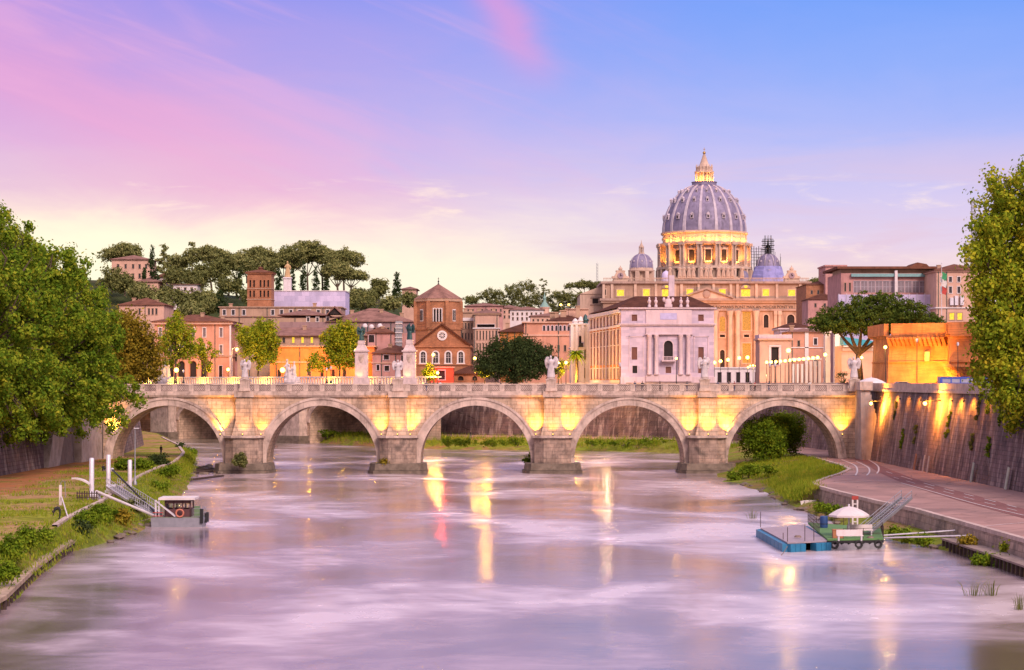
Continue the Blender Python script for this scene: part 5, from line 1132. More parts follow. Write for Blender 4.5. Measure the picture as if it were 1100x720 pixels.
va.walls(va.z(306), BRICK); va.hip(va.z(306), va.z(300), TILE); m = va.mb(); m.box(va.x(885), va.x(907), -6, 20, 0, va.z(287)); m.box(va.x(884), va.x(908), -7, 21, va.z(287), va.z(285.4)); va.put('upper_block', m, ROSE)
for p in (888, 896): chimney(va, va.x(p), 2, va.z(306), va.z(296), 3)
lowa = Bld('roof_cluster', 'low mauve roofed house tucked between basilica corner and brown palace wing', 'house', 868, 905, 980, ZG, 20)
for p in (876, 886, 896): lowa.winpx(p, 326, 330, 2.2, 'tan')
lowa.walls(lowa.z(322), ROSE); lowa.hip(lowa.z(322), lowa.z(314), TILEB)
blu = Bld('glass_pavilion', 'low pavilion with a bright blue awning behind the umbrella pine trunk', 'pavilion', 904, 940, 470, ZG, 10)
blu.walls(blu.z(371.5), PINKL); m = blu.mb(); m.exy([(blu.x(905), blu.z(371)), (blu.x(939), blu.z(372)), (blu.x(939), blu.z(367)), (blu.x(905), blu.z(362))], -1.4, 4); blu.put('awning', m, plain('blue_awning', (.03, .28, .42), .5)); m = blu.mb(); m.box(blu.x(905), blu.x(939), -1.6, -1.42, blu.z(373), blu.z(371.6)); m.box(blu.x(905), blu.x(938), -.2, 0, blu.z(377), blu.z(374)); blu.put('fascia', m, WHITE)
# long modern building with lavender sheeting, and neighbours
mo = Bld('long_palace', 'long brown palace with a glazed top storey and lilac scaffold sheeting below', 'building', 903.5, 1006, 700, ZG, 30)
for i in range(11): mo.winpx(920.5 + i * 7.9, 302, 314.5, 7.0, 'glaz')
mo.win(mo.x(908), mo.z(313), 1.8 * mo.k, 9 * mo.k, 'tan'); mo.win(mo.x(913), mo.z(313), 1.8 * mo.k, 9 * mo.k, 'tan'); mo.walls(mo.z(293.5), ROSE); mo.hip(mo.z(289), mo.z(285.6), TILE, 1.5, th=.8); m = mo.mb(); m.box(mo.x(914), mo.x(1005), -1.2, 8, mo.z(297.5), mo.z(294.2)); mo.put('awning_band', m, plain('teal_band', (.18, .34, .34), .6)); m = mo.mb(); m.box(mo.x(904), mo.x(1006), 1.5, 20, mo.z(293.5), mo.z(289)); mo.put('set_back_storey', m, TAN)
m = mo.mb(); m.box(mo.x(960.3), mo.x(963.2), -1.8, 0, mo.z(320), mo.z(291)); mo.put('flue', m, WHITE)
m = mo.mb(); m.exy([(mo.x(976), mo.z(289)), (mo.x(1004), mo.z(289)), (mo.x(998), mo.z(283)), (mo.x(988), mo.z(281.2))], 4, 20); mo.put('roof_lantern', m, TILE)
e = empty('scaffold_wrap', (XX(960, 690), 690, ZG), 'wide lilac scaffold sheeting with two bluish panels hung before the long palace', 'scaffolding'); m = MB(); m.box(XX(901, 690), XX(1019, 690), 690, 692, ZG, ZZ(316.5, 690)); obj('sheeting', m, WRAP, e); m = MB()
for a, b in ((915, 922), (1002, 1009)): m.box(XX(a, 690), XX(b, 690), 689.85, 690.0, ZZ(329, 690), ZZ(320.5, 690))
obj('vent_panel', m, WRAPB, e); m = MB()
for i in range(15): x = XX(901 + i * 8.4, 690); m.box(x - .08, x + .08, 689.7, 689.9, ZG, ZZ(315.5, 690))
obj('scaffold_pole', m, STEEL, e)
mr = Bld('rose_palace_wing', 'taller rose palace wing right of the long palace with lit low windows', 'building', 1006, 1060, 680, ZG, 24)
for p in (1012, 1021, 1030): mr.winpx(p, 297.5, 303, 3.2, 'dark'); mr.winpx(p, 308, 315, 3.2, 'dark')
for p in (1022.5, 1031): mr.winpx(p, 336.5, 343.5, 5, 'lit')
mr.walls(mr.z(290.5), PINKL); mr.hip(mr.z(290.5), mr.z(281.5), TILE, 1); mr.band(mr.z(291.8), mr.z(290.5), .6, PINKL); mr.band(mr.z(331.4), mr.z(330), .4, WHITE, 'string_course')
m = mr.mb()
for p in (1020, 1025, 1031): m.box(mr.x(p), mr.x(p + 3.6), -1.2, 0, mr.z(328), mr.z(320 - p % 2 * 2))
mr.put('cooling_unit', m, STEEL)
# lattice mast and thin mast
def mast(px, D, y0, y1, w_, lab, plates=False):
    e = empty('radio_mast', (XX(px, D), D, ZZ(y1, D)), lab, 'mast'); x = XX(px, D); kk = D / F; m = MB(); n = max(6, int((y1 - y0) / 3.2)); h = w_ * kk / 2
    for sx_, sy_ in ((-1, -1), (1, -1), (1, 1), (-1, 1)): m.box(x + sx_ * h - .09, x + sx_ * h + .09, D + sy_ * h - .09, D + sy_ * h + .09, ZZ(y1, D), ZZ(y0, D))
    for i in range(n):
        za_, zb_ = ZZ(y1 - (y1 - y0) * i / n, D), ZZ(y1 - (y1 - y0) * (i + 1) / n, D)
        for sy_ in (-1, 1): m.beam((x - h, D + sy_ * h, za_), (x + h, D + sy_ * h, zb_), .1); m.beam((x + h, D + sy_ * h, za_), (x - h, D + sy_ * h, zb_), .1)
        if plates and i % 2: m.box(x - h * 1.3, x + h * 1.3, D - h * 1.3, D + h * 1.3, zb_ - .12, zb_)
    obj('lattice', m, GREYS, e); m = MB(); m.tube([(x, D, ZZ(y0, D)), (x, D, ZZ(y0 - 3, D))], .08, 6)
    if plates: m.ball((x + h * 2, D - h, ZZ(y1 - 12, D)), 1.3 * kk, 8, .5, 1, 1); m.box(x - h, x + h * 3, D - .1, D + .1, ZZ(y1 - 8, D), ZZ(y1 - 8.6, D))
    obj('antenna', m, STEEL, e)
mast(1045.5, 760, 216, 300, 3.6, 'tall lattice radio mast rising beside the yellow green riverside tree', True); mast(641.5, 1500, 283, 312, 1.6, 'thin distant mast left of the basilica roof')
# Italian tricolour
e = empty('flag_mast', (XX(1011.5, 600), 600, ZG), 'tall flag mast flying a green white and red flag before the long palace', 'flag'); x = XX(1011.5, 600); m = MB(); m.tube([(x, 600, ZG), (x, 600, ZZ(283, 600))], [.14, .07], 8); m.ball((x, 600, ZZ(282.6, 600)), .16, 8); obj('mast', m, STEEL, e)
for c_, j, n_ in (((.05, .28, .12), 0, 'green_band'), ((.6, .56, .54), 1, 'white_band'), ((.45, .06, .05), 2, 'red_band')):
    m = MB(); zt = ZZ(292, 600); m.grid([[(x + .1 + .22 * i + .1 * math.sin(v * .9), 600 - .15 * math.sin(i * 1.2 + v * .7), zt - 2.1 * j - 2.1 * v / 5 - .1 * i) for i in range(7)] for v in range(6)]); obj(n_, m, plain('flag_' + n_, c_, .8), e)
# ---------------- castle bastion
cb = empty('castle_bastion', (XX(985, 385), 385, ZG), 'floodlit orange brick castle bastion with bracketed parapet beside the right embankment', 'bastion')
pp = [(XX(938, 402), 402), (XX(955, 384), 384), (XX(1018, 378), 378), (XX(1019.5, 374.5), 374.5), (XX(1062, 369), 369), (XX(1130, 372), 372), (XX(1130, 420), 420), (XX(948, 425), 425)]
czb, czc = ZZ(362, 381), ZZ(347.5, 381)
cen = (82, 400)
grow = lambda P, f, dy=0: [(cen[0] + (x - cen[0]) * f, cen[1] + (y - cen[1]) * f) for x, y in P]
m = MB(); m.prism(grow(pp, 1.035), ZG - .3, czb - 1.6, pp); m.prism(pp, czb - 1.6, czb); obj('wall', m, BRICKC, cb)
pt = grow(pp, 1.05); m = MB()
m.prism(pt, czb, czc - 2.2)
for i, (a, b) in enumerate(zip(pt, pt[1:] + pt[:1])):       # parapet with a few embrasures
    L = math.dist(a, b); n = max(1, int(L / 5)); 
    for j in range(n):
        g = .09 if (i, j) == (1, n // 4) or (j and j % 2 == 0 and i > 2) else 0.0
        t0, t1 = j / n + g, (j + 1) / n; q0 = Vector((a[0] + (b[0] - a[0]) * t0, a[1] + (b[1] - a[1]) * t0, 0)); q1 = Vector((a[0] + (b[0] - a[0]) * t1, a[1] + (b[1] - a[1]) * t1, 0)); c = (q0 + q1) / 2 + Vector((0, .45, 0)); dv = q1 - q0
        m.boxc((c.x, c.y, czc - 1.1), (dv.length, .9, 2.2), rz=math.atan2(dv.y, dv.x))
obj('parapet', m, BRICKC, cb)
for (a, b), z0, z1, f in (((pp[1], pp[2]), 372, 362.5, 1.0), ((pp[3], pp[4]), 404, 392, 1.35), ((pp[4], pp[5]), 402, 392, 1.35)):
    n = 13 if f == 1.0 else 9
    for j in range(n):
        t = (j + .5) / n; x, y = a[0] + (b[0] - a[0]) * t, a[1] + (b[1] - a[1]) * t; dv = Vector((b[0] - a[0], b[1] - a[1], 0)).normalized(); nr = Vector((dv.y, -dv.x, 0)); m = MB(); rz = math.atan2(dv.y, dv.x)
        zt, zb_ = ZZ(z1, 381), ZZ(z0, 381)
        for i in range(4): h = (zt - zb_) / 4; o = .25 + .38 * (i + 1) * f; c = Vector((x, y, zb_ + h * (i + .5))) + nr * (o / 2 - .05); m.boxc(c, (.62 * f, o, h - .01 * i), rz=rz)
        obj('corbel', m, BRICKC, cb)
for z_, o in ((czc - 2.3, 1.055), (ZZ(388, 381), 1.028)): m = MB(); m.prism(grow(pp, o), z_ - .25, z_); obj('string_course', m, BRICKC, cb)
m = MB(); m.box(XX(993.5, 379.5), XX(997.5, 379.5), 378.6, 380, ZZ(388, 380), ZZ(378, 380)); obj('embrasure_window', m, glow('amber_window', (1, .6, .08), 1.6), cb)
for px, pw in ((962, .7), (978, 1.1), (995, 1.5), (1010, .8), (945, .35)):
    floodlight((XX(px, 371), 371, ZG + .35), (XX(px + 2, 382), 382, ZG + 7), 8500 * pw, 'ground floodlight aimed up the orange bastion, ' + {962: 'near its left corner', 978: 'left of the lit slit', 995: 'right below the lit slit', 1010: 'near the recessed right part', 945: 'round the left corner'}[px], 'floodlights at the castle', color=(1, .40, .03), cone=120, size=.3)

# chimneys, downpipes and roof aerials on the town houses
def trim(b, yroof, pipes, chims, aer=()):
    for px in pipes: m = b.mb(); m.box(b.x(px) - .09, b.x(px) + .09, -.2, -.02, 0, b.z(yroof)); b.put('downpipe', m, BRONZE)
    for px, yt in chims: chimney(b, b.x(px), b.dep * .35, b.z(yroof), b.z(yt), 1.1)
    for px, yt in aer:
        m = b.mb(); x = b.x(px); m.tube([(x, b.dep * .4, b.z(yroof)), (x, b.dep * .4, b.z(yt))], .05, 5)
        for j in range(4): m.box(x - .6, x + .6, b.dep * .4 - .03, b.dep * .4 + .03, b.z(yt) - .3 - .35 * j, b.z(yt) - .24 - .35 * j)
        b.put('aerial', m, IRON)
for a in ((pk_, 345.6, (565, 600, 630), ((599, 335), (622, 328)), ((612, 325),)), (bb, 336.8, (510, 534), ((514, 331), (530, 331)), ((521, 327),)), (bl, 334.8, (496,), ((499, 331), (505, 331.5)), ()), (pl_, 346, (178, 231), ((184, 338), (214, 336), (236, 339)), ((200, 331),)), (h2, 361, (268, 300, 344), ((276, 352), (325, 350)), ()), (h3, 371.6, (297, 322, 362, 385), (), ()), (h4, 380, (410, 425), ((418, 370),), ((436, 364),)), (h1, 346, (372, 395, 420), ((376, 333), (408, 332), (430, 336)), ((390, 324),)), (ur, 329.4, (257, 287, 317, 347), ((245, 326), (336, 325.5)), ()), (lp, 328, (156,), ((140, 320), (165, 322)), ()), (rd, 357, (545, 553), ((545, 347), (572, 347.5)), ()), (mr, 290.5, (1008, 1017), ((1014, 284), (1036, 284)), ()), (r3, 357, (851,), ((853, 350), (880, 352)), ()), (h5, 358, (404, 420), ((410, 351),), ((402, 345),))): trim(*a)
# ================================================================ foliage
def leaves_mesh(name, blobs, n, size, mat, off, clump=1.0, flat=0.0, shell=.45, per=28, droop=0.0):
    """many small leaf faces gathered in clumps through the crown's volume; blobs = [(centre, (rx, ry, rz))]"""
    vol = np.array([b[1][0] * b[1][1] * b[1][2] for b in blobs]) ** .67; vol /= vol.sum(); C_ = []; 
    nc = max(8, n // per)
    for (c, r), f in zip(blobs, vol):
        k = max(3, int(nc * f)); d_ = npr.normal(size=(k, 3)); d_ /= np.linalg.norm(d_, axis=1)[:, None]
        rad = npr.uniform(shell ** 3, 1.0, k) ** (1 / 3.0); rad *= 1 + .12 * npr.normal(size=k)
        C_.append(np.array(c) + d_ * rad[:, None] * np.array(r))
    C_ = np.concatenate(C_); cs = clump * npr.uniform(.6, 1.35, len(C_))
    idx = npr.randint(0, len(C_), n); g = npr.normal(size=(n, 3)) * .5; g[:, 2] *= (1 - flat)
    P = C_[idx] + g * cs[idx][:, None]
    if droop: P[:, 2] -= droop * np.abs(npr.normal(size=n)) * cs[idx]
    nr = npr.normal(size=(n, 3)) * .55 + (P - C_[idx]) / cs[idx][:, None] * 1.1; nr[:, 2] += .35; nr /= np.linalg.norm(nr, axis=1)[:, None]
    u = np.cross(nr, npr.normal(size=(n, 3))); u /= np.linalg.norm(u, axis=1)[:, None]; v = np.cross(nr, u); s = size * npr.uniform(.6, 1.3, n)[:, None]
    V = np.stack([P - u * s * .5, P + v * s * .32 - u * s * .05, P + u * s * .5, P - v * s * .32 - u * s * .05], 1).reshape(-1, 3) - np.array(off)
    me = bpy.data.meshes.new(name); me.vertices.add(4 * n); me.vertices.foreach_set('co', V.ravel()); me.loops.add(4 * n); me.loops.foreach_set('vertex_index', np.arange(4 * n)); me.polygons.add(n); me.polygons.foreach_set('loop_start', np.arange(0, 4 * n, 4)); me.polygons.foreach_set('loop_total', np.full(n, 4)); me.update(calc_edges=True); me.materials.append(mat); return me
def tree(name, label, base, blobs, n, size, mat, tr=.35, group=None, clump=1.0, cat='tree', bend=0, trunk_top=None, limbs=True, **kw):
    base = Vector(base); e = empty(name, base, label, cat, group); me = leaves_mesh('crown', blobs, n, size, mat, base, clump, **kw)
    o = link_mesh('crown', me, e, (0, 0, 0)); m = MB(); cz = sum(b[0][2] for b in blobs) / len(blobs); lowz = min(b[0][2] - b[1][2] for b in blobs)
    cx = sum(b[0][0] for b in blobs) / len(blobs); cy = sum(b[0][1] for b in blobs) / len(blobs)
    tz_ = trunk_top if trunk_top is not None else (lowz * .6 + cz * .4); top = Vector((base.x + (cx - base.x) * .5 + bend, base.y + (cy - base.y) * .5, tz_)); mid = (base + top) / 2 + Vector((tr * .5, 0, 0))
    m.tube([base - Vector((0, 0, .4)), base + Vector((0, 0, .3)), mid, top], [tr * 1.35, tr, tr * .85, tr * .7], 9)
    if limbs:
        for c, r in blobs:
            c = Vector(c); a = top.lerp(c, .5) + Vector((0, 0, -.15 * (c - top).length * (1 if c.z > top.z else -1))); m.tube([top - Vector((0, 0, .3)), a, c, c + Vector((rnd.uniform(-.4, .4) * r[0], 0, .5 * r[2]))], [tr * .6, tr * .42, tr * .25, tr * .08], 7)
            for _ in range(2): q = c + Vector((rnd.uniform(-.7, .7) * r[0], rnd.uniform(-.7, .7) * r[1], rnd.uniform(-.1, .6) * r[2])); m.tube([a, a.lerp(q, .6) + Vector((0, 0, .2)), q], [tr * .3, tr * .18, tr * .06], 6)
    t = obj('trunk', m, BARK, e, True); return e
def blobs_round(cx, cy, cz, rx, ry, rz, k, s=.5, seed=1):
    r = random.Random(seed); out = [((cx, cy, cz), (rx * .62, ry * .62, rz * .62))]
    for i in range(k):
        a = r.uniform(0, 2 * math.pi); el = r.uniform(-.8, 1.0); f = r.uniform(.5, .72); ce = math.sqrt(max(0, 1 - el * el)) if abs(el) < 1 else 0
        q = r.uniform(.75, 1.25) * s; out.append(((cx + rx * f * ce * math.cos(a), cy + ry * f * ce * math.sin(a), cz + rz * f * el), (rx * q, ry * q, rz * q)))
    return out
# ---- plane trees on the left embankment (crowns hang over the wall)
oy = lambda p: float(np.interp(p, [-60, 0, 18, 40, 62, 85, 100, 115, 128, 140], [206, 214, 220, 240, 252, 268, 283, 306, 340, 385]))
od = lambda p: float(np.interp(p, [-60, 0, 135], [236, 258, 316]))
names_l = ['nearest', 'second nearest', 'middle', 'second farthest', 'farthest']
for i, (pa, pb, ty, tx_) in enumerate(((-60, 2, 246, -76), (2, 36, 264, -75), (36, 70, 282, -74), (70, 103, 298, -74), (103, 140, 314, -74))):
    rr = random.Random(50 + i); B = []; step = 21; p = pa + 6
    while p < pb:
        y = oy(p) + 14
        while y < (456 if p < 70 else 450 if p < 105 else 440):
            D = od(p) + rr.uniform(-4, 4); r = 21 * D / F * rr.uniform(.8, 1.35); pj, yj = p + rr.uniform(-7, 7), y + rr.uniform(-6, 6); bl = max(0, oy(pj) + r * F / D * .8 - yj); x = XX(pj, D)
            edge = min(1, (y - oy(p)) / 90); x -= 3.0 * (1 - edge)
            B.append(((x, D, ZZ(yj + bl, D)), (r, r, r * 1.05))); B.append(((x - 5.5, D + rr.uniform(-2, 6), ZZ(yj + bl, D) + rr.uniform(-1, 1)), (r * 1.3, r * 1.3, r * 1.2))); y += 24
        p += step
    tree('plane_tree', f'big leafy plane tree overhanging the left embankment wall, {names_l[i]} in its row', (tx_, ty, ZG), B, 52000, .5, L_PLANE, .5, 'plane trees along the left embankment', 1.0, trunk_top=19, droop=.3, per=150)
tree('plane_tree', 'browning tree just beyond the left end of the arched bridge', (-65, 352, ZG), blobs_round(-65.5, 352, 20.0, 4.9, 5.0, 7.0, 9, .5, 5), 20000, .5, L_BRN, .3, None, 1.0)
tree('plane_tree', 'sparse pale green tree behind the left end of the bridge by street lamps', (XX(187, 520), 520, ZG), blobs_round(XX(188, 520), 520, 25.2, 5.6, 5, 8.6, 9, .36, 8), 6500, .6, L_YEL, .26, None, 1.0)
tree('street_tree', 'thin nearly bare street tree before the pink palazzo windows', (XX(222, 530), 530, ZG), blobs_round(XX(221, 530), 530, 22, 3.2, 3, 6, 6, .4, 9), 2000, .55, L_YEL, .18, None, .8)
tree('street_tree', 'round yellow green street tree between the pink palazzo and orange building', (XX(276, 520), 520, ZG), blobs_round(XX(277, 520), 520, 24.6, 6.0, 5.5, 7.5, 10, .45, 12), 11000, .6, L_YEL, .26, None, 1.1)
tree('street_tree', 'broad olive green street tree just left of the left bronze statue pillar', (XX(364, 510), 510, ZG), blobs_round(XX(366, 510), 510, 23.4, 5.4, 5, 7.2, 10, .45, 13) + [((XX(345, 510), 510, 20), (3.6, 3.2, 2.2))], 11000, .6, L_YEL, .26, None, 1.1)
for a, b, nm, n in ((462, 402, 'small street tree lit golden by a lamp at the left corner of the brick church', 1500), (520, 400, 'small street tree lit golden by a lamp right of the brick church', 1600), (603, 401, 'small lamp lit street tree between holm oak and palm', 900)):
    tree('street_tree', nm, (XX(a, 470), 470, ZG), blobs_round(XX(a, 470), 470, ZZ(b - 3, 470), 2.3, 2, 2.6, 6, .45, a), n, .42, L_YEL, .12, None, .6); 
    point((XX(a + 2, 466), 466, ZZ(b - 1, 466)), 2600, (1, .45, .05), .3)
HB = [((XX(p, 420), 420 + dy, ZZ(y, 420)), (r, r * .9, r * .85)) for p, y, r, dy in ((527, 384, 3.0, 0), (540, 376, 3.3, 1), (554, 381, 3.6, -1), (568, 377, 3.3, 1), (581, 384, 3.0, 0), (534, 394, 3.0, -1), (552, 396, 3.4, -2), (572, 394, 3.2, -1), (588, 393, 2.2, 1), (521, 392, 2.2, 0), (560, 369, 2.0, 2))]
tree('holm_oak', 'wide dark holm oak rising behind the bridge parapet right of the brick church', (XX(552, 420), 420, ZG), HB, 26000, .42, L_OAK, .45, None, .9)
# palm, lit from below
pe = empty('palm_tree', (XX(619, 480), 480, ZG), 'palm tree lit golden beside the white house', 'palm tree'); q = pe.location; m = MB(); m.tube([(q.x, q.y, ZG), (q.x + .2, q.y, ZG + 4), (q.x, q.y, ZG + 8.2)], [.42, .33, .36], 9); obj('trunk', m, BARK, pe, True)
m = MB()
for i in range(34):
    a = i * 2.4; el = .9 - 1.5 * (i / 34); L = 2.6
    for s in (-1, 1):
        rows = []
        for j in range(7): t = j / 6; rr = L * t * math.cos(el * (1 - t)); zz = ZG + 8.3 + L * (math.sin(el) * t - .75 * t * t); wv = .34 * math.sin(math.pi * min(.95, t + .08)); c = Vector((q.x + rr * math.cos(a), q.y + rr * math.sin(a), zz)); sd = Vector((-math.sin(a), math.cos(a), -.5)); rows.append([tuple(c), tuple(c + s * sd * wv if s > 0 else c + Vector((math.sin(a), -math.cos(a), -.5)) * wv)])
        m.grid(rows)
obj('crown', m, L_BUSH, pe); point((q.x - 1.2, q.y - 1.6, ZG + 2.5), 5200, (1, .5, .06), .3)
# ---- riverside trees at the right
RT = []
for p, y, r, dy in ((1098, 205, 4.2, 2), (1084, 226, 3.8, 0), (1104, 240, 5, 3), (1066, 262, 3.6, -1), (1084, 268, 4.4, 1), (1052, 284, 2.6, -2), (1105, 290, 5, 2), (1068, 298, 3.8, 0), (1050, 318, 2.2, -1), (1086, 320, 4.4, 1), (1062, 338, 3.2, -2), (1106, 345, 5, 2), (1048, 356, 2.3, -2), (1080, 362, 4, 0), (1064, 384, 3.2, -1), (1100, 388, 5, 1), (1082, 410, 3.4, -2), (1072, 432, 2.0, -3), (1098, 432, 3.6, -1), (1090, 452, 2.2, -3), (1120, 300, 7, 4), (1125, 400, 6, 4), (1115, 225, 5, 4)): RT.append(((XX(p + 9, 240), 242 + dy, ZZ(y, 240)), (r, r * 1.05, r * 1.05)))
tree('riverside_tree', 'tall yellow green plane tree leaning over the right embankment at the picture edge', (67, 246, ZG), RT, 62000, .5, L_YEL, .5, None, 1.2, trunk_top=20, droop=.4, per=110)
tree('riverside_tree', 'drooping golden green tree behind the tall plane tree near the right edge', (74, 262, ZG), blobs_round(72, 262, 25, 7.5, 7, 11, 10, .42, 33), 16000, .6, L_YEL, .4, None, 1.2, trunk_top=20, droop=.5)
# ---- umbrella pines
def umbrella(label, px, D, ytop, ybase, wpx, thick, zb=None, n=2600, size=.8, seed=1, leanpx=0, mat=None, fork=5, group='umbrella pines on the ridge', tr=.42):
    k = D / F; x = XX(px, D); zt = ZZ(ytop, D); w_ = wpx * k / 2; th = thick * .86 * k; zb = ZZ(ybase, D) if zb is None else zb; r = random.Random(seed); B = []
    nb = 9
    for i in range(nb):
        u = -1 + 2 * (i + .5) / nb; xx = x + w_ * .82 * u + r.uniform(-.3, .3) * w_ * .12
        B.append(((xx, D + r.uniform(-.5, .5) * w_, zt - th * .5 - th * .28 * u * u + r.uniform(-.1, .1) * th), (w_ * .32, w_ * .38, th * (.52 - .14 * abs(u)))))
    B.append(((x, D, zt - th * .42), (w_ * .42, w_ * .5, th * .44)))
    e = empty('umbrella_pine', (x + leanpx * k, D, zb), label, 'tree', group); o_ = Vector(e.location)
    link_mesh('crown', leaves_mesh('crown', B, n, size, mat or L_PINEF, o_, size * 1.7, .45, .5), e, (0, 0, 0)); m = MB(); ft = Vector((x + leanpx * k * .4, D, zb + (zt - th - zb) * .62))
    m.tube([o_ - Vector((0, 0, .6)), o_.lerp(ft, .5) + Vector((.2, 0, 0)), ft], [tr * 1.2, tr, tr * .85], 8)
    for i in range(fork):
        b = B[int((i + .5) * nb / fork)][0]; q = Vector(b) - Vector((0, 0, th * .1)); m.tube([ft - Vector((0, 0, .4)), ft.lerp(q, .5) - Vector((0, 0, (q - ft).length * .08)), q], [tr * .6, tr * .42, tr * .18], 7)
    obj('trunk', m, BARK, e, True); return e
U = [(131, 900, 261, 305, 46, 20, 3, 'umbrella pine with a perfect dome alone beside the hilltop villa'), (185, 920, 270, 312, 0, 0, 0, ''), (223, 880, 265, 318, 50, 19, 4, 'umbrella pine at the left end of the dense ridge clump, above a leaning trunk'), (254, 900, 273, 318, 40, 18, 5, 'darker low umbrella pine right of the leaning pine on the ridge'), (278, 890, 266, 318, 46, 20, 6, 'umbrella pine directly above the brick bell tower'),
     (330, 860, 258, 322, 56, 26, 7, 'tallest broad umbrella pine in the middle of the ridge, right of the statue column'), (369, 870, 268, 322, 46, 20, 8, 'umbrella pine at the right end of the ridge reaching over the slope'), (362, 800, 281, 328, 30, 17, 9, 'smaller rounder umbrella pine in front of the ridge at its right end'), (377, 820, 291, 322, 32, 10, 10, 'lowest thin umbrella pine under the right end pine'), (346, 880, 266, 320, 40, 18, 11, 'umbrella pine half behind the tallest pine on its right side'), (305, 900, 272, 318, 40, 18, 12, 'umbrella pine half behind the tallest pine on its left side')]
for px, D, yt, yb, wp, th, sd_, lb in U:
    if wp: umbrella(lb, px, D, yt, yb, wp, th, n=11000, seed=sd_, leanpx={362: 1, 223: 5}.get(px, 0))
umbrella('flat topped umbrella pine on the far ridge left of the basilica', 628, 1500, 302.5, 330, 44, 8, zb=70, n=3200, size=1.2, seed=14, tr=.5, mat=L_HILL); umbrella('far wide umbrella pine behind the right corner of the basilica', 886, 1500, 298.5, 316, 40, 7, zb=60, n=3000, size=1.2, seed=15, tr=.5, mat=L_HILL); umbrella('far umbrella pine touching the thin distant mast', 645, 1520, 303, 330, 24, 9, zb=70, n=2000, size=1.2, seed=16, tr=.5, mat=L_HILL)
# the big pine in front of the castle
e = empty('umbrella_pine', (XX(925, 420), 420, ZG), 'very broad umbrella pine with forked orange lit trunk in front of the castle bastion', 'tree'); kk = 420 / F; B = []
for p, y, r, th, dy in ((884, 347, 3.2, 1.7, 0), (897, 341, 3.6, 2.3, 2), (912, 336, 3.8, 2.7, -2), (928, 331, 4.2, 3.0, 1), (945, 329, 4.2, 3.0, -1), (962, 331, 4.0, 2.9, 2), (978, 334, 3.6, 2.6, -1), (905, 349, 3.8, 1.9, -3), (925, 346, 4, 2.4, -3), (946, 344, 4, 2.6, -3), (966, 346, 3.6, 2.4, -2), (984, 343, 2.6, 2.0, 0), (998, 345, 3.0, 1.5, 3), (1008, 346.5, 2.4, 1.2, 3), (893, 352, 2.6, 1.3, -2), (914, 353, 2.8, 1.4, 2), (934, 352, 3.0, 1.6, 3), (955, 352, 3.0, 1.6, 2)): B.append(((XX(p, 420), 420 + dy, ZZ(y, 420)), (r, r, th)))
link_mesh('crown', leaves_mesh('crown', B, 36000, .46, L_PINE, e.location, .75, .35, .4), e, (0, 0, 0)); m = MB(); q = Vector(e.location); f_ = Vector((XX(922, 420), 420, ZZ(378, 420)))
m.tube([q - Vector((0, 0, .5)), q.lerp(f_, .5), f_], [.75, .6, .55], 10)
for p, y in ((897, 351), (911, 350), (926, 349), (944, 350), (958, 352)): c = Vector((XX(p, 420), 420 + rnd.uniform(-2, 2), ZZ(y, 420))); m.tube([f_ - Vector((0, 0, .5)), f_.lerp(c, .5) - Vector((0, 0, .5)), c], [.45, .34, .16], 8)
c = Vector((XX(952, 418), 418, ZZ(356, 420))); m.tube([(XX(940, 418), 418, ZG), (XX(941, 418), 418, ZZ(378, 418)), tuple(c)], [.4, .36, .2], 8)
obj('trunk', m, BARK, e, True); point((XX(924, 416), 415.5, ZZ(386, 416)), 1500, (1, .45, .06), .25)
# ---- cypresses, cedars, ridge wood
def cypress(label, px, D, y0, y1, wpx, n=1500, mat=None, group='cypresses on the ridge'):
    k = D / F; x = XX(px, D); z0, z1 = ZZ(y1, D), ZZ(y0, D); h = z1 - z0; w_ = wpx * k / 2
    B = [((x + rnd.uniform(-.1, .1) * w_, D, z0 + h * t), (w_ * s, w_ * s, h * .13)) for t, s in ((.12, .75), (.28, .95), (.44, 1.0), (.6, .9), (.75, .68), (.88, .4), (.95, .2))]
    return tree('cypress', label, (x, D, z0 - .5), B, n, .6, mat or L_CYP, .25, group, .6, limbs=False, per=20)
cypress('tall single cypress standing alone right of the ridge pines', 426, 800, 293, 330, 11, 2600, group=None)
for px, y0, y1, w_, lb in ((163.5, 264, 300, 8, 'pointed cypress beside the hilltop villa'), (168, 292, 322, 13, 'broad dark conifer in front of the cream villa'), (155, 289, 306, 4, 'tiny cypress before the hilltop villa'), (257.5, 290, 320, 8, 'cypress at the left of the bell tower'), (299, 288, 318, 7, 'cypress between the bell tower and the statue column'), (314, 288, 318, 7, 'cypress just right of the statue column'), (326, 284, 318, 8, 'dark cypress under the tallest pine'), (339, 286, 318, 8, 'right hand one of the cypresses under the tallest pine'), (350, 290, 320, 7, 'cypress left of the smaller rounder pine'), (237, 312, 338, 14, 'dark bushy cypress below the ridge left of the bell tower')): cypress(lb, px, 845 if y1 < 330 else 760, y0, y1, w_)
def cedar(label, px, D, y0, y1, wpx, n=2600, mat=None):
    k = D / F; x = XX(px, D); z0, z1 = ZZ(y1, D), ZZ(y0, D); h = z1 - z0; w_ = wpx * k / 2; B = []
    for i in range(7): t = .2 + .78 * i / 6; s = (1.05 - .75 * t); sg = -1 if i % 2 else 1; B.append(((x + sg * w_ * s * .45, D, z0 + h * t), (w_ * s * .75, w_ * s * .7, h * .045))); B.append(((x - sg * w_ * s * .3, D, z0 + h * (t + .05)), (w_ * s * .5, w_ * s * .6, h * .04)))
    return tree('cedar', label, (x, D, z0 - .5), B, n, .8, mat or L_PINEF, .4, 'cedars on the skyline', .9, limbs=False, flat=.5, trunk_top=z1 - h * .1)
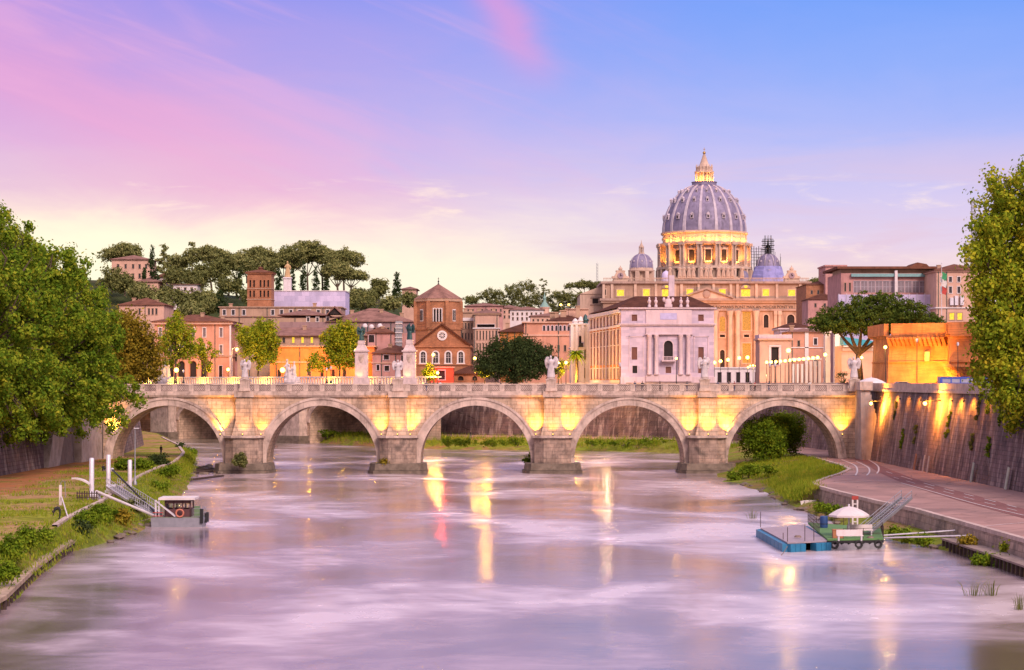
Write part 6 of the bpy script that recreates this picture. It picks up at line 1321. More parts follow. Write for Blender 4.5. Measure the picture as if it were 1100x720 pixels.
cedar('tiered cedar on the hilltop right of the cypress by the villa', 176, 930, 265, 300, 26); cedar('tiered cedar at the left of the dense ridge clump', 206, 930, 263, 312, 34); cedar('tall cedar on the far ridge above the copper turret', 584, 1450, 302, 335, 26, 2600, L_HILL)
rb = random.Random(3); names = ['olive', 'dark', 'pale', 'rounded', 'low', 'bushy']
def ridge_tree(label, px, D, yc, rxp, rzp, n, mat, group):
    k = D / F; x, z = XX(px, D), ZZ(yc, D); tree('ridge_tree', label, (x, D, z - rzp * k * 1.1), blobs_round(x, D, z, rxp * k, rxp * k, rzp * k, 7, .45, int(px)), int(n * 1.6), 1.0, mat, .3, group, 1.5, limbs=False)
RTREES = [(205, 300, 18, 15, 0, 'behind the cream villa roof'), (190, 286, 14, 10, 1, 'on the skyline right of the villa cedar'), (218, 297, 15, 14, 2, 'under the leaning pine'), (236, 292, 16, 16, 3, 'left of the bell tower cypress'), (246, 306, 14, 10, 4, 'just below the ridge left of the bell tower'), (150, 312, 12, 9, 5, 'below the hilltop villa'), (134, 305, 11, 11, 0, 'left of the hilltop villa foot'), (195, 321, 12, 9, 2, 'below the flat roofed pale house'), (178, 318, 9, 8, 3, 'below the cream villa'), (212, 322, 14, 9, 4, 'at the foot of the hill right of the villas'), (225, 318, 14, 8, 5, 'beside the dark bushy cypress'), (160, 318, 16, 11, 1, 'in the middle of the slope below the villas'), (407, 309, 9.5, 10, 2, 'standing alone left of the single cypress'), (388, 325, 20, 7, 4, 'low along the slope right of the ridge pines'), (418, 326, 12, 6, 5, 'around the foot of the single cypress'), (398, 319, 6, 5, 3, 'small on the slope right of the lavender house'), (384, 317, 8, 6, 1, 'under the lowest thin pine'), (270, 318, 14, 8, 0, 'behind the foot of the bell tower'), (120, 300, 14, 14, 3, 'behind the crown of the left plane trees'), (440, 322, 9, 6, 0, 'low beside the tiny far house')]
RTREES += [(190, 300, 14, 13, 3, 'between the cream villa and the ridge clump'), (265, 288, 18, 14, 1, 'filling the gap under the low dark pine'), (285, 290, 18, 14, 5, 'behind the bell tower cap'), (240, 280, 14, 10, 4, 'high in the dense ridge clump'), (172, 328, 12, 8, 5, 'lowest on the slope, above the pink tile roof'), (205, 333, 16, 8, 1, 'lowest on the slope, above the pink palazzo roof'), (222, 330, 12, 8, 2, 'lowest on the slope beside the tan terrace')]
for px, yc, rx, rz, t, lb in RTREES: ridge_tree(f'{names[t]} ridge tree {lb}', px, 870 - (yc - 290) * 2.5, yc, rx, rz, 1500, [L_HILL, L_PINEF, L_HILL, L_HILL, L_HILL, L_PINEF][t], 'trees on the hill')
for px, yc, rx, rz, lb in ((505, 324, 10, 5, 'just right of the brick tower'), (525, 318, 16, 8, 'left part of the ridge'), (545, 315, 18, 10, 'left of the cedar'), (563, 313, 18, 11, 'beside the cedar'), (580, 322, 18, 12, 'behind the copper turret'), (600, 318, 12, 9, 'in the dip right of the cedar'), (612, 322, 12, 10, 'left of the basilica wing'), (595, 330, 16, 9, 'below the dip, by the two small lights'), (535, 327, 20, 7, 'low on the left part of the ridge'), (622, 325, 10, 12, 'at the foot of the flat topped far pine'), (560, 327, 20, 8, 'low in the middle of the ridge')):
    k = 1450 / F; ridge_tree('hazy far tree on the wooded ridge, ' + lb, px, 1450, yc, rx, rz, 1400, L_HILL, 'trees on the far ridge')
# ---- bushes under the right arch and on the banks
tree('big_bush', 'big rounded green bush in front, filling the right bridge arch', (42.2, 343, .8), blobs_round(42.3, 343, 5.4, 4.5, 4.0, 4.8, 10, .42, 41), 20000, .34, L_BUSH, .2, None, .8, 'bush'); tree('big_bush', 'second bush behind and right of the big one under the right arch', (47.0, 356, 1.6), blobs_round(46.8, 356, 6.2, 4.6, 4, 5.2, 8, .42, 42), 14000, .34, L_BUSH, .2, None, .8, 'bush')
def shrub(label, x, y, z, r, h, n=700, mat=None, group='shrubs on the left bank', size=.26):
    e = empty('shrub', (x, y, z), label, 'shrub', group); link_mesh('foliage', leaves_mesh('foliage', blobs_round(x, y, z + h * .5, r, r, h * .55, 5, .5, int(abs(x * 7 + y))), n, size, mat or L_BUSH, e.location, .5, shell=.2), e, (0, 0, 0)); m = MB()
    for i in range(4): m.tube([(x, y, z - .2), (x + rnd.uniform(-.5, .5) * r, y + rnd.uniform(-.5, .5) * r, z + h * .7)], [.05, .02], 5)
    obj('stem', m, BARK, e); return e
def SG(px, py, z, rpx, hpx, label, mat=None, n=None, group='shrubs on the left bank'):
    q = G(px, py, z); k = q.y / F; shrub(label, q.x, q.y, q.z - .1, rpx * k, hpx * k, n or int(140 + 7 * rpx * hpx), mat, group, .16 + .0006 * q.y)
for a in ((14, 600, 1.9, 12, 24, 'leafy shrub at the near left edge above the timber landing'), (30, 588, 2.0, 11, 22, 'dark leafy shrub second from the left edge above the landing'), (46, 582, 2.0, 8, 16, 'small shrub right of the two above the landing'), (8, 620, 1.6, 11, 16, 'lowest yellowish shrub at the left picture edge'), (95, 566, 1.6, 13, 18, 'wide yellow green shrub on the slope by the kerb corner'), (112, 560, 1.4, 14, 20, 'brownish shrub on the slope below the white ramp'), (130, 562, .9, 12, 14, 'reddish brown scrub near the waterline left of the houseboat', L_BRN), (86, 572, 1.2, 9, 14, 'dark green shrub at the kerb corner', L_OAK), (148, 548, 1.2, 10, 14, 'olive shrub under the gangway', L_HILL), (148, 508, 1.9, 17, 17, 'broad dark green shrub behind the tallest white posts'), (168, 503, 1.8, 12, 16, 'shrub left of the quay lamp behind the gangway', L_OAK), (132, 506, 2.2, 12, 15, 'bright green shrub between the white posts'), (180, 515, 1.2, 14, 16, 'spreading shrub on the bank behind the houseboat'), (172, 527, .9, 8, 10, 'low yellowish shrub by the houseboat stern'), (196, 486, 1.2, 7, 12, 'dark shrub at the path bend under the left arch', L_OAK), (207, 490, .6, 9, 7, 'bright low shrub under the left arch by the water'), (258, 503, 1.0, 9, 17, 'grey green shrub growing on the first pier footing', L_HILL)): SG(*a[:6], *(a[6:]))
for a in ((440, 497, 1.3, 7, 11, 'shrub on the right side of the second pier footing'), (579, 498, 1.3, 11, 14, 'bushy green shrub on the third pier footing'), (567, 500, 1.0, 5, 10, 'small shrub at the left corner of the third pier footing'), (412, 500, 1.3, 7, 6, 'low brown scrub along the second pier footing', L_BRN), (604, 499, 1.3, 8, 6, 'low brown scrub along the third pier footing', L_BRN), (282, 497, 1.3, 6, 6, 'grass tuft on the right corner of the first pier footing', L_YEL), (422, 499, 1.2, 6, 8, 'tuft on the left side of the second pier footing', L_HILL)): SG(a[0], a[1], a[2], a[3], a[4], a[5], *(a[6:]), group='shrubs on the pier footings')
for a in ((804, 512, .7, 12, 14, 'leafy shrub at the foot of the big arch bush'), (826, 508, 1.6, 10, 9, 'low shrub before the big arch bush'), (895, 552, .8, 12, 9, 'bright green shrub on the bank beside the parasol pontoon'), (880, 549, .5, 8, 9, 'lush shrub left of the parasol by the quay wall foot'), (1056, 605, .15, 14, 9, 'low grassy clump in the shallows before the timber ledge'), (1078, 607, .15, 11, 6, 'smaller grassy clump right of the shallows clump'), (790, 514, .4, 10, 8, 'reedy scrub at the waterline by the fourth pier'), (972, 577, .6, 10, 8, 'weeds at the quay wall foot behind the booms'), (992, 582, .5, 9, 6, 'dry weeds at the quay wall foot near the ledge start'), (1040, 583, 1.1, 12, 5, 'orange weeds growing along the back of the timber ledge', L_BRN), (1082, 591, 1.1, 10, 7, 'yellow weeds on the timber ledge near the right edge', L_YEL), (960, 573, .7, 7, 7, 'weeds right beside the green pontoon stern')): SG(a[0], a[1], a[2], a[3], a[4], a[5], *(a[6:]), group='shrubs on the right bank')
for i, (px, w_) in enumerate(((380, 16), (402, 12), (352, 14), (500, 18), (528, 22), (556, 16), (640, 22), (668, 24), (700, 22), (724, 16), (480, 14), (230, 12), (214, 10))):
    y = 478 if px > 450 else (470 if px > 300 else 462); zz = .7; SG(px, y, zz + .7, w_ * .95, 5 + i % 3 * 1.5, f'low green shrub on the far bank, seen through the {"left" if px < 300 else "second" if px < 450 else "middle" if px < 600 else "fourth"} arch, ' + ('between its neighbours' if i % 2 else 'spilling to the water'), n=800, group=f'shrubs on the far bank')
# grass blades on the two green banks (uncountable)
def grass(name, pts, hgt, n, label):
    i = npr.randint(0, len(pts), n); b = np.array(pts)[i] + npr.normal(size=(n, 3)) * [.5, .5, 0]; a = npr.uniform(0, 6.28, n); dx = np.stack([np.cos(a), np.sin(a), 0 * a], 1); h = hgt * npr.uniform(.4, 1.3, n)[:, None]
    lean = np.stack([npr.normal(size=n) * .35, npr.normal(size=n) * .35, np.ones(n)], 1); V = np.stack([b - dx * .05, b + dx * .05, b + lean * h], 1).reshape(-1, 3); me = bpy.data.meshes.new(name); me.vertices.add(3 * n); me.vertices.foreach_set('co', V.ravel()); me.loops.add(3 * n); me.loops.foreach_set('vertex_index', np.arange(3 * n)); me.polygons.add(n); me.polygons.foreach_set('loop_start', np.arange(0, 3 * n, 3)); me.polygons.foreach_set('loop_total', np.full(n, 3)); me.update(calc_edges=True); me.materials.append(L_GRASS)
    o = link_mesh(name, me, None, (0, 0, 0)); tag(o, label, 'grass', kind='stuff')
def bank_pts(lo, hi, ef, wf, y0, y1, n):
    out = []
    for _ in range(n):
        y = rnd.uniform(y0, y1); t = rnd.uniform(lo, hi); a, b = wf(y), ef(y); out.append((a + (b - a) * t, y, (zq(y) - .05) * (1 - (1 - t) ** 1.6)))
    return [q for q in out if nz(q[0], q[1], .25) > -.45]
grass('grass', bank_pts(.15, .97, eR, wR, 246, 345, 2200), .5, 26000, 'long green grass on the sloping right bank below the quay')
lys = [r[0] for r in LBst]; eL = lambda y: float(np.interp(y, lys, [r[2] for r in LBst])); wL = lambda y: float(np.interp(y, lys, [r[1] for r in LBst]))
lp_ = []
for _ in range(3200):
    y = rnd.uniform(120, 400); t = rnd.uniform(.1, .97); a, b = wL(y), eL(y); lp_.append((a + (b - a) * t, y, ZL * t ** .8))
for _ in range(3600):
    y = rnd.uniform(120, 330); x = eL(y) - .6 - rnd.uniform(0, 1) ** 1.5 * 12
    if nz(x, y, .22) > -.1: lp_.append((x, y, ZL))
grass('grass', lp_, .34, 34000, 'patchy grass and weeds on the left bank and lawn')
fp_ = []
for (ax, ay), (bx, by) in zip(WB_, EB_):
    if ay > 400:
        for _ in range(26): t = rnd.uniform(.1, .95); fp_.append((ax + (bx - ax) * t + rnd.uniform(-2, 2), ay + (by - ay) * t, (zq(by) - .05) * (1 - (1 - t) ** 1.6)))
grass('grass', fp_, 1.1, 22000, 'rough green growth on the far bank beyond the arches')

# reeds standing in the shallows at the right
for px, py, nm in ((1045, 640, 'tallest thin reed tuft standing in the shallow water at the right'), (1065, 640, 'smaller reed tuft right of the tallest in the shallow water'), (1095, 655, 'reed tuft in the water at the lower right edge'), (808, 557, 'small reed tuft in the water left of the blue pontoon')):
    q = G(px, py, 0); m = MB()
    for i in range(22): a = rnd.uniform(0, 6.28); r = rnd.uniform(0, .55); h = rnd.uniform(.4, 1.3); m.tube([(q.x + r * math.cos(a), q.y + r * math.sin(a), -.2), (q.x + r * math.cos(a) * 1.5, q.y + r * math.sin(a) * 1.5, h * .7), (q.x + r * math.cos(a) * 2.2, q.y + r * math.sin(a) * 2.2, h)], [.022, .016, .004], 4)
    obj('reeds', m, L_HILL, label=nm, cat='reeds', group='reed tufts in the shallows')
# rocks along both waterlines
def rock(q, r, label, group):
    m = MB(); m.ball((q[0], q[1], q[2]), r, 9, 1.2, 1, .6)
    m.v = [v + Vector((nz(v.x * 3, v.y * 3 + v.z, 1.3), nz(v.y * 3, v.x * 2, 1.1), nz(v.z * 4, v.x * 3, 1.2))) * r * .22 for v in m.v]; obj('rock', m, ROCKM, label=label, cat='rock', group=group)
for i in range(26): y = rnd.uniform(186, 235); rock((wL(y) + rnd.uniform(-1.2, .6), y, rnd.uniform(-.05, .25)), rnd.uniform(.25, .6), 'brown rock among the scattered stones at the left waterline by the houseboat', 'rocks on the left waterline')
for i in range(60): y = rnd.uniform(168, 300); rock((wR(y) + rnd.uniform(-.5, 2.2 if y < 235 else .9), y, rnd.uniform(-.05, .2)), rnd.uniform(.2, .45), 'brown rock among the scattered stones at the right waterline below the quay', 'rocks on the right waterline')
for i in range(14): y = rnd.uniform(322, 366); rock((wL(y) + rnd.uniform(0, 5.0), y, rnd.uniform(-.1, .1)), rnd.uniform(.3, .8), 'dark rubble stone in the shallows under the left arch', 'rubble under the left arch')
# ---- creepers hanging down the right embankment wall
for i, (px, y0, y1, w_, lb) in enumerate(((972, 462, 482, 3, 'below the first wall lamp'), (985, 455, 476, 5, 'mid wall, left of the second lamp'), (1018, 444, 470, 6, 'right under the second wall lamp'), (1047, 424, 452, 6, 'hanging from the parapet left of the tree'), (1057, 420, 446, 5, 'hanging from the parapet beside the riverside tree'), (1046, 466, 484, 5, 'low on the wall beneath the hanging ones'), (1065, 470, 490, 7, 'broad patch low at the right'), (960, 430, 448, 4, 'high beside the first wall lamp'), (1072, 430, 458, 6, 'under the drooping branches'))):
    pxx = px; D = next(d_ for d_ in np.arange(345, 180, -.5) if XX(px, d_) < fR(d_) + 1.0); k = D / F; za, zb_ = ZZ(y1, D), ZZ(y0, D)
    B = []
    for j in range(5): z = za + (zb_ - za) * (j + .5) / 5; B.append(((fR(D) + 1.9 * (z - 2.5) / 11.3 - .12, D + .4 * math.sin(j * 2 + i), z), (.16, w_ * k * .5 * (.5 + .12 * j) * 2.4, (zb_ - za) * .14)))
    e = empty('creeper', (fR(D) + 1.0, D, za), 'green creeper on the right embankment wall, ' + lb, 'creeper', 'creepers on the embankment wall'); link_mesh('foliage', leaves_mesh('foliage', B, 420, .3, L_HILL if i % 2 else L_BUSH, e.location, .22, shell=.1), e, (0, 0, 0)); m = MB(); m.tube([(fR(D) + 1.9 * (za - 2.5) / 11.3 - .06, D, za), (fR(D) + 1.9 * (zb_ - 2.5) / 11.3 - .06, D, zb_)], .03, 5); obj('stem', m, BARK, e)
# ================================================================ the second bridge downstream, lit along its parapet
vb = empty('far_bridge', (-70, 515, 0), 'second stone bridge downstream, its parapet glowing yellow, partly hidden behind the near bridge', 'bridge')
VA, VBp = Vector((-118, 566, 0)), Vector((-19, 468, 0)); vL = (VBp - VA).length; vrz = math.atan2(VBp.y - VA.y, VBp.x - VA.x); VM = fr(VA, vrz)
def vt(px):                                          # distance along the far bridge at a photo column
    k = (px - 550) / F; dx, dy = math.cos(vrz), math.sin(vrz); return (k * VA.y - VA.x) / (dx - k * dy)
ts = [vt(180), vt(319)]; arcs = [(ts[0] - 24, ts[0] - 5), (ts[0] + 5, ts[1] - 5), (ts[1] + 5, ts[1] + 30)]
m = MB(VM); prev = -20.0; zt_ = 12.6
for a, b in arcs:
    c, r = (a + b) / 2, (b - a) / 2; xs = [c - r * math.cos(math.pi * q / 28) for q in range(29)]; zz = [5.0 + 6.3 * math.sin(math.pi * q / 28) for q in range(29)]
    m.face([(prev, 0, -1), (a, 0, -1), (a, 0, zt_), (prev, 0, zt_)])
    for (xa, z1), (xb, z2) in zip(zip(xs, zz), zip(xs[1:], zz[1:])): m.face([(xa, 0, z1), (xb, 0, z2), (xb, 0, zt_), (xa, 0, zt_)]); m.face([(xa, 0, z1), (xa, 18, z1), (xb, 18, z2), (xb, 0, z2)])
    m.face([(a, 0, -1), (a, 18, -1), (a, 18, 5), (a, 0, 5)]); m.face([(b, 0, -1), (b, 0, 5), (b, 18, 5), (b, 18, -1)]); prev = b
m.face([(prev, 0, -1), (vL + 4, 0, -1), (vL + 4, 0, zt_), (prev, 0, zt_)]); m.face([(-20, 0, zt_), (vL + 4, 0, zt_), (vL + 4, 18, zt_), (-20, 18, zt_)]); obj('spandrel_wall', m, TRAV, vb)
for a, b in arcs:
    m = MB(VM); c, r = (a + b) / 2, (b - a) / 2
    for q in range(28):
        p = lambda q_, rr, hh: (c - (r + rr) * math.cos(math.pi * q_ / 28), 5.0 + (6.3 + hh) * math.sin(math.pi * q_ / 28)); i0, i1, o0, o1 = p(q, 0, 0), p(q + 1, 0, 0), p(q, 1.3, 1.1), p(q + 1, 1.3, 1.1); m.exy([i0, o0, o1, i1], -.35, .01)
    obj('arch_ring', m, TRAVP, vb)
for t in ts:
    m = MB(VM); m.box(t - 4, t + 4, -2.6, .5, .6, 9.0); m.box(t - 4.6, t + 4.6, -3.2, .5, 9.0, 9.9); m.box(t - 3.4, t + 3.4, -2.2, .5, 9.9, 13.0); p_ = obj('pier', m, TRAVP, vb); m = MB(VM); m.box(t - 4.9, t + 4.9, -3.6, 3, -1, .6); m.box(t - 4.5, t + 4.5, -3.1, .5, .6, 1.8); obj('footing', m, ROCKM, p_)
    m = MB(VM); m.box(t - 1.4, t + 1.4, -2.9, -2.2, 10.2, 12.4); obj('cartouche', m, TRAVP, p_)
m = MB(VM); m.box(-20, vL + 4, -.7, .4, 12.6, 13.6); obj('cornice', m, TRAVP, vb)
m = MB(VM); m.box(-20, vL + 4, -.25, .25, 15.9, 16.2)
for i in range(int(vL / 1.0) + 20): m.box(-20 + i * 1.0, -20 + i * 1.0 + .42, -.16, .16, 13.6, 15.9)
obj('parapet', m, WHITE, vb)
m = MB(VM); m.box(-20, vL + 4, .5, 17.8, 12.62, 13.7); obj('roadway', m, STREETM, vb)
for i in range(11):  # added lamps stand in for car light trails along the deck
    q = VM @ Vector((vL * (i + .5) / 11 - 2, -1.6, 13.75)); tg = VM @ Vector((vL * (i + .5) / 11 - 2, 0, 15.6)); spot(q, tg, 2200, (1, .46, .03), 165, .2)
    q2 = VM @ Vector((vL * (i + .5) / 11 - 2, 3.0, 14.6)); point(q2, 1500, (1, .48, .04), .3)
# ---------------- carved figures (one fused body each)
def limb(m, pts, rad): m.tube(pts, rad, 8)
def statue_body(kind='saint', seed=0):
    r = random.Random(seed); m = MB(); s = r.choice((-1, 1))
    m.lathe([(.46, 0), (.44, .25), (.36, .7), (.33, 1.1), (.26, 1.35), (.31, 1.6), (.33, 1.78), (.22, 1.93), (.10, 2.0), (.09, 2.08)], 0, 0, 14, 1, .78); m.ball((s * .03, -.05, 2.24), .155, 10, .9, 1, 1.2)
    for i in range(6): a = r.uniform(0, 6.28); m.tube([(.40 * math.cos(a), .32 * math.sin(a), .05), (.33 * math.cos(a + .3), .28 * math.sin(a + .3), .8), (.2 * math.cos(a + .5), .16 * math.sin(a + .5), 1.4)], [.09, .075, .04], 6)
    limb(m, [(.29 * s, 0, 1.78), (.46 * s, -.08, 1.45), (.28 * s, -.34, 1.38 + r.uniform(0, .35))], [.11, .09, .07]); limb(m, [(-.29 * s, 0, 1.78), (-.44 * s, -.02, 1.45), (-.40 * s, -.22, 1.15)] if kind == 'saint' else [(-.29 * s, 0, 1.78), (-.50 * s, -.1, 1.6), (-.55 * s, -.25, 2.0)], [.11, .09, .07])
    if kind == 'angel':
        for t in (-1, 1): m.exy([(t * .08, 1.35), (t * .30, 1.05), (t * .58, .95), (t * .74, 1.35), (t * .80, 1.85), (t * .62, 2.25), (t * .36, 2.30), (t * .12, 1.9)][::t], .16, .32)
        m.tube([(.3 * s, -.34, .9), (.3 * s, -.34, 2.3)], .035, 6); m.beam((.3 * s - .25, -.34, 2.0), (.3 * s + .25, -.34, 2.0), .06)
    return fuse(m, .05, 2)
ANG = [statue_body('angel', 3), statue_body('angel', 8)]; SAI = [statue_body('saint', k) for k in (1, 4, 6)]
for me in ANG + SAI: me.name = 'figure'
for me in ANG: me.materials.append(WHITEM)
for me in SAI: me.materials.append(BASIL)
def angel(px, k, h, label, base=13.4, D=YB - .9):
    x = XX(px, D); e = empty('angel_statue', (x, D, base), label, 'statue', 'marble angels on the bridge parapet'); m = MB(); m.box(x - .95, x + .95, D - .6, D + .75, base, base + .5); m.box(x - .8, x + .8, D - .5, D + .65, base + .5, base + 1.75); m.box(x - .9, x + .9, D - .58, D + .72, base + 1.75, base + 2.0); m.lathe([(.75, base + 2.0), (.62, base + 2.15), (.6, base + 2.3)], x, D + .05, 12); obj('pedestal', m, TRAVP, e)
    o = link_mesh('figure', ANG[k], e, (0, .05, 2.28), (-.25, .3)[k], (h / 2.4,) * 3)
for px, k, h, lb in ((263, 0, 3.0, 'marble angel statue above the first pier of the bridge'), (427.5, 1, 2.9, 'marble angel statue above the second pier in front of the pale pillar'), (592, 0, 3.6, 'marble angel with raised wings above the third pier beside the holm oak'), (757, 1, 3.5, 'marble angel statue above the fourth pier before the lilac palazzo corner'), (917.5, 0, 3.4, 'marble angel statue at the right abutment in front of the pine trunk')): angel(px, k, h, lb)
# big sculpture groups on the far bridge
def group_statue(px, label, seed, w=3.4, h=5.0):
    t = vt(px); q = VM @ Vector((t, -1.2, 13.2)); e = empty('sculpture_group', q, label, 'sculpture', 'sculpture groups on the far bridge'); r = random.Random(seed); m = MB()
    m.box(-w * .42, w * .42, -.9, .9, 1.3, 2.2)
    for i in range(5):
        x = r.uniform(-.3, .3) * w; y = r.uniform(-.4, .4); hh = h * r.uniform(.55, .98); m.lathe([(.65, 1.9), (.62, 2.6), (.45, hh * .7), (.52, hh * .85), (.2, hh * .95), (.2, hh)], x, y, 9); m.ball((x, y, hh + .25), .34, 8); a = r.uniform(-1, 1); m.tube([(x, y, hh * .88), (x + .7 * a, y - .5, hh * .8), (x + 1.1 * a, y - .5, hh * .95 + a)], [.22, .18, .1], 6)
    m.ball((-.2 * w, 0, 3.0), 1.0, 9, 1.3, .8, 1); m.tube([(.1 * w, 0, 2.5), (.42 * w, -.3, 2.4), (.45 * w, -.4, 1.4)], [.4, .34, .22], 7)
    me = fuse(m, .12, 2); me.name = 'figures'; me.materials.append(WHITEM); link_mesh('figures', me, e, (0, 0, .2), vrz + .55); m = MB(); m.boxc((q.x, q.y, q.z + .75), (w * 1.05, 2.4, 1.5), vrz); obj('pedestal', m, WHITE, e)
group_statue(180, 'pale marble sculpture group on the far bridge, by the globe lamps at the left', 5, 4.6, 7.4); group_statue(318, 'marble sculpture group on the far bridge, before the orange building', 9, 4.4, 7.0)
# pale pillars carrying bronze winged figures
BR = statue_body('angel', 12); BR.name = 'winged_figure'; BR.materials.append(BRONZE)
for px, D, y0, y1, yf, lb in ((388.5, 462, 410, 366, 351, 'tall pale pillar with a green bronze winged figure, right of the olive street tree'), (440, 458, 410, 365, 348, 'tall pale pillar with a green bronze winged figure, before the brick church corner')):
    k = D / F; x = XX(px, D); e = empty('pillar_monument', (x, D, 13.0), lb, 'monument', 'pillars with bronze figures'); m = MB(); w_ = 6.8 * k
    za_, zb_ = ZZ(y0, D) - 1, ZZ(y1, D); m.box(x - w_ * 1.3, x + w_ * 1.3, D - w_ * 1.1, D + w_ * 1.1, za_ - 1, za_ + 1.8); m.box(x - w_, x + w_, D - w_ * .8, D + w_ * .8, za_ + 1.8, ZZ(378, D)); m.box(x - w_ * 1.2, x + w_ * 1.2, D - w_, D + w_, ZZ(378, D), ZZ(376.4, D)); m.prism([(x - w_, D - w_ * .8), (x + w_, D - w_ * .8), (x + w_, D + w_ * .8), (x - w_, D + w_ * .8)], ZZ(376.4, D), ZZ(370, D), [(x - w_ * .5, D - w_ * .45), (x + w_ * .5, D - w_ * .45), (x + w_ * .5, D + w_ * .45), (x - w_ * .5, D + w_ * .45)]); m.box(x - w_ * .55, x + w_ * .55, D - w_ * .5, D + w_ * .5, ZZ(370, D), zb_); obj('pillar', m, PILL, e)
    m = MB(); m.exy([(x - w_ * .4, ZZ(386, D)), (x, ZZ(390, D)), (x + w_ * .4, ZZ(386, D)), (x + w_ * .4, ZZ(381, D)), (x - w_ * .4, ZZ(381, D))], D - w_ * .8 - .15, D - w_ * .8 + .02); obj('shield', m, TRAVP, e)
    link_mesh('winged_figure', BR, e, (0, 0, zb_ - 13.0 - .05), .5 if px < 400 else -.7, ((zb_ - ZZ(yf, D)) / -2.3,) * 3); spot((x - .6, D - 2.2, za_ + 1.9), (x, D, za_ + 5), 170, (1, .60, .15), 110, .2)
# apostle figures along the basilica attic
ordn2 = ['at the far left end', 'right of the left clock', 'third from the left', 'fourth from the left', 'fifth from the left', 'left of the middle figure', 'in the middle', 'right of the middle figure', 'fifth from the right', 'fourth from the right', 'third from the right', 'left of the right clock', 'at the far right end']
for i, q in enumerate((-108.5, -79, -66, -52, -38, -14, 0, 14, 38, 52, 66, 79, 108.5)):
    zb_ = bs.M @ Vector((offx(q), .3, zr + 2.6)); e = empty('attic_statue', zb_, 'stone saint on the basilica balustrade, ' + ordn2[i], 'statue', 'saints on the basilica front'); link_mesh('figure', SAI[i % 3], e, (0, 0, .8), .2 * ((i % 3) - 1), (3.0,) * 3); m = MB(); m.box(zb_.x - 1.2, zb_.x + 1.2, zb_.y - .8, zb_.y + .8, zb_.z - .1, zb_.z + .85); obj('plinth', m, BASIL, e)
# marble Redeemer-like figure on its column at the ridge
k = 760 / F; x = XX(309, 760); e = empty('statue_column', (x, 760, ZZ(326, 760)), 'sand coloured statue on a white column base before the ridge pines', 'statue'); q = e.location; m = MB(); m.box(x - 10 * k, x + 10 * k, 757, 763, q.z - 9, ZZ(318, 760)); m.box(x - 6.5 * k, x + 6.5 * k, 758, 762, ZZ(318, 760), ZZ(313, 760)); m.box(x - 4 * k, x + 4 * k, 758.6, 761.4, ZZ(313, 760), ZZ(298.5, 760)); m.box(x - 4.6 * k, x + 4.6 * k, 758.3, 761.7, ZZ(299.5, 760), ZZ(298, 760)); obj('column_base', m, WHITE, e)
tm_ = SAI[0].copy(); tm_.materials.clear(); tm_.materials.append(stone('sand_stone', (.50, .33, .17), .15, .6)); tm_.name = 'figure'; link_mesh('figure', tm_, e, (0, 0, ZZ(298, 760) - q.z), .2, (2.5,) * 3)
# ---------------- people
def person_mesh(pose, jac, trs, seed=0):
    m = MB(); r = random.Random(seed)
    if pose in ('stand', 'walk'):
        st_ = .05 if pose == 'stand' else .22
        for s in (-1, 1): m.tube([(s * .10, 0, .92), (s * .11, -s * st_ * .5, .5), (s * .11, -s * st_, .08), (s * .11, -s * st_ - .14, .04)], [.10, .075, .055, .045], 8); m.tube([(s * .21, 0, 1.42), (s * .26, s * st_ * .4, 1.15), (s * .24, s * st_ * .6 - .08, .88)], [.065, .052, .04], 7)
        m.lathe([(.155, .86), (.17, 1.0), (.15, 1.15), (.19, 1.38), (.17, 1.46), (.06, 1.5), (.06, 1.56)], 0, 0, 12, 1.05, .68); m.ball((0, -.02, 1.655), .108, 10, .88, 1, 1.15); hz_, top = 1.52, .92
    elif pose == 'sit':
        for s in (-1, 1): m.tube([(s * .11, 0, .12), (s * .14, -.42, .42), (s * .14, -.62, .08), (s * .14, -.76, .05)], [.10, .075, .055, .045], 8); m.tube([(s * .2, .03, .62), (s * .28, -.15, .45), (s * .14, -.4, .44)], [.065, .05, .04], 7)
        m.lathe([(.18, .02), (.18, .2), (.16, .35), (.19, .58), (.16, .68), (.06, .72), (.06, .78)], 0, 0, 12, 1.05, .72); m.ball((0, -.03, .87), .108, 10, .88, 1, 1.15); hz_, top = .745, .22
    else:                                       # bending over, torso to the left
        for s in (-1, 1): m.tube([(.0, s * .10, .92), (.04, s * .12, .48), (.0, s * .12, .07), (-.14, s * .12, .04)], [.11, .078, .058, .046], 8); m.tube([(-.42, s * .19, .86), (-.52, s * .2, .55), (-.56, s * .12, .25)], [.065, .05, .04], 7)
        m.tube([(.03, 0, .93), (-.18, 0, 1.02), (-.40, 0, .92), (-.50, 0, .80)], [.16, .165, .18, .08], 10); m.ball((-.60, 0, .68), .11, 10, 1, .9, 1.1); hz_, top = 9, -9
    me = fuse(m, .03, 1); me.name = 'person'
    for q in (jac, trs, SKIN, HAIR): me.materials.append(q)
    for p in me.polygons:
        c = p.center
        if pose == 'bend': p.material_index = 3 if c.x < -.52 and c.z > .6 else (2 if c.z < .3 and c.x < -.45 else (1 if c.x > -.02 and c.z < .9 else 0))
        else: p.material_index = (3 if c.z > hz_ + .14 or c.y > .03 else 2) if c.z > hz_ else (1 if c.z < top and abs(c.x) < .2 else (2 if pose != 'sit' and c.z < .9 and abs(c.x) > .2 else 0))
    return me
SKIN = plain('skin', (.42, .24, .17), .6); HAIR = plain('dark_hair', (.03, .02, .015), .6)
CL = {n: plain(n + '_cloth', c, .85) for n, c in (('black', (.018, .017, .02)), ('navy', (.03, .04, .10)), ('white', (.6, .56, .55)), ('red', (.35, .05, .04)), ('grey', (.16, .15, .16)), ('denim', (.08, .11, .2)))}
PM = {(p, a, b): None for p in () for a in () for b in ()}
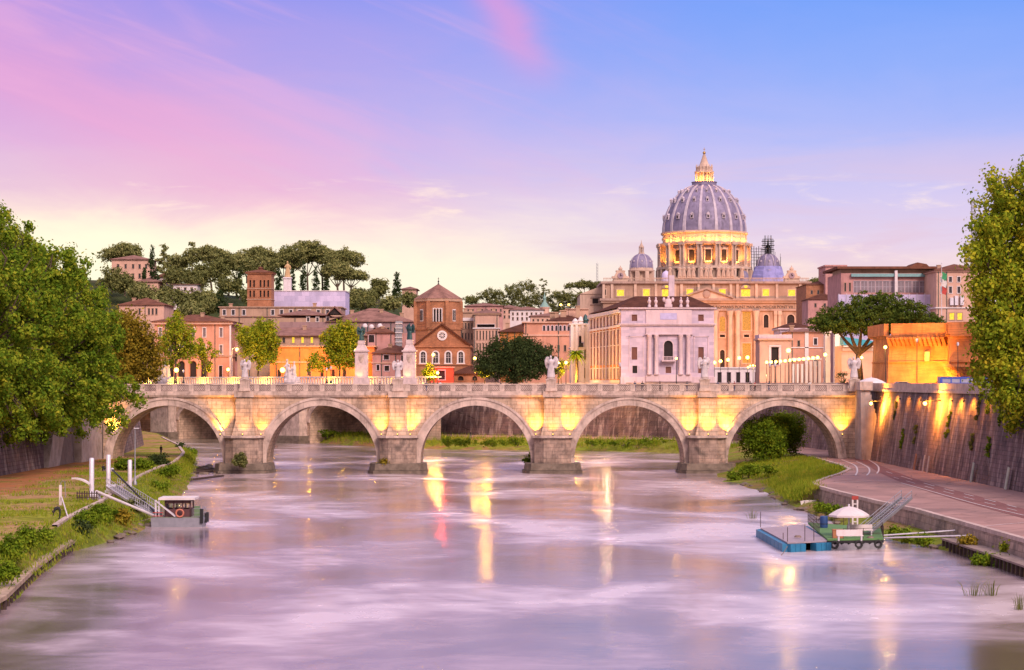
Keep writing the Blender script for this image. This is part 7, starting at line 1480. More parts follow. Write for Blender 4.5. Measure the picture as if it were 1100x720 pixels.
def person(loc, pose, a, b, rz, label, group=None):
    if (pose, a, b) not in PM: PM[(pose, a, b)] = person_mesh(pose, CL[a], CL[b])
    o = link_mesh('person', PM[(pose, a, b)], None, loc, rz); ORIG[o.name] = Vector(loc); tag(o, label, 'person', group)
q = GQ(64, 558) if 0 else G(64, 557.5, ZL); person((q.x, q.y, ZL), 'bend', 'black', 'black', .15, 'person in black bending over on the left lawn beside the kerb')
q = G(111, 506, ZL); person((q.x, q.y, ZL), 'sit', 'black', 'grey', .5, 'person in dark clothes sitting on the grass by the tallest white posts')
q = G(173, 489, ZL); person((q.x, q.y, ZL), 'stand', 'black', 'navy', 2.6, 'lone dark clothed person standing on the path under the left arch'); q = G(505.5, 471.5, 2.3); person((q.x, q.y, 2.32), 'walk', 'black', 'grey', 1.4, 'person walking along the far quay seen through the middle arch')
WH = [(408, 'navy', 'near the second pier pillar'), (458, 'grey', 'before the golden street tree'), (473, 'white', 'before the red lit shop'), (538, 'black', 'in front of the holm oak'), (682, 'navy', 'left of the lilac palazzo corner lamp'), (690, 'black', 'in front of the palazzo left window'), (709, 'black', 'in front of the palazzo balcony'), (738, 'grey', 'in front of the palazzo right columns'), (771, 'navy', 'at the right edge of the palazzo'), (783, 'black', 'in front of the first plaza lamp'), (789, 'red', 'in a red top before the plaza lamps'), (806, 'black', 'near the bright globe cluster lamp'), (811, 'red', 'in a red jacket by the globe cluster lamp'), (826, 'navy', 'in front of the pink gatehouse'), (870, 'white', 'in front of the corner house')]
for i, (px, c, lb) in enumerate(WH): 
    y = YB + 2.0 + (i * 37 % 50) / 10; person((XX(px, y), y, 13.33), 'walk' if i % 2 else 'stand', c, ('black', 'denim', 'grey')[i % 3], 1.5 - 3.1 * (i % 3 == 0) + i, 'person on the bridge roadway, ' + lb, 'people crossing the bridge')
# ---------------- street lamps
gl_m = MB(); gl_m.ball((0, 0, 0), .30, 12); gl_m = gl_m.mesh('globe'); gl_m.materials.append(glow('lamp_globe', (1, .56, .10), 7)); gl_m.polygons.foreach_set('use_smooth', [True] * len(gl_m.polygons))
def lamp(px, py, D, zb, label, group, style='globe', pw=900, arm=0, post=IRON, s=1.0, lit=True):
    x = XX(px, D); z = ZZ(py, D); e = empty('street_lamp', (x + arm, D, zb), label, 'street lamp', group); q = e.location; m = MB()
    m.lathe([(.26, zb), (.26, zb + .3), (.15, zb + .5), (.11, zb + 1.1), (.085, zb + 1.2), (.06, z - .35)], q.x, D, 9)
    if arm: m.tube([(q.x, D, z - .4), (q.x, D, z + .2), (q.x - arm * .5, D, z + .38), (x, D, z + .3)], [.06, .05, .045, .04], 7); m.lathe([(.05, z + .32), (.2, z + .28), (.26, z + .14), (.1, z + .12)], x, D, 10)
    else: m.lathe([(.06, z - .4), (.16, z - .36), (.1, z - .3)], q.x, D, 9)
    obj('post', m, post, e, True)
    if lit == 'bare': g = MB(); g.box(q.x - .12, q.x + .5, D - .12, D + .12, z - .3, z - .2); obj('lantern', g, STEEL, e)
    elif lit:
        if style == 'cluster':
            for dx, dz_ in ((-1.4, 0), (-.8, .35), (0, .5), (.8, .35), (1.4, 0)): link_mesh('globe', gl_m, e, (dx, 0, z - zb + dz_), sc_=(.9,) * 3); 
        else: link_mesh('globe', gl_m, e, (x - q.x, 0, z - zb - .02), sc_=(s,) * 3)
        if pw: point((x, D - .55, z), pw, (1, .52, .10), .25)
    else: g = MB(); g.lathe([(.1, z - .3), (.2, z - .1), (.22, z + .25), (.05, z + .4)], q.x, D, 8); obj('lantern', g, STEEL, e)
    return e
cnt = ['first', 'second', 'third', 'fourth', 'fifth', 'sixth', 'seventh', 'eighth', 'ninth', 'tenth', 'eleventh', 'twelfth']
for i in range(12):
    px = 823.5 + i * 4.98; py = 389.2 - 5.2 * (i / 11) ** 1.2; D = 512 - 5.5 * i; lamp(px, py, D, ZG, f'globe lamp on the avenue, {cnt[i]} from the left in the string of twelve', 'string of avenue lamps', pw=1300, s=1.25)
for i, (px, py, D) in enumerate(((767.5, 389.5, 620), (774, 388, 605), (782, 386.5, 590), (794, 384.5, 575), (803, 384, 560))): lamp(px, py, D, ZG, f'bright avenue globe lamp beside the palazzo, {cnt[i]} of the five from the left', 'avenue lamps beside the palazzo', pw=2600, s=1.7)
lamp(809, 394.5, 560, ZG, 'cluster lamp of five glowing globes left of the pink gatehouse', None, 'cluster', 2600); lamp(847, 376.5, 400, ZG, 'tall street lamp with starry light before the corner house', None, pw=3000, s=1.5); lamp(925.5, 384, 410, ZG, 'street lamp shining through the fork of the broad pine', None, pw=1800, s=1.0); lamp(886.5, 381, 500, ZG, 'street lamp at the white pylon by the small flags', None, pw=3200, s=1.4)
lamp(951, 373, 366, ZG, 'tall slim street lamp with starry light before the castle bastion left corner', None, pw=2200, s=1.05); lamp(985, 366, 364, ZG, 'tall unlit lamp pole in front of the floodlit castle wall', None, lit=False); lamp(1029, 370, 362, ZG, 'dark unlit lamp pole before the recessed part of the castle', None, lit=False)
for px, py, lb in ((726.5, 385, 'slim lamp with pinkish globe before the palazzo right columns'),): lamp(px, py, 352, 13.35, lb, None, pw=120, s=.7)
for px, lb in ((666, 'old iron lamp standard at the lilac palazzo corner'), (827, 'dark iron lamp standard before the pink gatehouse'), (832.5, 'second dark iron lamp standard right beside the gatehouse one')): lamp(px, 392, 350, 13.35, lb, None, lit=False)
lamp(189.5, 397.5, 480, 14.6, 'globe lamp glowing orange on the far bridge at the left', None, pw=1500, s=1.8); lamp(197, 399, 478, 14.6, 'dark unlit twin beside the orange globe lamp', None, lit=False); lamp(192.5, 375, 600, ZG, 'tall street lamp glowing among the pale tree by the pink palazzo', None, pw=2600, s=1.7); lamp(254.5, 375.5, 585, ZG, 'arched street lamp at the corner of the pink palazzo', None, pw=2600, s=1.7, arm=-1.4, post=STEEL)
lamp(303.5, 397.5, 570, ZG, 'starry street lamp low before the orange building', None, pw=9000, s=2.4); lamp(245, 397, 600, ZG, 'small lamp low by the corner door of the pink palazzo', None, pw=3500, s=1.6); lamp(351, 397, 470, 14.6, 'dark pair lamp post on the far bridge, left one', None, lit=False); lamp(355.5, 395.5, 470, 14.6, 'pale headed lamp post on the far bridge, right one', None, lit=False); lamp(382.5, 376.5, 480, ZG, 'street lamp peeking out left of the left bronze topped pillar', None, pw=1500, s=1.5)
for px, py, lb in ((465.5, 381, 'lamp in the golden street tree left of the church'), (510, 385, 'lamp in the golden street tree right of the church'), (600, 390, 'left one of two lamps by the palm and holm oak'), (608, 389.5, 'right one of two lamps by the palm and holm oak'), (470, 400.5, 'small bright lamp before the red lit shop')): lamp(px, py, 462, ZG, lb, None, pw=1500, s=1.2)
point((XX(474, 519), 517, ZZ(397, 518)), 2200, (1, .06, .03), .3); point((XX(343, 582), 580, ZG + 4), 8500, (1, .34, .05), .4); point((XX(385, 584), 582, ZG + 3.5), 6000, (1, .34, .05), .4); point((XX(215, 628), 626, ZG + 2), 7500, (1, .38, .06), .4); point((XX(310, 584), 580, ZG + 5), 5500, (1, .34, .05), .4)
point((XX(652, 462), 462, ZG + 1.2), 1100, (1, .62, .30), .3); point((XX(640, 470), 470, ZG + 6), 700, (1, .45, .15), .3); point((XX(612, 505), 505, ZG + 4), 5000, (1, .52, .16), .3); point((XX(890, 530), 530, ZG + 3), 5200, (1, .60, .22), .3); point((XX(901, 528), 528, ZG + 8), 5200, (1, .55, .2), .3); point((XX(920, 460), 460, ZG + 5), 3000, (1, .42, .1), .3); point((XX(823, 512), 512, ZG + 3), 2600, (1, .5, .16), .3)
for px, lb in ((602.5, 'left one of two tiny orange lights on the dark ridge'), (611, 'right one of two tiny orange lights on the dark ridge')): lamp(px, 327.5, 1380, ZZ(332, 1380), lb, 'lights on the far ridge', pw=0, s=2.6)
# colonnade of white slats beside the avenue, and plaza forecourt below the basilica
e = empty('colonnade', (XX(861, 575), 575, ZG), 'row of tall white pillars along the avenue below the corner house', 'colonnade'); 
for i in range(9): x = XX(843 + i * 4.6, 552); m = MB(); m.box(x - .35, x + .35, 551, 551.8, ZG, ZZ(391 - (i > 5) * 3, 552)); obj('pillar', m, WHITE, e)
m = MB(); m.box(XX(841, 552), XX(882, 552), 550.8, 552, ZZ(391, 552) + 1.0, ZZ(391, 552) + 1.6); obj('beam', m, WHITE, e)
fo = Bld('forecourt_house', 'low pale building with dark doorways at the foot of the avenue lamps', 'building', 764, 822, 900, ZG, 20)
for p in (773, 783, 793, 803, 813): fo.winpx(p, 400, 411, 4.4, 'bigdark')
fo.walls(fo.z(396), WHITE); fo.band(fo.z(396), fo.z(394.5), .5, WHITE)
m = MB(); m.box(XX(640, 1262), XX(880, 1262), 1262, 1290, 13.4, 20.6); m.box(XX(640, 1262) - 4, XX(880, 1262) + 4, 1252, 1262, 13.4, 17.5); obj('basilica_steps', m, BASIL, label='broad stone platform of steps before the basilica front', cat='steps')
# ---------------- vehicles and parasols on the right embankment street
def car(x, y, z, rz, body, label):
    e = empty('parked_car', (x, y, z), label, 'car'); M = fr((x, y, z), rz); m = MB(M); L, w_ = 2.1, .86
    pf = [(-L, .35), (-L, .78), (-1.35, .95), (-.75, 1.38), (.75, 1.42), (1.45, .98), (L, .86), (L + .02, .4)]
    m.exy([(a, b) for a, b in pf], -w_, w_); obj('body', m, body, e)
    m = MB(M); 
    for s in (-1, 1): m.exy([(-1.18, .98), (-.7, 1.32), (.0, 1.34), (.0, .98)], s * w_ - .01 * (s < 0) - (0 if s < 0 else 0), s * w_ + .012 * s); m.exy([(.06, .98), (.06, 1.34), (.7, 1.35), (1.2, .98)], s * w_ - .005, s * w_ + .012 * s)
    obj('side_window', m, GLASS, e); m = MB(M); m.face([(-1.36, -.72, .97), (-1.36, .72, .97), (-.80, .66, 1.38), (-.80, -.66, 1.38)]); m.face([(1.47, -.72, 1.0), (1.47, .72, 1.0), (.80, .66, 1.42), (.80, -.66, 1.42)]); obj('windscreen', m, GLASS, e)
    for a in (-1.3, 1.32):
        for s in (-1, 1): t = MB(M); t.tube([(a, s * .70, .31), (a, s * .89, .31)], .31, 14); wl = obj('wheel', t, IRON, e); t = MB(M); t.tube([(a, s * .885, .31), (a, s * .90, .31)], .17, 10); obj('rim', t, GREYS, wl)
    for s in (-1, 1): t = MB(M); t.boxc((-L - .01, s * .62, .68), (.06, .3, .14)); obj('headlight', t, WHITE, e); t = MB(M); t.boxc((L + .01, s * .62, .72), (.06, .28, .16)); obj('tail_light', t, CL['red'], e)
x = XX(968, 362); car(x, 362, ZG, .15, plain('silver_paint', (.45, .42, .44), .25, .4), 'silver car parked behind the embankment parapet before the castle bastion'); car(XX(1008, 352), 352, ZG - .35, .05, plain('dark_paint', (.05, .05, .07), .25, .3), 'dark car half hidden behind the parapet right of the silver car'); car(XX(905, 362), 362, ZG - .2, 0, plain('wine_paint', (.2, .04, .04), .25, .3), 'dark red car behind the bridge end left of the parasol')
# blue bus
e = empty('tour_bus', (XX(1050, 350), 350, ZG), 'long blue and white bus standing behind the parapet below the castle', 'bus'); M = fr(e.location, -.02); m = MB(M); m.box(-6.6, 6.6, -1.2, 1.2, .35, 1.25); m.box(-6.6, 6.6, -1.2, 1.2, 1.9, 2.25); m.box(-6.62, -6.4, -1.2, 1.2, 1.25, 1.9)
for a in np.linspace(-6.4, 6.3, 9): m.box(a, a + .22, -1.2, 1.2, 1.25, 1.9)
obj('body', m, plain('blue_paint', (.05, .09, .42), .3, .1), e); m = MB(M); m.box(-6.4, 6.5, -1.16, 1.16, 1.25, 1.9); obj('windows', m, plain('pale_bus_glass', (.32, .32, .42), .15), e)
for a in (-4.4, 3.6, 4.9): t = MB(M); t.tube([(a, -1.05, .45), (a, -1.23, .45)], .45, 16); wl = obj('wheel', t, IRON, e); t = MB(M); t.tube([(a, -1.22, .45), (a, -1.245, .45)], .22, 10); obj('rim', t, GREYS, wl)
def parasol(x, y, z, r, h, label, square=False, stick=.05, cat='parasol', tone=None):
    e = empty('parasol', (x, y, z), label, cat); m = MB(); n = 8; c = []
    m.lathe([(.03, z + h + .12)] + [(r * t, z + h - .42 * r * t ** 1.7) for t in (.02, .3, .6, .85, 1.0)] + [(r * 1.0, z + h - .42 * r - .16), (r * .97, z + h - .42 * r - .15), (r * .6, z + h - .25 * r), (.05, z + h - .08)], x, y, n); obj('canopy', m, tone or WHITE, e); m = MB(); m.tube([(x, y, z), (x, y, z + h + .2)], stick, 8); m.lathe([(.35, z), (.35, z + .1), (.1, z + .14)], x, y, 10); obj('pole', m, STEEL, e)
    m = MB()
    for i in range(8): a = math.pi * i / 4; m.tube([(x, y, z + h * .82), (x + r * .8 * math.cos(a), y + r * .8 * math.sin(a), z + h - .36 * r)], .02, 5)
    obj('rib', m, STEEL, e)
parasol(XX(936, 352), 352, ZG - .2, 3.2, 2.35, 'white kiosk parasol behind the parapet at the right bridge end')
# dark hedges along the castle foot
for px, r, lb in ((944, 7, 'left'), (1000, 7, 'right')): q = Vector((XX(px, 368), 368, ZG)); shrub(f'low dark shrub at the castle foot, the {lb} one of two', q.x, q.y, q.z, r * .17, 1.1, 260, L_OAK, 'shrubs at the castle foot')
shrub('rounded shrub beside the right abutment angel under the pine', XX(905, 380), 380, ZG, 1.6, 3.2, 500, L_OAK, None)
# boards leaning on the embankment wall
for px, y0, y1, wpx, tilt, mt, lb in ((987, 488, 505, 4, -.25, BRICK, 'brown leaning plank crossing the wall foot, leftmost of the boards'), (999.5, 489, 507, 3, -.06, PALE, 'left one of the close pair of pale boards at the wall foot'), (1004, 490, 508, 3, -.06, PALE, 'right one of the close pair of pale boards at the wall foot'), (1047.5, 497, 518, 4.5, -.1, stone('greenish_board', (.33, .36, .30), .2, 1), 'greenish pale board leaning on the wall between the pair and the last one'), (1083, 502, 526, 4.5, -.12, stone('pale_green_board', (.44, .45, .36), .2, 1), 'rightmost pale green board leaning on the embankment wall')):
    q = GQ(px, y1); k = q.y / F; x = fR(q.y) - .55; h = (y1 - y0) * k; m = MB(); m.boxc((x + .28, q.y, zq(q.y) + h / 2), (.10, wpx * k * 1.9, h), rx=-tilt, ry=.14); o = obj('board', m, mt, label=lb, cat='board', group='boards at the wall foot')
# ---------------- pontoons at the right
DEC = plain('pontoon_deck', (.34, .27, .30), .8); BLUE = plain('blue_float', (.015, .16, .30), .5); GREEN = plain('green_carpet', (.10, .22, .07), .9)
P0, P1, P2, P3 = G(817, 571, .5), G(846, 587, .5), G(890, 585, .5), G(862, 567, .5)
bp = empty('blue_pontoon', G(850, 580, 0), 'flat floating pontoon with bright blue sides on the right bank', 'pontoon'); m = MB(); poly = [(p.x, p.y) for p in (P0, P1, P2, P3)]; m.prism(poly, .72, .84); obj('deck', m, DEC, bp)
m = MB()
def along(a, b, n, gap=.08, skip=()):
    for i in range(n):
        if i in skip: continue
        u, v = a.lerp(b, i / n + .004), a.lerp(b, (i + 1) / n - .004); dv = v - u; m.boxc(((u.x + v.x) / 2, (u.y + v.y) / 2, .2), (dv.length, .9, 1.0), rz=math.atan2(dv.y, dv.x))
along(P0, P1, 7); along(P1, P2, 8, skip=(3, 4)); along(P3, P0, 7); along(P2, P3, 5); obj('float', m, BLUE, bp); m = MB()
for p, h in ((P0, 1.5), (P1, 1.3), (P1.lerp(P2, .42), 1.5), (P1.lerp(P2, .64), 1.9), (P0.lerp(P1, .85), .6)): m.tube([(p.x, p.y, .9), (p.x, p.y, .9 + h)], .035, 6)
obj('stake', m, WOODD, bp)
gq0, gq1, gq2, gq3 = G(889, 584, .6), G(949, 583, .6), G(946, 571.5, .6), G(868, 565.5, .6)
gp_ = empty('green_pontoon', G(915, 580, 0), 'floating pontoon with green carpet, railings and benches on dark hulls', 'pontoon'); m = MB(); m.prism([(p.x, p.y) for p in (gq0, gq1, gq2, gq3)], .82, 1.0); obj('deck', m, GREEN, gp_); m = MB()
for i in range(8):
    p = gq0.lerp(gq1, (i + .5) / 8); m.tube([(p.x, p.y - .1, .2), (p.x + .15, p.y + 3.4, .2)], .42, 10)
obj('hull', m, GREYS, gp_); m = MB(); dv = gq1 - gq0; m.boxc(((gq0.x + gq1.x) / 2, (gq0.y + gq1.y) / 2, .72), (dv.length, .12, .24), rz=math.atan2(dv.y, dv.x)); obj('fascia', m, IRON, gp_)
def rail(pts, mat, parent, h=1.05, every=1.1, n=3, name='railing', r=.03):
    m = MB()
    for a, b in zip(pts, pts[1:]):
        a, b = Vector(a), Vector(b); k_ = max(1, int((b - a).length / every))
        for i in range(k_ + 1): p = a.lerp(b, i / k_); m.tube([p, p + Vector((0, 0, h))], r, 6)
        for j in range(n): z_ = h * (j + 1) / n; m.tube([a + Vector((0, 0, z_)), b + Vector((0, 0, z_))], r * .8, 6)
    obj(name, m, mat, parent)
up = lambda p, z=1.0: Vector((p.x, p.y, z))
rail([up(gq3), up(gq3.lerp(gq0, .6))], WOODD, gp_); rail([up(gq3), up(gq3.lerp(gq2, .5))], WOODD, gp_); rail([up(gq1), up(gq2)], WOODD, gp_); rail([up(gq0.lerp(gq1, .28)), up(gq1)], WOODD, gp_, .9, 1.6, 2)
pq = G(912, 576, 1.0); parasol(pq.x, pq.y, 1.0, 1.85, 2.7, 'white parasol shading the benches on the green pontoon', stick=.09)
for px, py, lb in ((913, 581, 'white bench at the front of the green pontoon'), (924, 575, 'white bench behind the parasol pole on the green pontoon')):
    q = G(px, py, 1.0); e = empty('bench', (q.x, q.y, 1.0), lb, 'bench'); m = MB(); m.box(q.x - 1.15, q.x + 1.15, q.y - .25, q.y + .25, 1.42, 1.5); obj('seat', m, WHITE, e); m = MB(); m.box(q.x - 1.15, q.x + 1.15, q.y + .25, q.y + .31, 1.5, 1.95); obj('backrest', m, WHITE, e)
    for dx in (-1.0, 1.0): m = MB(); m.box(q.x + dx - .05, q.x + dx + .05, q.y - .22, q.y + .22, 1.0, 1.42); obj('leg', m, STEEL, e)
q = G(885, 567, 1.0); e = empty('barrel', (q.x, q.y, 1.0), 'dark blue barrel at the back corner of the green pontoon', 'barrel'); m = MB(); m.lathe([(.36, 1.0), (.38, 1.1), (.38, 2.0), (.36, 2.1), (.30, 2.12)], q.x, q.y, 16); obj('drum', m, plain('navy_plastic', (.02, .06, .2), .5), e, True); m = MB(); m.lathe([(.39, 1.35), (.405, 1.38), (.39, 1.41)], q.x, q.y, 16); obj('hoop', m, IRON, e)
q = G(901, 578, 1.0); m = MB(); m.box(q.x - .55, q.x + .4, q.y - .3, q.y + .3, 1.0, 1.7); m.box(q.x - .6, q.x + .45, q.y - .35, q.y + .35, 1.7, 1.78); obj('crate', m, plain('orange_wood', (.38, .15, .07), .7), label='orange brown chest standing on the green pontoon under the parasol', cat='chest')
# white lattice post behind the parasol
q = G(918.5, 571.5, 1.0); e = empty('mooring_post', (q.x, q.y, .2), 'white twin mooring post with a red tip behind the parasol', 'post'); m = MB()
for s in (-.22, .22): m.box(q.x + s - .07, q.x + s + .07, q.y - .07, q.y + .07, -.5, 4.0)
for i in range(6): m.box(q.x - .22, q.x + .22, q.y - .04, q.y + .04, .8 + i * .55, .9 + i * .55)
obj('frame', m, WHITE, e); m = MB(); m.box(q.x - .3, q.x + .3, q.y - .08, q.y + .08, 4.0, 4.35); obj('tip', m, CL['red'], e)
# raised gangway
def gangway(a, b, wd, label, hr=1.0, mat=STEEL, cat='gangway', bars=True):
    a, b = Vector(a), Vector(b); e = empty('gangway', (a + b) / 2, label, cat); dv = (b - a); sd = Vector((-dv.y, dv.x, 0)).normalized() * wd / 2; m = MB(); n = max(4, int(dv.length / .35))
    for s in (-1, 1): m.beam(a + sd * s, b + sd * s, .14, .26)
    obj('side_beam', m, mat, e); m = MB()
    for i in range(n): p = a.lerp(b, (i + .5) / n); m.beam(p - sd, p + sd, .22, .05)
    obj('tread', m, GREYS, e)
    for s in (-1, 1):
        m = MB(); k_ = max(2, int(dv.length / 1.1))
        for i in range(k_ + 1): p = a.lerp(b, i / k_) + sd * s; m.tube([p, p + Vector((0, 0, hr))], .03, 6)
        for j in (.5, 1.0): m.tube([a + sd * s + Vector((0, 0, hr * j)), b + sd * s + Vector((0, 0, hr * j))], .03, 6)
        obj('railing', m, mat, e)
    return e
q0 = G(928, 573, 1.1); y = q0.y; q1 = Vector((XX(974, y + 4), y + 4, ZZ(534.5, y + 4))); gangway(q0, q1, 1.2, 'raised silver gangway tilted up from the green pontoon toward the quay', .65, GREYS)
e = empty('mooring_boom', (36, 188, .6), 'pair of thin pale booms holding the green pontoon off the quay wall', 'boom'); m = MB(); a = G(947, 578, .9)
for j in (0, 1): b = Vector((eR(a.y - 5 + 6 * j) - .3, a.y - 5 + 6 * j, 1.5)); m.tube([a + Vector((0, j * 2.5, 0)), b], .07, 8)
obj('pole', m, STEEL, e)
q = G(870, 541, .4); e = empty('rowing_boat', (q.x, q.y, .1), 'small pale rowing boat pulled up at the bank left of the parasol', 'boat'); m = MB(fr((q.x, q.y, .25), .9)); rows = []
for i in range(9): t = i / 8 - .5; wv = .62 * (1 - (2 * t) ** 2 * (.9 if t > 0 else .5)) + .02; rows.append([(t * 3.4, -wv, .5), (t * 3.4, -wv * .75, .12), (t * 3.4, 0, 0), (t * 3.4, wv * .75, .12), (t * 3.4, wv, .5)])
m.grid(rows); obj('hull', m, WHITE, e); m = MB(fr((q.x, q.y, .25), .9)); m.box(-.5, -.2, -.55, .55, .34, .4); m.box(.5, .8, -.5, .5, .34, .4); obj('thwart', m, plain('navy_wood', (.05, .06, .14), .6), e)
# ---------------- houseboat, gangways and posts at the left
hb = empty('houseboat', G(190, 566, 0), 'small flat roofed work boat with dark red cabin moored at the left bank', 'boat'); o = G(163, 566.5, 0); M = fr(o, .03); k = o.y / F; wB = 54 * k; m = MB(M)
m.prism([(0, 0), (wB * .98, 0), (wB * 1.02, 1.2), (wB * .98, 3.6), (0, 3.6)], -.4, .95, [(-.1, -.1), (wB * 1.02, -.1), (wB * 1.06, 1.2), (wB * 1.02, 3.7), (-.1, 3.7)]); obj('hull', m, plain('grey_hull', (.23, .23, .27), .5), hb)
m = MB(M); m.box(0, wB * .98, .05, 3.5, .96, 1.02); obj('deck', m, plain('grey_green_deck', (.20, .22, .17), .8), hb); m = MB(M); cx0_, cx1_ = 13 * k, 41 * k; cz1 = 1.02 + 18.5 * k
RED = plain('dark_red_boards', (.085, .03, .035), .6)
m.box(cx0_, cx1_, .5, .6, 1.02, 1.02 + 8.5 * k); m.box(cx0_, cx0_ + .12, .5, 3.2, 1.02, cz1); m.box(cx1_ - .12, cx1_, .5, 3.2, 1.02, 1.02 + 8.5 * k); m.box(cx0_, cx1_, 3.1, 3.2, 1.02, 1.02 + 8.5 * k); m.box(cx0_, cx1_, .5, .6, cz1 - 4.0 * k, cz1); m.box(cx0_, cx1_, 3.1, 3.2, cz1 - 3.0 * k, cz1)
for a in (cx0_, cx0_ + 9 * k, cx0_ + 18.6 * k, cx1_ - .12): m.box(a, a + .14, .5, .62, 1.02 + 8.5 * k, cz1); m.box(a, a + .12, 3.08, 3.2, 1.02 + 8.5 * k, cz1)
obj('cabin', m, RED, hb); m = MB(M); m.box(7 * k, 46 * k, .0, 3.7, cz1, cz1 + .22); obj('roof', m, WHITE, hb); m = MB(M)
for a in (0.3, 6.5 * k): m.box(a, a + .16, .2, .36, .95, cz1 + (.1 if a > 1 else .0)); 
m.beam((.4, .15, cz1 - .1), (25 * k, .0, 1.1), .12); m.beam((.4, .45, cz1 - .1), (26 * k, .3, 1.1), .08); obj('post', m, STEEL, hb)
m = MB(M); cx_, cz_ = 30 * k, 1.45; N = 20; 
for i in range(N): a0, a1 = 2 * math.pi * i / N, 2 * math.pi * (i + 1) / N; m.tube([(cx_ + .38 * math.cos(a0), -.05, cz_ + .38 * math.sin(a0)), (cx_ + .38 * math.cos(a1), -.05, cz_ + .38 * math.sin(a1))], .09, 7)
obj('lifebuoy', m, plain('buoy_red', (.5, .16, .10), .5), hb); rail([M @ Vector((44 * k, .1, 1.0)), M @ Vector((wB, .1, 1.0)), M @ Vector((wB, 3.4, 1.0))], GREYS, hb, .9, .9, 2); m = MB(M); m.box(42 * k, 48 * k, 2.6, 3.2, 1.02, 2.0); obj('locker', m, plain('green_paint', (.14, .22, .12), .6), hb)
m = MB(M)
for z_ in (1.15, 1.5): m.tube([(.1, .02, z_), (12 * k, .02, z_)], .05, 6)
obj('rub_rail', m, CL['red'], hb); m = MB(M); m.boxc((wB * .99, -.12, 1.15), (.32, .25, 1.5)); m.boxc((wB * 1.055, .8, .9), (.25, .3, 1.0)); m.boxc((wB * 1.055, 2.2, .9), (.25, .3, 1.0)); obj('fender', m, IRON, hb)
def post(px, y0, y1, label, wide=.26, ZB=ZL):
    q = G(px, y1, ZB); z1 = ZZ(y0, q.y); e = empty('mooring_post', (q.x, q.y, ZB), label, 'post', 'white mooring posts on the left bank'); m = MB(); m.lathe([(wide, ZB), (wide, z1 - .1), (wide * .7, z1)], q.x, q.y, 12); obj('shaft', m, STEEL, e, True); return q, e
q1, e1 = post(98.5, 492, 537, 'white mooring post left of the tallest one, with a winch drum at its foot'); q2, e2 = post(116.5, 488.5, 529, 'tallest white mooring post with a drum at its foot'); q3, e3 = post(139.5, 494, 523, 'shorter white mooring post standing beside the thin quay lamp')
for q, e in ((q1, e1), (q2, e2)):
    m = MB(); m.tube([(q.x - .1, q.y - .3, ZL + .45), (q.x + .9, q.y - .3, ZL + .45)], .48, 14); m.box(q.x - .3, q.x + 1.0, q.y - .6, q.y, ZL, ZL + .25); obj('winch_drum', m, STEEL, e)
q = G(145, 521, ZL); lamp(145, 458, q.y, ZL, 'thin grey quay lamp beside the shorter white post', None, lit='bare', post=GREYS)
a = q1 + Vector((.6, -.4, .9)); b = M @ Vector((.2, .8, 1.1)); e = empty('mooring_boom', (a + b) / 2, 'long white boom slanting from the left post down to the houseboat', 'boom'); m = MB(); m.tube([a, b], [.17, .14], 10); obj('tube', m, WHITE, e); m = MB(); m.tube([a + Vector((-.1, 0, -.1)), a + Vector((.5, 0, -.25))], .24, 10); obj('collar', m, STEEL, e)
a = Vector((q2.x + .8, q2.y - 2, 3.0)); b = M @ Vector((0.0, 2.4, 1.2)); gangway(a, b, 1.3, 'grey gangway with mesh railings from the tallest post to the houseboat')
a = q2 + Vector((.4, .2, 2.6)); b = M @ Vector((.3, 1.9, 1.2)); e = empty('mooring_boom', (a + b) / 2, 'dark slanting boom above the grey gangway', 'boom'); m = MB(); m.tube([a, b], .10, 8); obj('tube', m, IRON, e); m = MB(); m.lathe([(.16, a.z - .2), (.16, a.z + .2)], a.x, a.y, 8); obj('hinge', m, STEEL, e)
# curved white canopy, ticket barrier, fence and gate frame on the lawn
q = G(88, 525, ZL); k = q.y / F; e = empty('canopy', (q.x, q.y, ZL), 'small curved white canopy arm fixed to the left white post', 'canopy'); m = MB(); rows = []
for i in range(9): t = i / 8; x = XX(77 + 20.5 * t, q1.y); z = ZZ(514 - 1.2 * math.sin(t * 2) + 7.5 * t ** 1.8, q1.y); w_ = .12 + .5 * t; rows.append([(x, q1.y - w_, z - .1), (x, q1.y - w_, z + .08), (x, q1.y + w_, z + .08), (x, q1.y + w_, z - .1)])
m.grid(rows); obj('vault', m, WHITE, e); m = MB(); m.tube([(XX(96, q1.y), q1.y, ZZ(521, q1.y)), (q1.x, q1.y, ZZ(521, q1.y))], .1, 8); obj('bracket', m, STEEL, e)
q = G(92, 538, ZL); e = empty('wooden_fence', (q.x, q.y, ZL), 'short dark paling fence beside the left white post', 'fence'); m = MB()
for i in range(9): x = q.x - .9 + i * .26; m.box(x - .06, x + .06, q.y - .03, q.y + .03, ZL, ZL + 1.0 + .08 * (i % 2))
obj('paling', m, WOODD, e); m = MB(); m.box(q.x - 1.0, q.x + 1.3, q.y + .03, q.y + .08, ZL + .3, ZL + .4); m.box(q.x - 1.0, q.x + 1.3, q.y + .03, q.y + .08, ZL + .75, ZL + .85); obj('rail', m, WOODD, e)
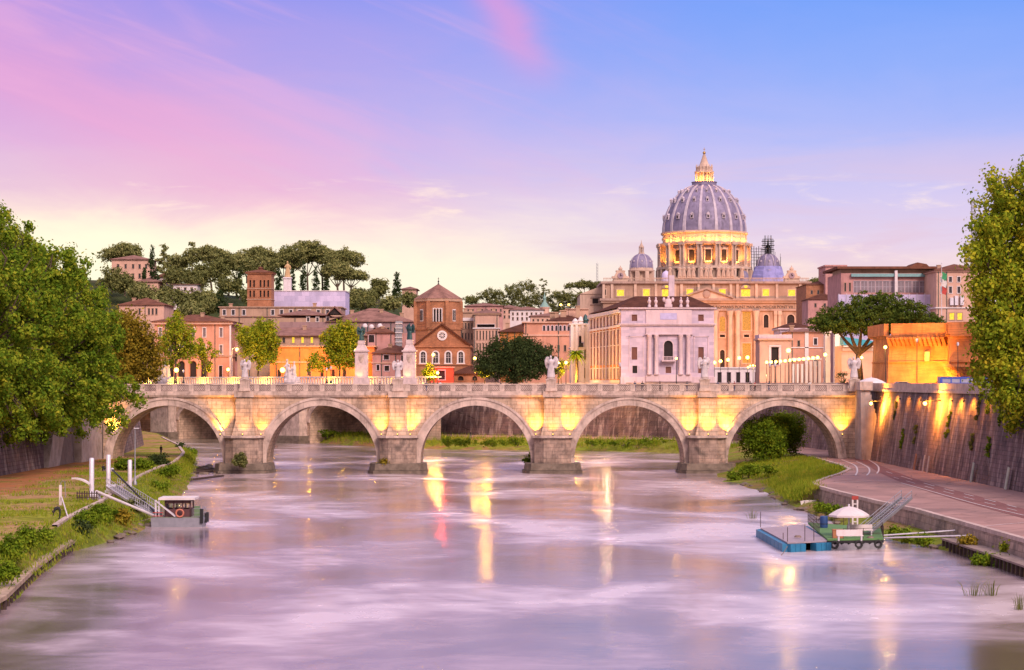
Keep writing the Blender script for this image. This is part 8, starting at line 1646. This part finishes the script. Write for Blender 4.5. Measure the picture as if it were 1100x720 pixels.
q = G(65, 543, ZL); e = empty('barrier_post', (q.x, q.y, ZL), 'white barrier post with a grey hoop and a slanting brace on the left lawn', 'barrier'); m = MB(); m.box(q.x - .13, q.x + .13, q.y - .1, q.y + .1, ZL, ZL + 2.1); obj('post', m, WHITE, e); m = MB(); m.tube([(q.x, q.y, ZL + 1.4), (q.x, q.y, ZL + 2.3), (q.x + .15, q.y, ZL + 2.5), (q.x + .45, q.y, ZL + 2.5), (q.x + .5, q.y, ZL + .8)], .04, 7); obj('hoop', m, GREYS, e); m = MB(); b = G(73, 558, ZL); m.beam((q.x + .1, q.y, ZL + .9), b + Vector((0, 0, .15)), .10); obj('brace', m, WHITE, e)
# timber beams and stranded logs in the shallows under the left arch
for i, (x0, y0, x1, y1, r, lb) in enumerate(((176, 512, 236, 505, .28, 'long dark log lying in the shallows before the first pier'), (205, 506, 236, 504, .25, 'shorter black beam stranded left of the first pier'), (170, 520, 240, 511, .2, 'thin waterlogged beam nearest the houseboat'))): a, b = G(x0, y0, .15), G(x1, y1, .15); m = MB(); m.tube([a, a.lerp(b, .5) + Vector((0, .3, .05)), b], [r, r * .9, r * .7], 8); obj('log', m, WOODD, label=lb, cat='log', group='stranded logs')

# tyres hung as fenders, coils of rope and odd clutter on the pontoons
RUB = plain('black_rubber', (.02, .02, .02), .7)
def tyre(c, ax, label):
    m = MB(); N = 14; a_ = Vector(ax).normalized(); u = a_.cross(Vector((0, 0, 1))).normalized(); v = a_.cross(u)
    for i in range(N): p = lambda q: Vector(c) + (u * math.cos(q) + v * math.sin(q)) * .30; m.tube([p(2 * math.pi * i / N), p(2 * math.pi * (i + 1) / N)], .11, 7)
    obj('tyre', m, RUB, label=label, cat='tyre', group='tyres used as fenders')
for t, lb in ((.12, 'old tyre hung on the green pontoon front, left'), (.55, 'old tyre hung on the green pontoon front, middle'), (.9, 'old tyre hung on the green pontoon front, right')): p = gq0.lerp(gq1, t); tyre((p.x, p.y - .16, .5), (0, 1, 0), lb)
for px, py, lb in ((935, 578, 'coil of pale rope lying on the green pontoon right of the benches'), (857, 577, 'coil of rope lying on the blue sided pontoon deck')):
    q = G(px, py, 1.0); m = MB()
    for j in range(3):
        for i in range(12): a0, a1 = math.pi * i / 6, math.pi * (i + 1) / 6; r = .32 - .05 * j; m.tube([(q.x + r * math.cos(a0), q.y + r * math.sin(a0), 1.0 + .06 * j), (q.x + r * math.cos(a1), q.y + r * math.sin(a1), 1.0 + .06 * j)], .035, 5)
    obj('rope_coil', m, WOOD, label=lb, cat='rope', group='rope coils')
for a, b, lb in ((G(846, 587, .8), G(832, 600, -.3), 'slack mooring rope off the front corner of the blue pontoon'), (M @ Vector((.1, 0, 1.0)), M @ Vector((-3.2, 2.5, .6)), 'mooring rope from the houseboat bow to the bank')):
    m = MB(); m.tube([a, a.lerp(b, .35) - Vector((0, 0, .25)), a.lerp(b, .7) - Vector((0, 0, .25)), b], .035, 5); obj('mooring_rope', m, WOOD, label=lb, cat='rope')
